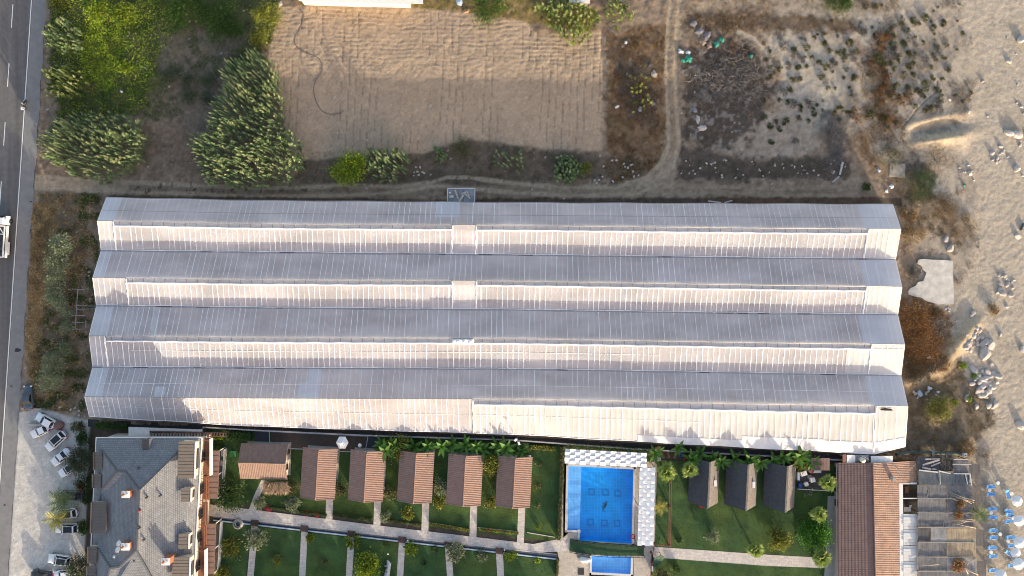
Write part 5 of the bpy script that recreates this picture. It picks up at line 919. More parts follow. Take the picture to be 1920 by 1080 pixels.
# ================================================================ VEHICLES AND RIDER
def paint(name, c): 
    if name in MATS: return MATS[name]
    m, t, b, o = nodes(name); b.inputs['Base Color'].default_value = (*c, 1); b.inputs['Roughness'].default_value = .3; b.inputs['Coat Weight'].default_value = .6; b.inputs['Coat Roughness'].default_value = .08
    noise_col(t, c, .06, 2.0, dst=b.inputs['Base Color']); MATS[name] = m; return m
CW = paint('white_car_paint', (.70, .71, .72)); CB = paint('black_car_paint', (.012, .012, .014)); CG = paint('slate_car_paint', (.055, .075, .10)); TYRE = mat('tyre_rubber', (.02, .02, .02), .85); RIM = mat('alloy_rim', (.45, .45, .46), .35, .05, 3, metal=.8); LAMP = mat('headlamp', (.65, .68, .70), .15); TAIL = mat('tail_lamp', (.35, .02, .02), .25)
def car(label, paintm, L=4.35, W=1.78, hh=1.48, roofglass=False, kind='hatch'):
    t = thing('parked_car', label, 'car'); x0, x1 = -L / 2, L / 2             # nose towards +x
    st_ = [(x1, .42, .62, .72), (x1 - .12, .30, .72, .80), (x1 - .45, .24, .82, .90), (x1 - 1.0, .22, .90, .97), (x1 - 1.35, .22, .95, 1.0), (0, .22, .98, 1.0), (x0 + 1.0, .22, 1.0, 1.0), (x0 + .45, .24, .99, .97), (x0 + .12, .30, .92, .90), (x0, .42, .80, .80)]
    mb = MB(); mb.smooth = True; vs = []; n = 10
    for (x, zb, zt, wf) in st_:
        w2 = W / 2 * wf
        for (fy, z) in ((-.80, zb), (-1, zb + .16), (-1, zt - .22), (-.93, zt - .05), (-.6, zt + .01), (0, zt + .035), (.6, zt + .01), (.93, zt - .05), (1, zt - .22), (1, zb + .16), (.80, zb)): vs.append((x, fy * w2, z))
    m = 11; fs = [(i * m + k, i * m + k + 1, (i + 1) * m + k + 1, (i + 1) * m + k) for i in range(len(st_) - 1) for k in range(m - 1)] + [tuple(range(m)), tuple(range(len(vs) - 1, len(vs) - m - 1, -1))]
    fs += [(i * m + m - 1, i * m, (i + 1) * m, (i + 1) * m + m - 1) for i in range(len(st_) - 1)]
    mb.add(vs, fs); part('body', mb, paintm, t, world=False)
    back = {'hatch': x0 + .30, 'sedan': x0 + .95, 'suv': x0 + .22}[kind]; rb = back + (.35 if kind != 'sedan' else .55); zc = .96; fw = W / 2 * .90; rw = W / 2 * .72
    cw, rf = x1 - 1.28, x1 - 1.95           # foot of the windscreen, front of the roof
    b4 = [(cw, -fw, zc), (cw, fw, zc), (back, fw * .96, zc), (back, -fw * .96, zc)]; t4 = [(rf, -rw, hh - .03), (rf, rw, hh - .03), (rb, rw * .96, hh - .04), (rb, -rw * .96, hh - .04)]
    c = MB(); c.smooth = False; mid_ = [((rf + rb) / 2, -rw, hh), ((rf + rb) / 2, rw, hh)]
    c.add(b4 + t4 + mid_, [(4, 5, 9, 8), (8, 9, 6, 7), (0, 1, 5, 4), (2, 3, 7, 6), (1, 2, 6, 9, 5), (3, 0, 4, 8, 7)]); part('cabin', c, paintm, t, world=False)
    def pane(nm, a, b, cc, d, f, off):
        a, b, cc, d = map(Vector, (a, b, cc, d)); ce = (a + b + cc + d) / 4; q = [ce + (v - ce) * f for v in (a, b, cc, d)]; off = Vector(off); part(nm, MB().add([v + off for v in q] + [v - off for v in q], [(0, 1, 2, 3), (7, 6, 5, 4), (0, 4, 5, 1), (1, 5, 6, 2), (2, 6, 7, 3), (3, 7, 4, 0)]), GLASS, t, world=False)
    pane('windscreen', b4[0], b4[1], t4[1], t4[0], .90, (.012, 0, .014)); pane('rear_window', b4[2], b4[3], t4[3], t4[2], .86, (-.014, 0, .012))
    for s, (i, j) in ((1, (1, 2)), (-1, (0, 3))): pane('side_window', b4[i], b4[j], t4[j], t4[i], .86, (0, s * .012, .008))
    if roofglass: part('roof_glass', MB().box(((rf + rb) / 2 + .05, 0, hh + .004), (abs(rf - rb) * .80, rw * 1.62, .03)), GLASS, t, world=False); [part('roof_rail', MB().tube([(rf - .1, s * rw * .93, hh), ((rf + rb) / 2, s * rw * .95, hh + .06), (rb + .1, s * rw * .9, hh)], .025, 5), RIM, t, world=False) for s in (-1, 1)]
    for x in (x1 - .85, x0 + .80):
        for s in (-1, 1):
            wh = part('wheel', MB().add(*(lambda k: (k.v, k.f))((lambda k: (k.lathe([(.20, -.1), (.32, -.1), (.34, -.06), (.34, .06), (.32, .1), (.20, .1)], 16), k)[1])(MB()))), TYRE, t, world=False); wh.location = (x, s * (W / 2 - .12), .34); wh.rotation_euler = (rad(90), 0, 0)
            part('rim', MB().lathe([(0, -.08), (.21, -.08), (.21, .08), (0, .085)], 12), RIM, wh, world=False)
    for s in (-1, 1):
        part('headlight', MB().box((x1 - .17, s * W * .36, .68), (.26, .34, .14)), LAMP, t, world=False); part('tail_light', MB().box((x0 + .10, s * W * .38, .82), (.2, .26, .2)), TAIL, t, world=False)
        part('mirror', MB().box((cw - .25, s * (W / 2 + .06), 1.0), (.14, .2, .13)), paintm, t, world=False)
    part('bumper', MB().box((x1 - .02, 0, .42), (.12, W * .66, .14)), DARKM, t, world=False); part('number_plate', MB().box((x0 - .01, 0, .6), (.03, .5, .12)), WHT, t, world=False); return t
cars = [(52, 745, 93, CG, 4.4, 1.75, 1.46, False, 'sedan', 'slate blue car parked alone on the roadside dirt, above the barrier'), (85, 789, 152, CW, 4.0, 1.75, 1.48, False, 'hatch', 'white car half behind the roadside wall, topmost of the car park'), (74, 809, 205, CW, 3.6, 1.7, 1.5, False, 'hatch', 'short white car just below the grey wall stub'),
        (104, 827, 222, CW, 4.6, 1.85, 1.6, True, 'suv', 'white car with black glass roof parked aslant, below the short white car'), (114, 857, 218, CW, 4.2, 1.78, 1.48, False, 'sedan', 'white saloon parked aslant, half under the olive tree'), (128, 880, 212, CW, 4.1, 1.75, 1.48, True, 'hatch', 'white car lowest of the slanting ones, its rear under the tree'),
        (133, 929.5, 180, CB, 4.5, 1.8, 1.45, False, 'sedan', 'black car parked level, the only black one in the row'), (122, 964, 188, CW, 4.7, 1.85, 1.6, True, 'suv', 'white car largely hidden under the palm fronds'), (125, 991, 181, CW, 4.5, 1.84, 1.6, True, 'suv', 'white car with black roof panel just below the palm'), (112, 1050, 172, CW, 4.5, 1.84, 1.58, True, 'suv', 'white car with black roof panel, alone near the bottom of the car park'),
        (120, 1078, 185, CW, 4.3, 1.78, 1.48, False, 'hatch', 'white car at the bottom edge under the lowest tree'), (78, 1080, 170, CB, 4.3, 1.78, 1.45, False, 'sedan', 'black car cut off by the bottom edge of the picture')]
for (x, y, a, m_, L, W, hh, rg, kd, lab) in cars:
    c = car(lab, m_, L, W, hh, rg, kd); p = P(x, y, .8); p.z = .0 if x > 60 else -.03; c.location = p; c.rotation_euler = (0, 0, rad(a)); c['group'] = 'cars parked by the hotel'
# lorry on the road
lr = thing('flatbed_lorry', 'white open bed lorry driving on the road, cut off by the left edge', 'lorry', (P(4, 441, 1).x, P(4, 441, 1).y, 0), rad(-3.6)); LW = paint('white_lorry_paint', (.72, .72, .71))
def lp(nm, mb, m, par=lr): return part(nm, mb, m, par, world=False)
mb = MB(); mb.add([(-1.1, 1.9, .6), (1.1, 1.9, .6), (1.1, 3.6, .6), (-1.1, 3.6, .6), (-1.05, 2.0, 2.5), (1.05, 2.0, 2.5), (1.0, 3.15, 2.45), (-1.0, 3.15, 2.45), (-1.1, 3.6, 1.5), (1.1, 3.6, 1.5)], [(3, 2, 1, 0), (4, 5, 6, 7), (0, 1, 5, 4), (7, 6, 9, 8), (8, 9, 2, 3), (1, 2, 9, 6, 5), (3, 0, 4, 7, 8)]); cabp = lp('cab', mb, LW)
part('windscreen', MB().add([(-.9, 3.58, 1.58), (.9, 3.58, 1.58), (.88, 3.2, 2.4), (-.88, 3.2, 2.4), (-.9, 3.61, 1.60), (.9, 3.61, 1.60), (.88, 3.23, 2.42), (-.88, 3.23, 2.42)], [(4, 5, 6, 7), (3, 2, 1, 0), (0, 1, 5, 4), (1, 2, 6, 5), (2, 3, 7, 6), (3, 0, 4, 7)]), GLASS, cabp, world=False)
lp('chassis', MB().box((0, -.6, .62), (1.0, 7.0, .25)), DARKM); lp('bed', MB().box((0, -1.2, .9), (2.2, 5.9, .16)), DARKM)
for s in (-1, 1): lp('side_rail', MB().box((s * 1.08, -1.2, 1.95), (.18, 5.9, .16)), LW); lp('side_board', MB().box((s * 1.12, -1.2, 1.25), (.07, 5.9, .6)), LW); lp('mirror', MB().box((s * 1.3, 2.9, 2.0), (.3, .12, .4)), LW)
for y in (1.66, -4.08): lp('end_rail', MB().box((0, y, 1.96), (2.1, .2, .17)), LW)
for s in (-1, 1): lp('brace', MB().beam((0, 1.6, 1.97), (s * 1.0, .2, 1.97), .11, .1), LW)
lp('cross_rail', MB().box((0, .15, 1.95), (2.05, .13, .12)), LW)
for k in range(8): lp('load_crate', MB().box(((k % 2 - .5) * .95, -3.6 + (k // 2) * 1.0, 1.25), (.85, .9, .5 + .1 * (k % 3))), mat('dark_crate', (.045, .045, .05), .8, .3, 3))
for y in (2.7, -2.0, -3.1):
    for s in (-1, 1): wh = lp('wheel', MB().lathe([(.2, -.14), (.45, -.14), (.48, 0), (.45, .14), (.2, .14)], 14), TYRE); wh.location = (s * .98, y, .48); wh.rotation_euler = (0, rad(90), 0); part('rim', MB().lathe([(0, -.1), (.24, -.1), (.24, .1), (0, .1)], 10), RIM, wh, world=False)
for s in (-1, 1): lp('headlight', MB().box((s * .8, 3.6, .9), (.35, .1, .25)), LAMP); lp('wheel_arch', MB().box((s * 1.2, -2.4, .75), (.14, 2.4, .3)), LW)
# motorcycle and rider
mc = thing('motorcycle', 'small motorcycle ridden along the white edge line, with white top box', 'motorcycle', (P(46.5, 196, .5).x, P(46.5, 196, .5).y, 0), rad(-3.7)); MCB = mat('dark_bike', (.03, .035, .035), .4)
for y in (.62, -.62): wh = part('wheel', MB().lathe([(.18, -.06), (.29, -.05), (.29, .05), (.18, .06)], 14), TYRE, mc, world=False); wh.location = (0, y, .3); wh.rotation_euler = (0, rad(90), 0); part('rim', MB().lathe([(0, -.03), (.18, -.04), (.18, .04), (0, .03)], 10), RIM, wh, world=False)
mb = MB(); mb.smooth = True; mb.tube([(0, -.7, .62), (0, -.3, .66), (0, .05, .62), (0, .35, .75), (0, .6, .72)], [.09, .16, .15, .17, .08], 8); part('body', mb, MCB, mc, world=False); part('seat', MB().box((0, -.25, .79), (.26, .75, .09)), DARKM, mc, world=False)
part('handlebar', MB().tube([(-.36, .38, 1.02), (0, .5, .96), (.36, .38, 1.02)], .02, 5), DARKM, mc, world=False); part('fork', MB().tube([(0, .45, .95), (0, .64, .3)], .04, 6), RIM, mc, world=False); part('headlight', MB().box((0, .62, .84), (.16, .1, .14)), LAMP, mc, world=False)
part('top_box', MB().box((0, -.82, .95), (.52, .46, .4)), WHT, mc, world=False)
for s in (-1, 1): part('mirror', MB().box((s * .34, .42, 1.18), (.12, .03, .08)), DARKM, mc, world=False)
def person(name, label, joints, radii, edges, loc, rz, m, sub=1):
    me = bpy.data.meshes.new(name); me.from_pydata(joints, edges, []); o = bpy.data.objects.new(name, me); C.objects.link(o); sk = o.modifiers.new('skin', 'SKIN')
    for i, r in enumerate(radii): me.skin_vertices[0].data[i].radius = (r, r); me.skin_vertices[0].data[i].use_root = (i == 0)
    ss = o.modifiers.new('sub', 'SUBSURF'); ss.levels = sub; ss.render_levels = sub; me.materials.append(m); o.location = loc; o.rotation_euler = (0, 0, rz); tag(o, label, 'person'); return o
J = [(0, -.22, .88), (0, -.17, 1.1), (0, -.08, 1.34), (0, -.04, 1.46), (0, .0, 1.60), (-.19, -.08, 1.36), (-.28, .12, 1.16), (-.30, .36, 1.06), (-.31, .43, 1.05), (.19, -.08, 1.36), (.28, .12, 1.16), (.30, .36, 1.06), (.31, .43, 1.05), (-.12, -.18, .86), (-.19, .22, .78), (-.17, .12, .36), (-.17, .26, .30), (.12, -.18, .86), (.19, .22, .78), (.17, .12, .36), (.17, .26, .30)]
RR = [.15, .13, .15, .06, .11, .07, .05, .035, .04, .07, .05, .035, .04, .10, .075, .055, .04, .10, .075, .055, .04]
ED = [(0, 1), (1, 2), (2, 3), (3, 4), (2, 5), (5, 6), (6, 7), (7, 8), (2, 9), (9, 10), (10, 11), (11, 12), (0, 13), (13, 14), (14, 15), (15, 16), (0, 17), (17, 18), (18, 19), (19, 20)]
rd_ = person('person', 'person riding the motorcycle in grey green top, hands on the bars', J, RR, ED, (P(46.5, 195, .9).x, P(46.5, 195, .9).y, 0), rad(-3.7), mat('grey_green_cloth', (.16, .18, .16), .9, .15, 6))
hm = MB(); hm.smooth = True; hm.lathe([(.0, .16), (.08, .145), (.125, .08), (.135, 0), (.12, -.06), (.0, -.08)], 12, (0, .0, 1.63)); hel = part('helmet', hm, mat('grey_helmet', (.30, .31, .30), .3), rd_, world=False); part('visor', MB().box((0, .11, 1.62), (.18, .06, .09)), GLASS, rd_, world=False)
# roadside wall stubs
for (a, b, hgt, lab) in (((45, 765), (61, 765.5), .7, 'low grey barrier below the slate blue car'), ((58, 794), (104, 797), 1.2, 'grey wall stub between the two topmost white cars'), ((61, 766), (80, 767), .5, 'thin low kerb wall right of the grey barrier')):
    A, B = P(*a), P(*b); tag(link('wall_stub', MB().beam(A + Vector((0, 0, hgt / 2)), B + Vector((0, 0, hgt / 2)), .3, hgt).mesh('wall_stub', CONC)), lab, 'wall')
sx_ = P(78, 802, .3); tag(link('paving_slab', MB().slab([P(73, 799, 0) + Vector((0, 0, .1)), P(84, 800, 0) + Vector((0, 0, .1)), P(83, 806, 0) + Vector((0, 0, .1)), P(74, 804, 0) + Vector((0, 0, .1))], .1).mesh('paving_slab', mat('peach_slab', (.42, .31, .22), .8))), 'peach coloured slab below the grey wall stub', 'slab')
tag(link('boat_cover', (lambda mb: (setattr(mb, 'smooth', True), mb.tube([P(101 + i * 2.8, 799 - i * .5, .35) for i in range(8)], [.1, .6, .85, .95, .9, .75, .5, .1], 8), mb)[2])(MB()).mesh('boat_cover', mat('red_brown_cover', (.16, .09, .08), .8, .25, 2))), 'dull red covered heap right of the grey wall stub', 'cover')
# ================================================================ VEGETATION
def arr(c): return np.array(c, float)
def cloud(rng, c, r, n, L, W, cols, clumps=14, out=.9, up=.35, shell=.55):
    # leaves gathered in clumps through an ellipsoid; returns blade arrays
    k = rng.normal(0, 1, (clumps, 3)); k /= np.linalg.norm(k, axis=1, keepdims=True); k[:, 2] = np.abs(k[:, 2]) * 1.0 - .25
    k *= (shell + (1 - shell) * rng.random((clumps, 1))) ; ci = rng.integers(0, clumps, n); g = rng.normal(0, .26, (n, 3)); p = k[ci] + g
    d = p / (np.linalg.norm(p, axis=1, keepdims=True) + .05) * out + rng.normal(0, .55, (n, 3)); d[:, 2] += up
    base = arr(c) + p * arr(r); base[:, 2] = np.maximum(base[:, 2], .05); tone = rng.uniform(.75, 1.3, clumps)[ci][:, None] * rng.uniform(.75, 1.25, (n, 1))
    cc = arr(cols)[rng.integers(0, len(cols), n)] * tone; return base, d, rng.uniform(.6, 1.3, n) * L, rng.uniform(.7, 1.3, n) * W, cc
BARK = mat('bark', (.11, .085, .065), .9, .3, 4, bmp=.4)
PAL = dict(olive=[(.09, .115, .062), (.12, .145, .08), (.06, .085, .048)], green=[(.06, .135, .02), (.09, .175, .026), (.045, .095, .018)], lime=[(.22, .30, .018), (.16, .25, .015), (.28, .33, .03), (.08, .15, .015)], yellow=[(.27, .26, .035), (.18, .20, .03), (.11, .14, .03)], dark=[(.028, .062, .018), (.045, .09, .02), (.065, .11, .028)],
           reed=[(.16, .26, .10), (.21, .31, .13), (.12, .20, .075), (.27, .34, .15)], reedy=[(.19, .25, .05), (.25, .29, .07), (.12, .19, .05)], dry=[(.24, .165, .08), (.31, .215, .10), (.16, .11, .06)], rust=[(.25, .12, .04), (.15, .08, .032), (.31, .17, .06)], grey=[(.19, .18, .17), (.27, .26, .25), (.11, .105, .10)], mix=[(.12, .14, .05), (.18, .16, .06), (.075, .09, .035)], silver=[(.20, .24, .14), (.14, .18, .10), (.27, .29, .18)],
           clip=[(.09, .27, .025), (.15, .36, .04), (.05, .15, .02)], flower=[(.45, .02, .03), (.35, .015, .06), (.5, .06, .05)])
def bush(name, label, cat, px, py, r, hgt, pal, n=500, L=.22, W=.10, group=None, ry=None, clumps=14, seed=None, trunk=True, m=None, rz=0.0):
    rng = np.random.default_rng(seed if seed is not None else int(px * 7 + py * 13)); z = hgt * .55; p = P(px, py, z); p.z = height_at(p.x, p.y); t = thing(name, label, cat, p, rz, group)
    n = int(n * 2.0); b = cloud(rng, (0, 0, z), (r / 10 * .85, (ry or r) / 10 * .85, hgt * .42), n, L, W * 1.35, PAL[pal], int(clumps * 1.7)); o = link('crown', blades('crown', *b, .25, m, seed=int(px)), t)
    if trunk:
        mb = MB(); mb.smooth = True; mb.tube([(0, 0, -.1), (.05, .03, z * .5), (.0, .05, z)], [max(.04, r * .006), max(.03, r * .005), .02], 6)
        for k in range(4): a = k * 1.6 + px; mb.tube([(.03, .02, z * .4), (math.cos(a) * r * .03, math.sin(a) * r * .03, z * .85), (math.cos(a) * r * .055, math.sin(a) * r * .055, z * 1.15)], [.04, .03, .012], 5)
        part('trunk' if hgt > 1.6 else 'stem', mb, BARK, t, world=False)
    return t
# ---- giant reeds: stalks with arching blades, leaning in tufts
def reeds(label, poly, hgt, pal, sp=.58, group='reed beds round the field', per=36, lean=(-.30, .22), light=.5, seed=1, Lr=(.45, .9)):
    rng = np.random.default_rng(seed); wp = [P(x, y, hgt * .75) for x, y in poly]; xs = [p.x for p in wp]; ys = [p.y for p in wp]
    gx_, gy_ = np.meshgrid(np.arange(min(xs), max(xs), sp), np.arange(min(ys), max(ys), sp)); x = gx_.ravel() + rng.uniform(-.5, .5, gx_.size) * sp; y = gy_.ravel() + rng.uniform(-.5, .5, gx_.size) * sp
    sd_ = sdist([(p.x, p.y) for p in wp], x, y) + (vnoise(x, y, 1.1, seed + 3) - .5) * 1.2; k = sd_ < -.05; x, y, sd_ = x[k], y[k], sd_[k]; n = len(x)
    H_ = hgt * (.55 + .45 * np.clip(-sd_ / 1.8, 0, 1)) * (.7 + .5 * vnoise(x, y, 1.3, seed + 5)) * rng.uniform(.80, 1.12, n)
    cx_, cy_ = x.mean(), y.mean(); lx = (vnoise(x, y, 2.2, seed + 7) - .5) * .8 + lean[0] + rng.normal(0, .14, n) + (x - cx_) * .025; ly = (vnoise(x, y, 2.2, seed + 9) - .5) * .8 + lean[1] + rng.normal(0, .14, n) + (y - cy_) * .03
    si = np.repeat(np.arange(n), per); f = .2 + .8 * np.sqrt(rng.random(n * per)); a = rng.uniform(0, 2 * PI, n * per); sprd = .75 - .45 * f
    base = np.stack([x[si] + lx[si] * H_[si] * f * .38, y[si] + ly[si] * H_[si] * f * .38, H_[si] * f], 1)
    d = np.stack([np.cos(a) * sprd + lx[si] * 2.1, np.sin(a) * sprd + ly[si] * 2.1, rng.uniform(.15, .8, n * per)], 1)
    ton = rng.uniform(.6, 1.25, n)[si]; cc = arr(PAL[pal])[rng.integers(0, len(PAL[pal]), n * per)] * ton[:, None] * rng.uniform(.85, 1.15, (n * per, 1))
    tipm = (f > .80)[:, None] & (rng.random(n) < light)[si][:, None]; cc = np.where(tipm, cc * .25 + arr((.40, .42, .20)) * .75, cc)
    c0 = Vector((float(np.mean(x)), float(np.mean(y)), 0)); t = thing('reed_clump', label, 'reeds', c0, 0, group)
    o = link('foliage', blades('foliage', base, d, rng.uniform(*Lr, n * per) * (1.15 - .4 * f), rng.uniform(.06, .12, n * per), cc, .30, LEAF, seed=seed), t); o.location = -c0
    top = np.stack([x + lx * H_ * .38, y + ly * H_ * .38, H_], 1); bt_ = np.stack([x, y, np.zeros(n)], 1); w_ = .018
    V = np.stack([bt_ + [w_, 0, 0], bt_ + [-w_, w_, 0], bt_ + [-w_, -w_, 0], top], 1).reshape(-1, 3); oo = np.arange(n)[:, None] * 4; lp_ = (oo + arr([0, 1, 3, 1, 2, 3, 2, 0, 3]).astype(int)).ravel()
    me = np_mesh('stalks', V, lp_, np.arange(0, n * 9, 3), None, mat('reed_stalk', (.12, .13, .06), .7)); o = link('stalks', me, t); o.location = -c0; o['kind'] = 'stuff'; return t
reeds('broad rounded reed clump between the road and the dirt track', [(72, 262), (88, 232), (130, 220), (165, 212), (215, 213), (248, 228), (268, 262), (262, 300), (235, 325), (190, 338), (150, 336), (110, 315), (80, 300)], 4.2, 'reed', seed=11)
reeds('largest reed clump, tall wedge left of the ploughed field', [(458, 98), (485, 92), (505, 115), (522, 145), (526, 200), (535, 240), (560, 275), (566, 315), (548, 340), (490, 350), (430, 348), (385, 335), (362, 300), (360, 258), (395, 232), (402, 205), (415, 180), (420, 140)], 4.6, 'reed', seed=12)
reeds('reed clump with pale plumes beside the dark yellow tipped bush', [(690, 282), (715, 275), (745, 276), (770, 292), (768, 320), (745, 338), (715, 340), (690, 325)], 4.0, 'reed', seed=13)
reeds('topmost reed clump by the road edge', [(72, 62), (90, 40), (120, 36), (145, 58), (148, 85), (120, 96), (92, 90)], 4.0, 'reed', seed=14, lean=(-.3, .12))
reeds('second reed clump by the road edge, below the topmost', [(76, 135), (95, 120), (135, 122), (158, 150), (150, 178), (118, 185), (85, 170)], 3.8, 'reedy', seed=15, lean=(-.25, .1))
reeds('tall yellow green reed clump at the top edge of the field', [(1000, 5), (1040, -8), (1085, -5), (1112, 15), (1122, 40), (1100, 66), (1078, 78), (1050, 60), (1020, 40)], 3.8, 'reedy', seed=16, lean=(.05, -.05))
reeds('small yellow reed tuft right of the tall reeds at the top edge', [(1142, 5), (1160, -8), (1186, 8), (1190, 35), (1165, 45), (1145, 38)], 2.8, 'reedy', seed=17)
reeds('green reed tuft beside the stony strip, with a yellow bush at its side', [(1042, 302), (1070, 294), (1092, 300), (1092, 335), (1065, 343), (1045, 330)], 2.4, 'reed', seed=18, sp=.42, light=.15)
reeds('sparse reed tuft left of the green one on the stony strip', [(922, 290), (955, 282), (990, 285), (985, 318), (950, 322), (925, 315)], 2.2, 'reed', seed=19, sp=.85, light=.15)
reeds('tiny reed tuft nearest the dirt track bend above the greenhouse', [(815, 278), (832, 276), (836, 298), (818, 302)], 1.8, 'reed', seed=20, sp=.4, light=.1)
reeds('thin half dry reeds among the burnt patch left of the two rut track', [(1178, 140), (1210, 138), (1228, 150), (1224, 200), (1196, 215), (1186, 180)], 2.0, 'yellow', seed=21, sp=1.0, light=.4)
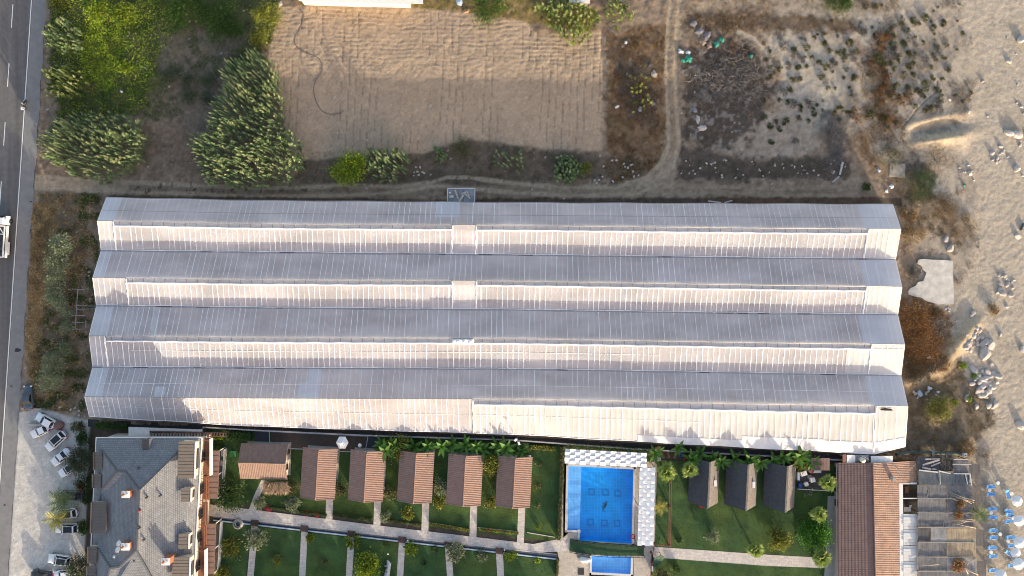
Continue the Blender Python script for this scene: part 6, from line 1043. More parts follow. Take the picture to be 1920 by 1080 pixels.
# ---- bushes one by one
BU = [  # name, label, cat, px, py, r, height, palette, leaves, L, W
 ('fig_bush', 'dark bush with yellow green tips at the left end of the reed clump', 'bush', 655, 316, 33, 3.0, 'lime', 1500, .30, .16), ('leafy_bush', 'bright yellow green bush high on the overgrown plot', 'bush', 232, 30, 24, 2.2, 'lime', 900, .3, .16), ('leafy_bush', 'second bright green bush left of the brightest one', 'bush', 183, 20, 22, 2.0, 'lime', 700, .3, .15),
 ('leafy_bush', 'small lime green bush in the middle of the overgrown plot', 'bush', 236, 126, 13, 1.2, 'lime', 320, .26, .14), ('leafy_bush', 'green bush at the top edge right of the lime bushes', 'bush', 348, 18, 40, 1.8, 'green', 1500, .26, .13), ('leafy_bush', 'low green thicket above the bare brown patch', 'bush', 420, 42, 42, 1.6, 'green', 1500, .26, .13), ('leafy_bush', 'yellowish bush at the upper left corner of the ploughed field', 'bush', 500, 30, 27, 2.2, 'yellow', 1100, .26, .12),
 ('leafy_bush', 'brownish yellow bush on the field edge below the corner bush', 'bush', 485, 72, 20, 1.8, 'yellow', 700, .25, .12), ('leafy_bush', 'yellow flowering bush at the very top left corner by the road', 'bush', 110, 2, 20, 1.2, 'yellow', 500, .26, .14), ('olive_shrub', 'grey green shrub, left of the upper three behind the reed wedge', 'shrub', 319, 146, 15, 1.3, 'olive', 330, .22, .1), ('olive_shrub', 'grey green shrub, middle of the upper three behind the reed wedge', 'shrub', 356, 150, 15, 1.3, 'olive', 330, .22, .1), ('olive_shrub', 'grey green shrub, right of the upper three behind the reed wedge', 'shrub', 392, 150, 15, 1.3, 'olive', 330, .22, .1), ('olive_shrub', 'grey green shrub, left of the lower pair behind the reed wedge', 'shrub', 352, 181, 14, 1.2, 'olive', 300, .22, .1), ('olive_shrub', 'grey green shrub, right of the lower pair behind the reed wedge', 'shrub', 386, 184, 14, 1.2, 'olive', 300, .22, .1),
 ('dark_bush', 'dark green bush at the top edge above the field, left of the tall reeds', 'bush', 915, 12, 34, 2.6, 'green', 1300, .28, .12), ('dark_bush', 'dark round bush at the top edge above the burnt ground', 'bush', 1572, 6, 26, 2.0, 'dark', 900, .25, .12), ('yellow_bush', 'yellow bush touching the green reed tuft', 'bush', 1098, 316, 13, 1.4, 'yellow', 320, .24, .1), ('thorn_bush', 'small dark bush above the track bend', 'bush', 862, 280, 24, 1.0, 'mix', 500, .2, .08),
 ('thorn_bush', 'charred grey bush at the right end of the stony strip', 'bush', 1558, 245, 24, 1.4, 'grey', 800, .35, .03), ('thorn_bush', 'pale grey dead bush above the charred one', 'bush', 1604, 186, 13, 1.0, 'grey', 350, .3, .03), ('thorn_bush', 'grey dead bush beside the white broken plank', 'bush', 1556, 308, 18, 1.1, 'grey', 450, .3, .03), ('thorn_bush', 'black green thorn bush right of the little concrete pad', 'bush', 1730, 345, 34, 1.4, 'dark', 900, .28, .05), ('thorn_bush', 'brown scrub right of the black thorn bush', 'bush', 1775, 395, 30, 1.0, 'dry', 700, .28, .04), ('thorn_bush', 'dark scrub above the concrete pad', 'bush', 1672, 295, 24, .9, 'mix', 450, .24, .05), ('thorn_bush', 'thin scrub behind the pad, towards the beach', 'bush', 1755, 300, 30, .8, 'dry', 450, .28, .04),
 ('thorn_bush', 'grey dead brush on the broken left edge of the concrete slab', 'bush', 1714, 512, 13, .7, 'grey', 500, .32, .05), ('thorn_bush', 'straw brown scrub along the greenhouse end above the slab', 'bush', 1712, 440, 22, .8, 'dry', 700, .3, .05), ('thorn_bush', 'straw brown scrub right of the upper greenhouse corner', 'bush', 1705, 400, 18, .8, 'dry', 600, .3, .05), ('thorn_bush', 'brown scrub on the sand right of the slab boulders', 'bush', 1812, 420, 20, .7, 'dry', 450, .3, .04), ('mound_bush', 'green and straw coloured bush on the round grassy mound', 'bush', 1753, 764, 26, 1.6, 'yellow', 1100, .26, .08), ('thorn_bush', 'rust brown bramble thicket against the greenhouse end', 'bush', 1712, 600, 36, 1.3, 'rust', 1500, .34, .05), ('thorn_bush', 'darker bramble thicket below the rust brown one', 'bush', 1728, 650, 40, 1.3, 'rust', 1500, .34, .05), ('thorn_bush', 'grey brown bramble at the lower end of the thicket', 'bush', 1708, 690, 26, 1.0, 'dry', 800, .3, .05), ('thorn_bush', 'blackish bramble in the middle of the thicket', 'bush', 1762, 615, 20, 1.0, 'grey', 500, .3, .04),
 ('olive_tree', 'dark olive tree over the slanting white cars', 'tree', 151, 866, 24, 3.6, 'olive', 2000, .26, .10), ('olive_tree', 'dark tree at the bottom of the car park', 'tree', 146, 1068, 28, 3.4, 'olive', 1800, .26, .10), ('dark_bush', 'dark shrub between olive tree and black car', 'shrub', 157, 905, 17, 1.8, 'dark', 600, .24, .1), ('dark_bush', 'dark shrub by the hotel wall beside the black car', 'shrub', 163, 935, 13, 1.4, 'dark', 400, .24, .1), ('dark_bush', 'green shrub right of the white car under the palm', 'shrub', 156, 988, 13, 1.4, 'green', 400, .24, .1), ('dark_bush', 'dark shrub at the corner between greenhouse and car park', 'shrub', 157, 824, 14, 1.6, 'dark', 600, .24, .1), ('dark_bush', 'dark shrub behind the highest parked cars', 'shrub', 146, 800, 12, 1.3, 'mix', 400, .24, .1),
 ('bougainvillea', 'crimson flowering shrub by the hotel wall', 'shrub', 154, 912, 7, 1.6, 'flower', 160, .16, .12),
 ('hedge_shrub', 'topmost shrub of the roadside hedge, pale leaved', 'shrub', 112, 462, 22, 4.4, 'silver', 800, .26, .12), ('hedge_shrub', 'second shrub of the roadside hedge from the top', 'shrub', 108, 495, 22, 4.4, 'silver', 800, .26, .12), ('hedge_shrub', 'third shrub of the roadside hedge from the top', 'shrub', 106, 528, 20, 4.2, 'silver', 700, .26, .12), ('hedge_shrub', 'fourth shrub of the roadside hedge, beside the pipe frame top', 'shrub', 108, 558, 20, 4.0, 'silver', 700, .26, .12), ('hedge_shrub', 'small hedge shrub beside the lower half of the pipe frame', 'shrub', 124, 582, 14, 3.0, 'silver', 400, .24, .1), ('hedge_shrub', 'hedge shrub just below the pipe frame', 'shrub', 126, 612, 15, 3.0, 'silver', 420, .24, .1), ('hedge_shrub', 'hedge shrub beside the shaded corner of the third span', 'shrub', 124, 652, 16, 3.2, 'silver', 450, .24, .1), ('hedge_shrub', 'larger hedge shrub, second from the lower end', 'shrub', 100, 680, 22, 4.0, 'silver', 800, .26, .12), ('hedge_shrub', 'lowest large shrub of the roadside hedge', 'shrub', 92, 712, 23, 4.0, 'silver', 800, .26, .12),
 ('round_tree', 'yellow green leafy tree beside the white driftwood on the lawn', 'tree', 692, 1066, 27, 3.0, 'lime', 1700, .30, .16), ('clipped_tree', 'round dark green clipped tree at the lawn corner', 'tree', 1527, 998, 31, 3.6, 'clip', 2600, .24, .17), ('yellow_tree', 'yellow tipped leafy tree left of the clipped round tree', 'tree', 1461, 1011, 21, 2.4, 'yellow', 1100, .28, .14), ('yellow_tree', 'straggly yellow green tree leaning over the third and fourth bungalow gap', 'tree', 750, 842, 26, 3.2, 'yellow', 1100, .28, .12), ('yellow_tree', 'tall yellow green tree between the last two bungalows', 'tree', 921, 872, 18, 3.6, 'yellow', 1100, .28, .14), ('frangipani', 'pale leaved rosette tree on the lower left lawn, over the path edge', 'tree', 479, 1010, 20, 2.2, 'silver', 500, .42, .16), ('frangipani', 'pale leaved rosette tree over the fifth lower path', 'tree', 853, 1036, 17, 2.0, 'silver', 420, .42, .16), ('frangipani', 'grey leaved shrub standing alone in the middle of the big right lawn', 'shrub', 1335, 1005, 13, 1.4, 'silver', 300, .3, .1),
 ('flowering_tree', 'dark leafy tree with red tips where the long path begins', 'tree', 432, 928, 30, 2.8, 'dark', 1300, .3, .14), ('variegated_shrub', 'sparse yellow variegated shrub on the leftmost lower lawn', 'shrub', 430, 1028, 19, 1.6, 'yellow', 260, .45, .14), ('variegated_shrub', 'yellow variegated shrub at the bottom of the leftmost lower lawn', 'shrub', 416, 1074, 14, 1.4, 'yellow', 220, .4, .14), ('small_shrub', 'round yellow shrub just right of the second lower path', 'shrub', 581, 1009, 8, .9, 'lime', 200, .2, .12), ('small_shrub', 'orange yellow shrub in the middle of the second lower lawn', 'shrub', 520, 1050, 9, .9, 'yellow', 200, .26, .08), ('small_shrub', 'bright yellow spiky shrub overlapping the third lower path', 'shrub', 662, 1016, 12, 1.2, 'lime', 130, .55, .14), ('small_shrub', 'bright yellow spiky shrub just right of the fourth lower path', 'shrub', 771, 1028, 11, 1.1, 'lime', 120, .55, .14), ('small_shrub', 'grey green agave like shrub on the sixth lower lawn', 'shrub', 905, 1043, 11, .8, 'silver', 120, .5, .1), ('small_shrub', 'yellow green shrub just right of the last lower path', 'shrub', 956, 1042, 10, 1.0, 'lime', 220, .3, .14),
 ('small_shrub', 'yellow shrub on the small lawn before the third bungalow', 'shrub', 764, 963, 12, 1.0, 'yellow', 200, .4, .12), ('small_shrub', 'grey shrub at the path edge left of the third lawn', 'shrub', 722, 967, 11, 1.0, 'silver', 240, .3, .1), ('small_shrub', 'grey yellow shrub between the first two bungalows', 'shrub', 640, 917, 13, 1.4, 'mix', 350, .28, .1), ('small_shrub', 'grey yellow shrub between the second and third bungalow', 'shrub', 734, 925, 15, 1.5, 'mix', 420, .28, .1), ('small_shrub', 'pale leaved shrub between the third and fourth bungalow', 'shrub', 825, 912, 15, 1.8, 'silver', 420, .3, .13), ('small_shrub', 'yellowish shrub below the pale one between third and fourth bungalow', 'shrub', 824, 942, 12, 1.1, 'yellow', 280, .3, .1), ('small_shrub', 'yellowish shrub at the lower left of the last bungalow', 'shrub', 920, 943, 12, 1.2, 'yellow', 300, .3, .1), ('small_shrub', 'grey shrub on the lawn left of the first path stub', 'shrub', 549, 946, 14, 1.3, 'silver', 380, .3, .1), ('small_shrub', 'dark straggly shrub left of the first upright bungalow', 'shrub', 548, 915, 14, 1.5, 'mix', 360, .28, .09), ('small_shrub', 'grey leaved shrub below the thatched porch path', 'shrub', 487, 943, 11, 1.2, 'silver', 260, .4, .1),
 ('small_shrub', 'dark little shrub high on the lawn left of the pool', 'shrub', 1010, 871, 5, .6, 'mix', 90, .2, .08), ('small_shrub', 'dark little shrub halfway down the lawn left of the pool', 'shrub', 1009, 912, 5, .6, 'mix', 90, .2, .08), ('small_shrub', 'dark little shrub third down on the lawn left of the pool', 'shrub', 1008, 948, 5, .6, 'mix', 90, .2, .08), ('small_shrub', 'lime little shrub lowest on the lawn left of the pool', 'shrub', 1010, 989, 5, .6, 'lime', 90, .2, .08), ('small_shrub', 'lime little shrub on the last lower lawn before the pool deck', 'shrub', 1008, 1051, 5, .6, 'lime', 100, .22, .1), ('small_shrub', 'dark little shrub on the third lower lawn, near the channel', 'shrub', 722, 1019, 5, .5, 'dark', 90, .2, .08), ('small_shrub', 'dark little shrub on the fifth lower lawn', 'shrub', 816, 1029, 6, .6, 'dark', 110, .22, .08), ('small_shrub', 'faint dark shrub low on the fourth lower lawn', 'shrub', 795, 1056, 5, .5, 'dark', 90, .2, .08), ('small_shrub', 'brown and green shrub low on the second lower lawn', 'shrub', 608, 1052, 6, .6, 'mix', 110, .22, .08),
 ('small_shrub', 'dark little shrub at the big right lawn left side', 'shrub', 1274, 1013, 6, .6, 'dark', 100, .25, .09), ('small_shrub', 'pale little shrub below the cluttered store', 'shrub', 1517, 923, 8, .8, 'silver', 150, .26, .1), ('small_shrub', 'green little shrub on the bottom right lawn', 'shrub', 1268, 1066, 8, .7, 'dark', 130, .3, .1), ('yellow_tree', 'yellow green leafy tree at the edge of the bottom right lawn', 'tree', 1240, 1082, 17, 2.0, 'mix', 500, .3, .12), ('small_shrub', 'red flowering plant on the lawn below the left dark hut', 'plant', 1316, 948, 5, .6, 'flower', 90, .16, .1), ('small_shrub', 'red flowers at the path edge left of the first path stub', 'plant', 504, 953, 6, .6, 'flower', 100, .16, .1), ('small_shrub', 'red flowers at the path edge, left of a second red cluster', 'plant', 574, 962, 4, .5, 'flower', 70, .16, .1), ('small_shrub', 'red flowers at the path edge nearest the first upright bungalow path', 'plant', 594, 965, 5, .5, 'flower', 80, .16, .1), ('small_shrub', 'red flower tuft at the path edge below the last bungalow', 'plant', 917, 995, 3.5, .5, 'flower', 60, .16, .1),
 ('small_shrub', 'lime weed on the rubble slope, upper of the two beside the boulders', 'shrub', 1806, 686, 6, .6, 'lime', 130, .22, .1), ('small_shrub', 'lime weed below the big rubble heap', 'shrub', 1789, 754, 6, .6, 'lime', 130, .22, .1), ('small_shrub', 'lime weed right below the big rubble heap', 'shrub', 1817, 748, 6, .6, 'lime', 130, .22, .1), ('small_shrub', 'lime weed among the boulders of the big heap', 'shrub', 1826, 703, 6, .6, 'green', 130, .22, .1), ('straw_bush', 'tall straw coloured bush at the beach corner of the canopy', 'bush', 1812, 838, 18, 1.4, 'dry', 700, .3, .06), ('straw_bush', 'straw coloured bush by the leaning dark stake on the sand', 'bush', 1862, 580, 12, .7, 'dry', 300, .3, .05), ('yellow_bush', 'yellow green bush growing beside the store shed', 'bush', 1502, 862, 20, 2.0, 'yellow', 700, .3, .12), ('dark_bush', 'dark shrub beside the dirt track at the greenhouse corner', 'shrub', 1625, 350, 8, .9, 'dark', 200, .22, .1)]
for b in BU: bush(*b)
def hedge(label, pts, wd, hgt, pal, n, seed, L=.2, W=.11, cat='hedge', name='hedge'):
    rng = np.random.default_rng(seed); wp = [P(x, y, hgt * .6) for x, y in pts]; seg = [(a, b, (b - a).length) for a, b in zip(wp[:-1], wp[1:])]; tot = sum(s[2] for s in seg); base = []; 
    for (a, b, l) in seg:
        k = int(n * l / tot); f = rng.random(k)[:, None]; q = arr(a) * (1 - f) + arr(b) * f; dn = arr((b - a).normalized()); nrm = arr([-dn[1], dn[0], 0]); q = q + nrm * rng.uniform(-.5, .5, (k, 1)) * wd; q[:, 2] = hgt * np.sqrt(rng.random(k)) ; base.append(q)
    base = np.concatenate(base); d = rng.normal(0, .6, base.shape); d[:, 2] = np.abs(d[:, 2]) * .6 + .2; tone = (.7 + .6 * vnoise(base[:, 0], base[:, 1], .7, seed))[:, None]
    c0 = P((pts[0][0] + pts[-1][0]) / 2, (pts[0][1] + pts[-1][1]) / 2); t = thing(name, label, cat, c0); o = link('foliage', blades('foliage', base, d, rng.uniform(.6, 1.3, len(base)) * L, rng.uniform(.7, 1.3, len(base)) * W, arr(PAL[pal])[rng.integers(0, len(PAL[pal]), len(base))] * tone, .2, LEAF, seed=seed), t); o.location = -c0
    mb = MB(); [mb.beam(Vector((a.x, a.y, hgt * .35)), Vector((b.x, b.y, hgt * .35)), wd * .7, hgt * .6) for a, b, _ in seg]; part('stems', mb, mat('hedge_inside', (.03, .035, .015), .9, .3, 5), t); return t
hedge('clipped green hedge along the long path, second lawn', [(624, 963), (655, 969), (698, 975)], .7, .8, 'dark', 1400, 41); hedge('flowering low hedge along the path left of the first stub', [(503, 951), (545, 957), (612, 967)], .5, .6, 'dark', 1100, 42)
hedge('low planted border on the fourth lawn edge, with dotted pale edging', [(724, 975), (790, 985)], .45, .5, 'mix', 700, 43); hedge('low planted border on the fifth lawn edge', [(806, 983), (880, 994)], .5, .5, 'yellow', 800, 44); hedge('low planted border on the sixth lawn edge, below the last bungalow', [(898, 992), (972, 1000)], .5, .5, 'yellow', 800, 45)
hedge('narrow yellow green hedge left of the big pool', [(1054, 838), (1053, 900), (1050, 960), (1048, 1012)], .75, 1.3, 'mix', 2600, 46); hedge('bright green hedge strip above the woven pool canopy', [(1062, 836), (1130, 840), (1225, 847)], 1.1, 1.5, 'green', 3200, 47); hedge('bright green hedge block behind the turned bungalow', [(426, 816), (470, 818)], 1.6, 1.2, 'green', 1500, 48)
hedge('bright green hedge between hotel balconies and terrace roof, upper', [(400, 820), (418, 820)], .8, 1.0, 'lime', 500, 49); hedge('green hedge right above the upper terrace roof', [(394, 840), (418, 840)], .8, 1.0, 'green', 600, 50); hedge('dark green hedge strip along the greenhouse near the car park', [(178, 797), (238, 800)], 1.2, 1.0, 'green', 1600, 51); hedge('short hedge beside the small pool deck, left edge', [(1046, 1046), (1044, 1082)], .5, .8, 'mix', 500, 52); hedge('yellowish hedge at the top of the lawn left of the pool', [(995, 838), (1042, 841)], .9, 1.0, 'yellow', 900, 53)
# ---- palms and bananas: every frond a part
def frond_mesh(name, n=11, L=2.3, col=(.12, .165, .07), fan=False):
    V = []; F = []; Cc = []
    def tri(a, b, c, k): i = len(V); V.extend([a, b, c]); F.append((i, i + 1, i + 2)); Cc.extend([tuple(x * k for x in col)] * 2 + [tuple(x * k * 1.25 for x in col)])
    rr = random.Random(5)
    if fan:
        for k in range(11):
            a = rad(-72 + 144 * k / 10); l = L * (.7 + .3 * math.cos(a)) * rr.uniform(.85, 1.1); o = Vector((.30 * L, 0, .06)); tip = o + Vector((math.cos(a) * l * .72, math.sin(a) * l * .55, -.20 * L * rr.uniform(.5, 1.3))); w_ = Vector((-math.sin(a), math.cos(a), 0)) * .065 * L
            md = o.lerp(tip, .55) + Vector((0, 0, .09)); tri(o, md + w_, md - w_, .8); tri(md - w_, md + w_, tip, 1.0)
        tri(Vector((0, .03, 0)), Vector((0, -.03, 0)), Vector((.35 * L, 0, .06)), .7)
    else:
        for k in range(n):
            f = (k + 1) / n; x = L * f; z = .35 * math.sin(f * 2.0) * L * .4 - .35 * L * f * f; l = .62 * L * .5 * math.sin(PI * min(.97, .12 + f * .85)) + .12
            for s in (-1, 1): b = Vector((x - .06, 0, z)); tri(b, b + Vector((.14, 0, -.01)), Vector((x + l * .45, s * l, z - .18 * l - .05 + rr.uniform(-.05, .05))), rr.uniform(.8, 1.2))
        pts = [Vector((L * f, 0, .35 * math.sin(f * 2.0) * L * .4 - .35 * L * f * f + .01)) for f in (0, .35, .7, 1)]
        for a, b in zip(pts[:-1], pts[1:]): w_ = Vector((0, .03, 0)); tri(a + w_, a - w_, b, .9)
    me = np_mesh(name, arr([tuple(v) for v in V]), arr(F).astype(int).ravel(), np.arange(0, 3 * len(F), 3), arr(Cc), LEAF); return me
FP = frond_mesh('frond'); FPY = frond_mesh('frond', col=(.30, .29, .07)); FF = frond_mesh('fan_frond', L=1.7, col=(.21, .28, .06), fan=True)
def banana_leaf():
    V = []; F = []; Cc = []; L = 2.0
    for i in range(6):
        f = i / 5; w_ = .27 * math.sin(PI * min(.98, .08 + f * .9)) + (.02 if i == 0 else 0); z = .75 * f - .85 * f * f; x = L * f * .92
        for s, dz in ((-1, .05), (0, 0), (1, .05)): V.append((x, s * w_, z + dz)); k = 1.0 if s else 1.3; Cc.append((.065 * k, .15 * k, .022 * k))
    for i in range(5):
        for j in (0, 1): a = i * 3 + j; F.append((a, a + 1, a + 4, a + 3))
    return np_mesh('leaf', arr(V), arr(F).astype(int).ravel(), np.arange(0, 4 * len(F), 4), arr(Cc), LEAF)
BL = banana_leaf()
def palm(name, label, cat, px, py, hgt, me, n, sc, group=None, droop=(-.15, .75), trunk=.16, seed=0, leaf='frond'):
    rr = random.Random(seed + int(px)); p = P(px, py, hgt); p.z = 0; t = thing(name, label, cat, p, 0, group); mb = MB(); mb.smooth = True
    mb.tube([(0, 0, -.1), (.03, .02, hgt * .5), (0, 0, hgt)], [trunk * 1.15, trunk, trunk * .9], 7); part('trunk', mb, BARK if leaf == 'frond' else mat('banana_stem', (.12, .13, .05), .7, .2, 3), t, world=False)
    for k in range(n):
        o = link(leaf, me, t); a = k * 2.399963 + rr.uniform(-.25, .25); el = droop[1] + (droop[0] - droop[1]) * (k / max(1, n - 1)); o.location = (0, 0, hgt - .05); o.rotation_euler = (rr.uniform(-.2, .2), -el, a); s = sc * rr.uniform(.85, 1.12); o.scale = (s, s, s)
    return t
G = 'palms of the resort garden'
for (x, y, h_, me, n, sc, lab) in ((119, 938, 4.2, FP, 16, 1.1, 'palm standing over the black car, fronds coloured dull as if shaded'), (109, 972, 3.6, FPY, 15, 1.0, 'palm standing over the white car, fronds coloured yellow as if sunlit'), (1535, 964, 3.2, FF, 16, .95, 'fan palm just above the round clipped tree'), (1540, 1045, 3.2, FF, 18, 1.1, 'fan palm where the right path meets the service path'), (1417, 1031, 2.6, FF, 16, 1.0, 'fan palm beside the right path, left of the yellow tipped tree'),  # car park palms: shade and sunlight put into the frond colours
        (1293, 880, 3.4, FF, 17, 1.0, 'fan palm over the left dark hut'), (1250, 886, 3.2, FF, 18, 1.1, 'fan palm at the upper end of the red brown rails'), (1551, 905, 3.0, FF, 16, 1.0, 'fan palm rising from the cluttered store'), (1837, 963, 3.6, FP, 16, .72, 'lone green palm at the beach edge of the reed canopy'), (1236, 950, 1.6, FPY, 11, .7, 'thin yellow palm between canopy and red brown rails')):
    palm('palm_tree', lab, 'palm', x, y, h_, me, n + (10 if me is FF else 2), sc, G, (-.25, 1.3) if me is FF else (-.2, .95))
ban = [(716, 832), (738, 836), (722, 846), (777, 838), (802, 838), (828, 838), (848, 833), (873, 834), (893, 838), (906, 843), (933, 836), (949, 840), (978, 846), (1272, 838), (1296, 862), (1312, 850), (1336, 858), (1352, 866), (1378, 860), (1404, 862), (1425, 868), (1450, 864), (1467, 858), (1500, 856), (1522, 866), (1228, 850)]
for i, (x, y) in enumerate(ban):
    wr = 'row behind the bungalows' if x < 1000 else 'row behind the dark huts'; k = i + 1 if x < 1000 else i - 12
    od = ['first', 'second', 'third', 'fourth', 'fifth', 'sixth', 'seventh', 'eighth', 'ninth', 'tenth', 'eleventh', 'twelfth', 'thirteenth'][k - 1]
    palm('banana_plant', f'banana plant with broad leaves, {od} of the {wr}', 'banana plant', x, y, 1.7 + .3 * (i % 3), BL, 8 + i % 3, 1.0 + .1 * (i % 4), 'banana plants below the greenhouse', (-.1, .9), .1, i, 'leaf')
# ---- low shrubs dotted over the sand: a few kinds copied
rl = random.Random(21); protos = []
for i, (pal, r) in enumerate((('mix', 5), ('olive', 6), ('rust', 7), ('mix', 4), ('grey', 6))):
    rng = np.random.default_rng(60 + i); me = blades('leaves', *cloud(rng, (0, 0, .22), (r / 9, r / 9, .2), 240, .2, .08, [tuple(c * .75 for c in q) for q in PAL[pal]], 9), .2, LEAF, seed=i); protos.append((me, pal))
kinds = {'mix': 'low olive brown shrub on grey sand', 'olive': 'low grey green shrub on grey sand', 'rust': 'low rusty brown shrub on grey sand', 'grey': 'low dead grey shrub on grey sand'}
ns = 0
def low(px, py, k, s):
    me, pal = protos[k]; p = P(px, py); p.z = height_at(p.x, p.y); o = bpy.data.objects.new('low_shrub', me); C.objects.link(o); o.location = p; o.rotation_euler = (0, 0, rl.uniform(0, 6)); o.scale = (s, s * rl.uniform(.8, 1.2), s * rl.uniform(.55, .9)); tag(o, kinds[pal] + (', right of the rusty strip' if px > 1662 else ', left of the rusty strip' if px < 1636 else ', along the rusty strip') + (', near top edge' if py < 75 else ', at burnt patch height' if py < 160 else ', above the stony strip'), 'shrub', 'low shrubs on the sand')
pts_ = [(1690, 45), (1712, 38), (1722, 45), (1733, 34), (1749, 52), (1665, 66), (1675, 68), (1699, 57), (1670, 54), (1706, 75), (1692, 80), (1673, 86), (1695, 84), (1730, 80), (1733, 111), (1703, 101), (1712, 102), (1703, 125), (1710, 120), (1694, 141), (1733, 156), (1717, 170), (1728, 172), (1682, 108), (1671, 105), (1763, 185), (1755, 194), (1742, 204), (1734, 208), (1648, 80), (1652, 98), (1656, 158), (1664, 235), (1668, 179), (1702, 179), (1680, 162), (1678, 230), (1769, 108), (1775, 128), (1760, 205),
        (1470, 87), (1488, 93), (1512, 90), (1492, 105), (1503, 112), (1522, 108), (1535, 118), (1512, 125), (1548, 126), (1560, 122), (1496, 127), (1555, 95), (1545, 82), (1592, 80), (1605, 98), (1585, 105), (1600, 112), (1462, 130), (1540, 145), (1500, 148), (1552, 165), (1475, 192), (1462, 188), (1486, 196), (1500, 200), (1516, 196), (1474, 226), (1455, 228), (1444, 236), (1462, 242), (1497, 221), (1524, 206), (1492, 265), (1446, 266), (1600, 145), (1618, 60), (1580, 95), (1575, 205)]
for i, (x, y) in enumerate(pts_): low(x, y, rl.choice([0, 0, 1, 3, 4] if x > 1660 or y < 160 else [0, 3, 4]), rl.uniform(.75, 1.35))
for x, y in ((1646, 78), (1650, 92), (1645, 110), (1655, 120), (1648, 140), (1657, 155), (1643, 128), (1662, 234), (1656, 222), (1667, 180), (1701, 178), (1696, 186), (1648, 196), (1652, 210), (1630, 215), (1640, 180), (1610, 215)): low(x, y, rl.choice([2, 2, 2, 0]), rl.uniform(1.0, 1.9))
for _ in range(95):
    x = rl.gauss(1690, 70); y = rl.uniform(5, 215)
    if 1450 < x < 1830: low(x, y, rl.choice([0, 1, 3, 4]), rl.uniform(.4, .9))
for _ in range(40): low(rl.uniform(1430, 1600), rl.uniform(55, 240), rl.choice([0, 3, 4, 3]), rl.uniform(.5, 1.1))
# ---- dry grass, weeds and creepers: nobody could count them
FX, FY = X.ravel(), Y.ravel(); FW = VV
def scatter(name, label, w_, n, L, W, pal, up, seed, m=None, droop=.25, tint=1.0, lab_cat=('grass',)):
    rng = np.random.default_rng(seed); ww = np.clip(w_.ravel(), 0, None); i = rng.choice(len(ww), n, p=ww / ww.sum()); b = FW[i] + np.stack([rng.uniform(-.14, .14, n), rng.uniform(-.14, .14, n), np.full(n, -.02)], 1)
    d = rng.normal(0, 1, (n, 3)); d[:, 2] = np.abs(d[:, 2]) * .4 + up; cl = vnoise(b[:, 0], b[:, 1], 1.3, seed)[:, None]
    c = arr(PAL[pal])[rng.integers(0, len(PAL[pal]), n)] * (.6 + .8 * cl) * tint * rng.uniform(.75, 1.25, (n, 1)); o = link(name, blades(name, b, d, rng.uniform(.6, 1.4, n) * L, rng.uniform(.7, 1.3, n) * W, c, droop, m or LEAF, seed=seed)); tag(o, label, 'grass' if 'grass' in name else 'weeds', kind='stuff')
tuft = sstep(.45, .62, vnoise(X, Y, 9, 71)) ; tuft2 = sstep(.5, .7, vnoise(X, Y, 14, 72)); free = (inside < .3) * (1 - bed) * (PARK < .3) * (RES < .3) * (1 - np.clip(np.maximum.reduce(TR), 0, 1))
mask_cover = zone([(100, -30), (300, -30), (330, 60), (290, 120), (275, 200), (200, 222), (112, 215), (95, 120)], 6, 12); lightc = zone([(165, 40), (235, 60), (225, 130), (205, 165), (165, 160), (150, 100)], 8, 14)
scatter('creeper_weeds', 'dense yellow green creeper carpet on the overgrown plot', mask_cover * (.35 + lightc) * free, 15000, .34, .11, 'lime', .6, 81, tint=1.25); scatter('green_weeds', 'dark green weeds over the overgrown plot', (mask_cover + .9 * COVER) * (.3 + tuft2) * (1 - lightc) * free, 22000, .30, .10, 'green', .3, 82, tint=.85)
scatter('dry_brush_weeds', 'brown dry weeds between the reeds', BROWN * (.1 + tuft2) * free, 3500, .28, .06, 'mix', .3, 83, tint=.8)
scatter('roadside_dry_grass', 'straw coloured dry grass on the road verge', (WESTO * 1.4 + WESTS * .5) * (.25 + tuft) * free, 18000, .5, .07, 'dry', .8, 84, STRAW, tint=1.5); scatter('verge_dry_grass', 'yellow dry grass along the top of the field', VERGE * (.2 + tuft) * (FIELD < .2), 7000, .4, .05, 'yellow', .6, 85, STRAW)
scatter('scrub_dry_grass', 'brown dry grass around the burnt ground and the track', (SCRUB + .8 * DARKB + .6 * ORN2 + .9 * ORN3 + .5 * SAND * (1 - BEACH) * sstep(.5, .64, fbm(X, Y, 45, 55, 5)) + .5 * TOPT + .4 * HUM) * (.2 + tuft) * free, 34000, .36, .06, 'dry', .6, 86, STRAW, tint=1.1); scatter('rust_dry_grass', 'rust coloured dry grass by the greenhouse end and burnt edges', (ORNG * 1.2 + ORN2 * .35 + SCRUB * .5 + .5 * zone([(1300, 60), (1370, 50), (1400, 110), (1300, 130)], 8, 20)) * (.15 + tuft2) * free, 15000, .36, .06, 'rust', .6, 87, STRAW)
scatter('burnt_brush_weeds', 'ash grey burnt twigs in the blackened patch', (BURNT * sstep(.5, .68, nB) + .6 * BURN2 + .7 * BURN4 + .35 * DGREY * tuft2 + .5 * BURN3) * free, 9000, .5, .028, 'grey', .25, 88, STRAW, .2, 1.0); scatter('strip_weeds', 'sparse brown weeds on the stony strip above the track', (STRIPN + .6 * STRIPN2 + .6 * BERM) * tuft * free, 9000, .26, .05, 'mix', .45, 89, tint=.75)
scatter('sand_dry_grass', 'thin grey beige grass on the upper sand', SAND * (1 - BEACH) * sstep(.5, .7, nB) * free, 9000, .26, .03, 'grey', .5, 90, STRAW, tint=1.0); scatter('mound_dry_grass', 'straw grass on the round mound and its slopes', (hum + .5 * HUM) * (.2 + tuft) * free, 6000, .34, .05, 'dry', .5, 91, STRAW); scatter('hedge_foot_weeds', 'dark weeds in the strip beside the greenhouse', WESTS * (1 - WESTO) * tuft2 * free, 13000, .34, .09, 'green', .4, 92, tint=.9)

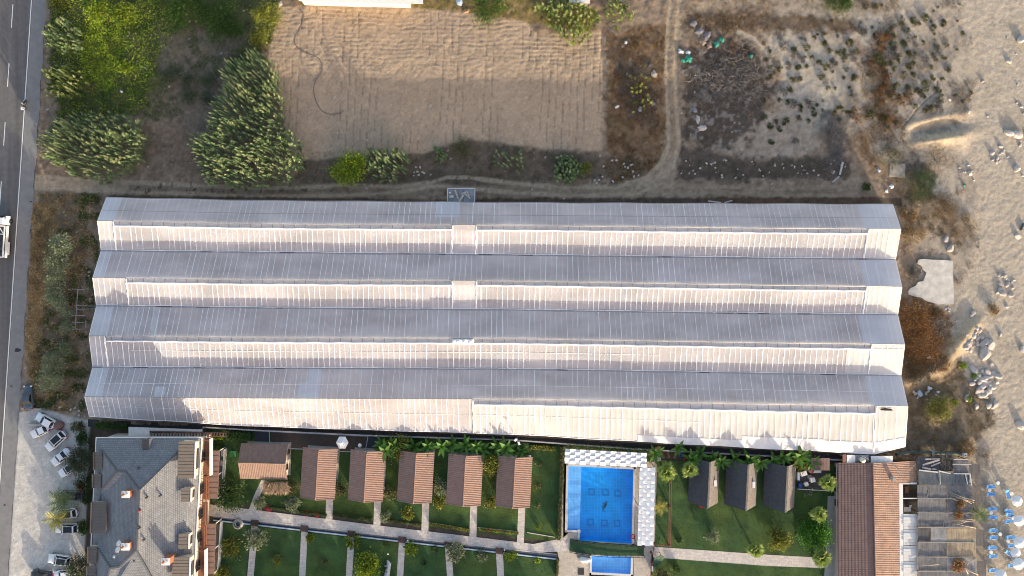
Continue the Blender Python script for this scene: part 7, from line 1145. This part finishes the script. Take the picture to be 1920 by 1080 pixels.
lw_ = np.zeros(X.shape); rx0 = slice(int((P(380, 0).x + 106) / GS) - 4, int((P(1580, 0).x + 106) / GS) + 4); ry0 = slice(0, int((P(0, 800).y + 66) / GS) + 4); sx, sy = X[rx0, ry0], Y[rx0, ry0]; lm_ = np.zeros(sx.shape)
for nm, poly in FLATS:
    if nm == 'lawn': lm_ = np.maximum(lm_, (sdist(poly, sx, sy) < -1.2) * 1.0)
for nm, poly in FLATS:
    if nm != 'lawn' and nm != 'shaded_gap': lm_ *= sdist(poly, sx, sy) > 1.2
lm_ *= (ldist([(400, PATHB(400) + 3), (1044, PATHB(1044) + 3)], sx, sy) > 6); lm_ *= ~((sx > 1045) & (sx < 1232) & (sy > 858)); lm_ *= .3 + sstep(.35, .65, fbm(sx, sy, 16, 77))
lw_[rx0, ry0] = lm_; PAL['lawn'] = [(.055, .115, .033), (.075, .14, .036), (.042, .09, .027), (.10, .13, .045)]
VV[:, 2] += .08 * (lw_.ravel() > 0); scatter('lawn_grass', 'short mown grass of the resort lawns', lw_, 52000, .17, .05, 'lawn', .45, 93); VV[:, 2] -= .08 * (lw_.ravel() > 0)
# ================================================================ ROCKS, RUBBISH, SMALL THINGS
ROCK = mat('pale_rock', (.42, .375, .335), .9, .16, 2.5, bmp=.4, bscale=4, bdist=.05, rand=.12)
def rock_mesh(seed):
    r = random.Random(seed); bm = bmesh.new(); bmesh.ops.create_icosphere(bm, subdivisions=2, radius=1); cuts = []
    for _ in range(9):
        n = Vector((r.gauss(0, 1), r.gauss(0, 1), r.gauss(0, .8))).normalized(); cuts.append((n, r.uniform(.55, .85)))
    for v in bm.verts:
        for n, d in cuts:
            k = v.co.dot(n)
            if k > d: v.co -= n * (k - d)
        v.co *= 1 + r.uniform(-.03, .03)
    me = bpy.data.meshes.new('boulder'); bm.to_mesh(me); bm.free(); me.materials.append(ROCK); return me
RK = [rock_mesh(s) for s in range(6)]; rr_ = random.Random(99)
def rock(px, py, r, label, group, fl=.55):
    p = P(px, py); z = height_at(p.x, p.y); o = bpy.data.objects.new('boulder', rr_.choice(RK)); C.objects.link(o); s = r / 10 * 1.08; o.scale = (s * rr_.uniform(.85, 1.25), s * rr_.uniform(.75, 1.05), s * fl * rr_.uniform(.7, 1.1)); o.location = (p.x, p.y, z + s * fl * .35); o.rotation_euler = (rr_.uniform(-.2, .2), rr_.uniform(-.2, .2), rr_.uniform(0, 6)); tag(o, label, 'boulder', group)
for (x, y, r, lab) in ((1773, 449, 6.5, 'upper of two pale boulders above the concrete slab'), (1781, 466, 7.5, 'lower of two pale boulders above the concrete slab'), (1907, 253, 9, 'pale boulder with long shadow, right of the sand hollow'), (1891, 250, 8, 'pale boulder just left of the boulder at the right edge'), (1913, 75, 9, 'grey blue boulder at the right edge near the top'), (1891, 115, 5, 'pale rounded boulder on the upper beach'), (1842, 152, 3.5, 'small pale boulder above the sand hollow'), (1815, 210, 4.5, 'pale boulder right of the sand hollow, casting a blue shadow'), (1780, 187, 3.5, 'small white boulder above the sand hollow rim'), (1852, 218, 3, 'small boulder right of the boulder pair at the hollow'), (1860, 287, 5, 'pale boulder beside a small rubble group on the sand'), (1876, 275, 5, 'boulder above the small rubble group'), (1905, 316, 7, 'pale angular boulder at the right part of the sand'), (1818, 325, 5.5, 'grey boulder below the blue grey scrub'), (1908, 443, 6, 'white boulder below the dark sand streak'),
        (1843, 620, 0, ''), (1845, 642, 9, 'long pale boulder atop the middle rubble heap'), (1856, 646, 11, 'largest pale boulder of the middle rubble heap'), (1845, 661, 13, 'broad flat slab below the largest middle boulder'), (1878, 550, 7, 'pale boulder on the sand above the middle heap'), (1895, 553, 6, 'pale boulder right of its neighbour on the upper right sand'), (1888, 575, 4, 'small boulder by itself below the pale pair on the sand'), (1876, 627, 4, 'small pale boulder right of the middle heap'), (1917, 655, 7, 'pale boulder at the right edge beside the middle heap'), (1912, 797, 9, 'grey boulder at the right edge above the parasols'), (1866, 758, 7, 'pale boulder at the lower end of the big rubble heap'), (1862, 763, 5, 'low pale boulder, last of the big rubble heap'), (1869, 716, 5, 'single boulder right of the big rubble heap')):
    if r: rock(x, y, r, lab, 'boulders on the beach')
def heap(cx, cy, sx, sy, n, r0, r1, label, group):
    for _ in range(n): rock(rr_.gauss(cx, sx), rr_.gauss(cy, sy), rr_.uniform(r0, r1), label, group)
heap(1840, 722, 17, 18, 46, 3.5, 8, 'pale broken boulder in the big rubble heap', 'boulders of the big rubble heap'); heap(1825, 640, 10, 22, 26, 2.5, 5.5, 'pale stone in the middle rubble heap', 'stones of the middle rubble heap'); heap(1885, 528, 9, 9, 16, 2.5, 5.5, 'pale stone in the rubble heap at the right of the concrete slab', 'stones of the upper rubble heap'); heap(1872, 292, 12, 10, 9, 2, 4, 'pale stone of the small group on the upper sand', 'stones of the small upper group'); heap(1808, 318, 8, 6, 8, 1.8, 3.4, 'grey stone in the blue grey scrub', 'stones in the scrub'); heap(1780, 580, 6, 14, 10, 1.5, 3, 'small stone on the slope below the slab', 'stones below the slab'); heap(1740, 745, 16, 8, 12, 1.5, 4, 'grey stone in the shaded hollow by the greenhouse', 'stones in the shaded hollow'); heap(1910, 200, 8, 60, 14, 1.5, 3.5, 'small pale stone on the upper right sand', 'stones on the upper sand')
for (x0, x1, y0, y1, n, lab, grp) in ((1110, 1200, 300, 345, 22, 'pale stone on the dark strip left of the track bend', 'stones left of the track bend'), (1280, 1590, 300, 335, 40, 'pale stone on the dark strip right of the track bend', 'stones right of the track bend'), (770, 800, 310, 330, 8, 'pale stone beside the reed clump with pale plumes', 'stones by the reed clump'), (90, 160, 755, 785, 16, 'pale stone in the rubble above the parked cars', 'stones above the parked cars'), (165, 180, 480, 760, 10, 'pale stone on the bare strip along the greenhouse end', 'stones along the greenhouse end')):
    for _ in range(n): rock(rr_.uniform(x0, x1), rr_.uniform(y0, y1), rr_.uniform(1.0, 2.8), lab, grp)
n = 2600; rng = np.random.default_rng(5); wgt = (BEACH * .4 + STRIPN * .5 + DGREY * .5 + HUM * .4 + .15 * SAND) * free; i = rng.choice(wgt.size, n, p=(wgt / wgt.sum()).ravel()); s = rng.uniform(.03, .11, n); Q = VV[i]
V = (Q[:, None, :] + np.array([(1, 0, .3), (-.5, .9, .25), (-.6, -.8, .3), (.1, 0, .9), (.2, .1, -.4)])[None] * s[:, None, None]); F = np.array([(0, 1, 3), (1, 2, 3), (2, 0, 3)]); lp_ = (np.arange(n)[:, None, None] * 5 + F[None]).ravel()
tag(link('pebbles', np_mesh('pebbles', V.reshape(-1, 3), lp_, np.arange(0, n * 9, 3), None, ROCK)), 'pebbles strewn over sand and dirt', 'pebbles', kind='stuff')
# concrete slabs
def slabthing(name, label, cat, poly, zt, m): 
    c = P(*poly[0]); return tag(link(name, MB().slab([P(x, y, 0) + Vector((0, 0, zt)) for x, y in poly], zt + .25).mesh(name, m)), label, cat)
slabthing('concrete_slab', 'large pale concrete slab with broken left edge beside the greenhouse end', 'slab', [(1721, 487), (1732, 485.5), (1745, 487), (1766, 487.5), (1785, 489), (1785.5, 520), (1787, 548), (1786, 570), (1770, 569), (1757, 570), (1742, 566), (1734, 563), (1728, 558), (1715, 556), (1703, 552), (1702, 546), (1706, 540), (1716, 536), (1720, 529), (1730, 527), (1733, 519), (1736, 511), (1729, 505), (1726, 498), (1719, 494)], .25, mat('pale_concrete', (.50, .47, .42), .9, .26, .8, bmp=.25)); slabthing('concrete_pad', 'small weathered concrete pad in the scrub above the greenhouse end', 'slab', [(1668, 306), (1697, 307), (1696, 334), (1667, 331)], .12, mat('old_concrete', (.30, .265, .215), .95, .35, 1.4, bmp=.4))
tag(link('tank_hole', MB().box((*P(1668, 318)[:2], .36), (.5, .4, .02)).mesh('tank_hole', DARKM)), 'dark hole in the little concrete pad', 'hole') if False else None
def plank(label, a, b, w_, hgt=.1, m=None, group=None, nm='plank', cat='plank'):
    A, B = P(*a), P(*b); A.z = height_at(A.x, A.y) + hgt / 2 + .05; B.z = height_at(B.x, B.y) + hgt / 2 + .05; tag(link(nm, MB().beam(A, B, w_, hgt).mesh(nm, m or mat('bleached_wood', (.42, .40, .38), .85, .25, 4, rand=.15))), label, cat, group)
plank('white broken plank standing by the grey dead bush', (1580, 304), (1574, 328), .35); plank('short lower piece of the white broken plank', (1573, 331), (1560, 342), .28); plank('thin grey plank on the berm near the greenhouse', (1328, 377), (1352, 380), .22); plank('bent grey sheet strip by the thin plank on the berm', (1358, 380), (1373, 376), .25)
plank('rusty plank leaning in the overgrown plot', (161, 162), (175, 170), .22, .1, RUSTW); plank('dark leaning stake on the right sand', (1913, 432), (1919, 419), .25, .3, mat('dark_green_wood', (.05, .06, .05), .8))
sg_ = mat('white_sheet', (.62, .62, .62), .6, .15, 3)
def scrap(label, px, py, r, m, seed, nm='plastic_sheet', cat='sheet', hgt=.3, group=None):
    rg = random.Random(seed); mb = MB(); n = 7; p = P(px, py); z = height_at(p.x, p.y); k = r / 10; ph = [rg.uniform(.6, 1.25) for _ in range(12)]; vs = [(0, 0, hgt)]
    for j in (1, 2):
        for i in range(12): a = i * PI / 6; q = k * j / 2 * ph[i]; vs.append((q * math.cos(a), q * .75 * math.sin(a), hgt * (.55 + .4 * rg.random()) if j == 1 else .04 + .08 * rg.random()))
    fs = [(0, 1 + i, 1 + (i + 1) % 12) for i in range(12)] + [(1 + i, 13 + i, 13 + (i + 1) % 12, 1 + (i + 1) % 12) for i in range(12)]; mb.add(vs, fs); o = link(nm, mb.mesh(nm, m)); o.location = (p.x, p.y, z); o.rotation_euler = (0, 0, rg.uniform(0, 6)); tag(o, label, cat, group)
GN = mat('green_net', (.015, .22, .15), .75, .3, 5, bmp=.6)
for i, (x, y, r, lab) in enumerate(((1343, 83, 8, 'lower left of two green net bundles by the rubbish heap'), (1354, 75, 7, 'upper right of two green net bundles by the rubbish heap'), (1291, 111, 8.5, 'round green net bundle right beside the dirt track'), (1280, 114, 5, 'small green net piece touching the bundle by the track'), (1407, 106, 5.5, 'lone green net bundle at the right of the burnt patch'))): scrap(lab, x, y, r, GN, i + 3, 'net_bundle', 'net', .55, 'green net bundles')
for i, (x, y, r, m, lab) in enumerate(((1276, 97, 6, sg_, 'white plastic sheet scrap above the green bundle by the track'), (1290, 99, 5, sg_, 'long white plastic strip right of the white scrap'), (1308, 225, 8, ROCK, 'pale grey heap of sheeting in the lower burnt patch'), (1316, 240, 9, ROCK, 'creased pale sheet heap at the foot of the burnt patch'), (1304, 208, 6, mat('grey_blue_sheet', (.22, .23, .25), .7, .3, 4), 'grey blue sheet above the pale heap'), (1376, 121, 4, mat('yellow_plastic', (.5, .42, .06), .6), 'yellow plastic scrap among the ash'), (1326, 68, 9, mat('grey_sacks', (.17, .16, .17), .8, .4, 5), 'grey sacks in the rubbish heap, upper left'), (1312, 58, 10, mat('grey_sacks', (.17,) * 3), 'light grey rags at the top of the rubbish heap'), (1318, 78, 9, mat('brown_sacks', (.22, .16, .12), .9, .4, 5), 'brown sacks in the middle of the rubbish heap'), (1300, 45, 9, mat('grey_sacks', (.17,) * 3), 'ash grey heap at the upper end of the rubbish heap'), (1330, 85, 8, mat('brown_sacks', (.22,) * 3), 'pinkish brown heap left of the green nets'), (1227, 140, 8, mat('tan_sheet', (.40, .34, .26), .85, .2, 3), 'tan sheet beside the half dry reeds'), (1218, 122, 6, DARKM, 'black plastic above the tan sheet'), (1200, 205, 5, mat('grey_blue_sheet', (.2,) * 3), 'grey blue sheet below the half dry reeds'), (1225, 195, 5, mat('grey_sacks', (.17,) * 3), 'grey rag right of the half dry reeds'), (1173, 80, 4, sg_, 'curled white scrap on the brown scrub'), (1157, 200, 4, sg_, 'white scrap lower on the brown scrub'), (1222, 20, 0, sg_, ''),
        (1671, 350, 5, sg_, 'white plastic pipe scrap by the pad, upper'), (1662, 358, 4, sg_, 'white plastic scrap by the pad, lower left'), (1648, 320, 4, mat('blue_white_scrap', (.42, .50, .58), .6), 'bluish plastic scrap left of the pad'), (1724, 738, 7, mat('blue_white_scrap', (.42,) * 3), 'bluish sheet scrap in the shaded hollow'), (1742, 728, 5, sg_, 'white scrap in the shaded hollow'), (1758, 735, 4, sg_, 'smaller white scrap right in the shaded hollow'), (1741, 670, 4, sg_, 'white bottle heap at the bramble foot'), (1807, 347, 3.5, GN, 'dark green net scrap on the sand'), (862, 5, 9, mat('blue_white_scrap', (.42,) * 3), 'blue and white bags at the top edge of the field'), (875, 22, 7, mat('orange_sack', (.35, .20, .10), .9, .2, 4), 'orange sacks below the blue and white bags'), (228, 172, 3, sg_, 'white scrap in the overgrown plot'), (525, 8, 6, mat('tan_sheet', (.4,) * 3), 'pale sack at the field corner'), (1313, 38, 0, sg_, ''))):
    if r: scrap(lab, x, y, r, m, 40 + i)
rng = np.random.default_rng(31); n = 2600; a = rng.uniform(0, 2 * PI, n); qx = rng.normal(1370, 32, n); qy = rng.normal(150, 24, n); b = np.array([[(x - 960) / 10, (540 - y) / 10, max(0.05, height_at((x - 960) / 10, (540 - y) / 10)) + rng.uniform(0, .5)] for x, y in zip(qx, qy)]); d = np.stack([np.cos(a) , np.sin(a), rng.normal(.05, .15, n)], 1)
tag(link('dead_branch_heap', blades('dead_branch_heap', b, d, rng.uniform(.6, 1.8, n), rng.uniform(.03, .07, n), arr(PAL['grey'])[rng.integers(0, 3, n)] * rng.uniform(.7, 1.3, (n, 1)) * np.array([1.02, .95, .9]), .1, STRAW)), 'spread heap of ash grey dead branches on the burnt patch', 'branches', kind='stuff')
# hose on the field
hp = [(562, 18), (570, 30), (562, 55), (553, 72), (556, 88), (572, 99), (592, 106), (604, 120), (602, 138), (592, 152), (588, 168), (592, 188), (602, 206), (618, 214), (634, 213), (646, 207)]
mb = MB(); mb.smooth = True; w_ = [P(x, y) for x, y in hp]; dense = []
for i in range(len(w_) - 1):
    p0, p1, p2, p3 = w_[max(i - 1, 0)], w_[i], w_[i + 1], w_[min(i + 2, len(w_) - 1)]
    for k in range(6): t = k / 6; dense.append(.5 * ((2 * p1) + (p2 - p0) * t + (2 * p0 - 5 * p1 + 4 * p2 - p3) * t * t + (3 * p1 - p0 - 3 * p2 + p3) * t ** 3))
mb.tube([(v.x, v.y, height_at(v.x, v.y) + .07) for v in dense], .05, 6); tag(link('hose', mb.mesh('hose', mat('grey_hose', (.135, .115, .10), .6, .1, 3))), 'long dark hose curving over the upper left ploughed field', 'hose')
# pallet-like platform with planks on the greenhouse's north side
pf = thing('shed_platform', 'grey panelled shed roof with loose planks on the north side of the greenhouse', 'shed', P(864, 368)); 
for i in range(5):
    for j in range(2): x0, x1 = 840 + i * 10, 849.3 + i * 10; y0, y1 = (353.5, 368.5) if j == 0 else (369.3, 381); part('roof_panel', MB().slab([P(x0, y0, 2.3), P(x1, y0, 2.3), P(x1, y1, 2.3), P(x0, y1, 2.3)], .05), mat('grey_panel', (.19, .215, .24), .55, .15, 2, rand=.15), pf)
for (a, b) in (((839, 353), (891, 353)), ((839.5, 353), (838.5, 381)), ((890.5, 353), (890, 381))): part('frame_bar', MB().beam(P(*a, 2.36), P(*b, 2.36), .14, .1), COPE, pf)
for x in (841, 889): p = P(x, 355, 2.2); part('post', MB().box((p.x, p.y, 1.1), (.12, .12, 2.2)), GALV, pf)
for i, (a, b, w_, lab) in enumerate((((853, 356), (861, 378), .32, 'left pale plank on the grey panelled shed roof'), ((869, 365), (861, 378), .34, 'middle pale plank on the grey panelled shed roof'), ((865, 363), (877, 359), .2, 'upper short plank on the grey panelled shed roof'), ((870, 362), (882, 372), .22, 'right pale plank on the grey panelled shed roof'), ((876, 360), (880, 368), .18, 'smallest plank on the grey panelled shed roof'))):
    tag(link('plank', MB().beam(P(*a, 2.42 + .03 * i), P(*b, 2.42 + .03 * i), w_, .06).mesh('plank', mat('pale_plank', (.40, .36, .30), .85, .2, 3, rand=.12))), lab, 'plank', 'planks on the shed roof')
p = P(844, 363, 2.45); tag(link('plastic_box', MB().box((p.x + .25, p.y - .55, 2.47), (.75, .42, .22)).mesh('plastic_box', mat('tan_box', (.45, .42, .32), .7))), 'pale box on the left end of the panelled shed roof', 'box'); tag(link('bucket', MB().lathe([(.0, 0), (.13, 0), (.16, .25), (.14, .25), (.0, .03)], 10, (p.x, p.y + .15, 2.33)).mesh('bucket', WHT)), 'small white bucket on the panelled shed roof', 'bucket')
# pipe frame beside the greenhouse
pfm = thing('pipe_frame', 'thin grey pipe frame standing between the hedge and the greenhouse', 'frame', P(140, 580))
for (a, b) in (((146, 542), (141, 616)), ((134, 542), (158, 543)), ((143, 573), (180, 574)), ((142, 580), (180, 579)), ((133, 591), (160, 592)), ((135, 605), (158, 605)), ((135, 617.5), (155, 617)), ((161, 599), (161, 615))): part('pipe', MB().beam(P(*a, 1.9), P(*b, 1.9), .09, .09), GALV, pfm)
for q in ((146, 543), (141, 616), (158, 543), (155, 617)): p = P(*q, 1.9); part('post', MB().box((p.x, p.y, .95), (.08, .08, 1.9)), GALV, pfm)
# second greenhouse at the top edge
g2 = thing('white_shed', 'long white panelled roof cut off by the top edge of the picture', 'building', P(690, 0))
for i in range(14): x0 = 560 + i * 15; part('roof_panel', MB().slab([P(x0, -40, 3.4), P(x0 + 14.6, -40, 3.4), P(x0 + 14.6, 2.0 + i * .5, 3.0), P(x0, 1.6 + i * .5, 3.0)], .08), mat('white_panel', (.62, .60, .57), .55, .08, 1.5), g2)
part('wall', MB().prism([(p.x, p.y) for p in (P(562, -40, 3), P(768, -40, 3), P(766, 2, 3), P(562, -3, 3))], -.1, 2.9), CREAM, g2); part('roof_panel', MB().slab([P(771, -30, 2.9), P(793, -30, 2.9), P(793, 7, 2.9), P(771, 6, 2.9)], .08), SHEETW, g2)
g3 = thing('white_shed', 'small white shed roof behind the tall reeds at the top edge', 'building', P(1090, -8)); part('roof', MB().slab([P(1068, -40, 3), P(1106, -40, 3), P(1106, 6, 2.8), P(1068, 4, 2.8)], .1), mat('white_panel', (.62,) * 3), g3); part('wall', MB().prism([(p.x, p.y) for p in (P(1070, -38, 3), P(1104, -38, 3), P(1104, 3, 3), P(1070, 2, 3))], -.1, 2.7), CREAM, g3)
# driftwood sculpture and lamps on the lower lawns
dw = thing('driftwood', 'white grey driftwood trunk lying on the fourth lower lawn', 'driftwood', P(727, 1058)); DW = mat('driftwood_wood', (.42, .43, .44), .8, .3, 3, bmp=.5)
mb = MB(); mb.smooth = True; mb.tube([P(726, 1050, .4), P(729, 1056, .5), P(728, 1066, .6), P(726, 1076, .6), P(723, 1090, .5)], [.12, .38, .42, .5, .55], 8); part('trunk', mb, DW, dw); mb = MB(); mb.smooth = True; mb.tube([P(729, 1058, .6), P(733.5, 1057, .8)], [.2, .06], 6); part('branch', mb, DW, dw); mb = MB(); mb.smooth = True; mb.tube([P(726, 1062, .6), P(720.5, 1061, .7)], [.16, .05], 6); part('branch', mb, DW, dw)
for i, (x, y) in enumerate(((725, 1065), (725, 1072.5))): p = P(x, y, 1.0); part('knot_hole', MB().lathe([(.0, .0), (.16, -.02), (.17, -.1)], 8, (p.x, p.y, 1.04)), DARKM, dw)
lamp0 = None
for i, (x, y, lab) in enumerate(((728, 1037, 'small white garden lamp above the driftwood'), (765, 1012, 'small white garden lamp right of the fourth lower path'), (848, 1019.5, 'small white garden lamp right of the fifth lower path'), (946, 1029.5, 'small white garden lamp right of the last lower path'), (618, 972, 'white garden lamp at the start of the first stub path'))):
    t = thing('garden_lamp', lab, 'lamp', P(x, y), 0, 'garden lamps along the channel'); mb = MB(); mb.smooth = True; mb.lathe([(0, .62), (.12, .58), (.17, .45), (.12, .32), (.05, .28)], 10); part('globe', mb, WPL, t, world=False); part('stem', MB().tube([(0, 0, 0), (0, 0, .3)], .04, 6), DARKM, t, world=False)
# cluttered store by the dark huts
cs = thing('store_shed', 'small brown roofed store shed in the cluttered corner', 'shed', P(1539, 871)); 
for i in range(6): part('roof_panel', MB().slab([P(1521 + i * 5.8, 859, 2.3), P(1526.6 + i * 5.8, 859, 2.3), P(1526.6 + i * 5.8, 882, 2.1), P(1521 + i * 5.8, 882, 2.1)], .06), CANOPY, cs)
for x in (1523, 1553): p = P(x, 880, 2); part('post', MB().box((p.x, p.y, 1.0), (.1, .1, 2.0)), WOOD, cs)
sf = thing('store_fence', 'thin pale rail along the bottom of the cluttered store', 'fence', P(1525, 918)); part('rail', MB().beam(P(1497, 917, .9), P(1551, 920, .9), .1, .1), COPE, sf)
for x in (1498, 1525, 1550): p = P(x, 918.5, .8); part('post', MB().box((p.x, p.y, .42), (.09, .09, .84)), COPE, sf)
flat('store_floor', [(1494, 880), (1552, 882), (1551, 918), (1496, 916)], .026, mat('store_floor', (.06, .055, .055), .8, .4, 1.5))
def box2(nm, lab, cat, px, py, dx, dy, hh, m, m2=None, rz=0.0):
    p = P(px, py, hh); t = thing(nm, lab, cat, (p.x, p.y, .05), rz); part('body', MB().box((0, 0, hh / 2), (dx, dy, hh)), m, t, world=False); part('lid', MB().box((0, 0, hh + .03), (dx * 1.04, dy * 1.04, .06)), m2 or m, t, world=False); return t
RED = mat('red_plastic', (.45, .03, .025), .5)
box2('freezer', 'white chest with red end standing under the store shed roof edge', 'freezer', 1529, 884, 2.0, .5, .9, WHT); box2('crate', 'red crate beside the white chest in the store', 'crate', 1522, 884.5, .5, .5, .95, RED); box2('cabinet', 'tilted white cabinet in the middle of the cluttered store', 'cabinet', 1507, 888, 1.1, .8, .9, WHT, WHT, .3); box2('cabinet', 'tall white cabinet at the left edge of the cluttered store', 'cabinet', 1497, 893, .4, 1.4, .8, WHT); box2('crate', 'grey crate in the cluttered store, right of the tilted cabinet', 'crate', 1518, 894, .7, .6, .5, GALV); box2('crate', 'blue crate low left in the cluttered store', 'crate', 1500, 911, .6, .8, .6, mat('blue_plastic', (.02, .06, .25), .6)); box2('crate', 'pale crate at the bottom of the cluttered store', 'crate', 1512, 908, .7, .6, .5, WHT, WHT, .5); box2('crate', 'brown crate near the store rail', 'crate', 1516, 913, .8, .4, .4, WOOD); box2('washing_machine', 'white appliance half hidden by the store palm', 'appliance', 1524, 900, .8, .8, .9, WHT, SHEETW, .2); box2('bin', 'dark bin at the top of the cluttered store', 'bin', 1511, 879, .8, .7, .9, DARKM)
box2('crate', 'orange tilted board at the corner of the woven canopy', 'board', 1234, 843, .9, .7, .8, mat('orange_board', (.50, .25, .10), .7), None, .5); box2('crate', 'dark stacked chairs heap under the corner of the canopy', 'heap', 1232, 858, 1.2, 1.4, .9, DARKM, GALV, .2); box2('barrel', 'blue barrel between the first banana leaves behind the huts', 'barrel', 1279, 852, .5, 1.0, .9, mat('blue_plastic', (.02,) * 3)); box2('crate', 'red crate beside the blue barrel', 'crate', 1283, 861, .3, .4, .6, RED); box2('green_mat_box', 'flat green box on the lawn beside the hotel terrace', 'box', 436, 851, 1.0, 1.0, .3, mat('green_sheet', (.03, .16, .05), .7))
wl_ = mat('white_lamp', (.8, .8, .78), .4, .03, 2); sl2 = thing('street_light', 'white double headed lamp above the banana plants', 'lamp', P(970, 829, 4.6) * 1); sl2.location.z = 0; part('pole', MB().tube([(0, 0, 0), (0, 0, 4.4)], .06, 6), GALV, sl2, world=False); part('lamp_head', MB().box((-.3, .35, 4.5), (.55, .4, .14), .7), wl_, sl2, world=False); part('lamp_head', MB().box((.3, -.25, 4.5), (.35, .6, .14), .4), wl_, sl2, world=False)
tf = thing('fountain', 'round stone fountain bowl on the leftmost lower lawn', 'fountain', P(447, 982)); mb = MB(); mb.smooth = True; mb.lathe([(.0, .25), (.35, .2), (.4, .5), (.62, .5), (.95, .35), (.98, .0)], 16); part('bowl', mb, CONC, tf, world=False); part('basin_water', MB().lathe([(0, .28), (.36, .28)], 14), CHW, tf, world=False); part('rim', MB().lathe([(.42, .52), (.60, .52), (.6, .58), (.42, .58), (.42, .52)], 14), DARKM, tf, world=False)
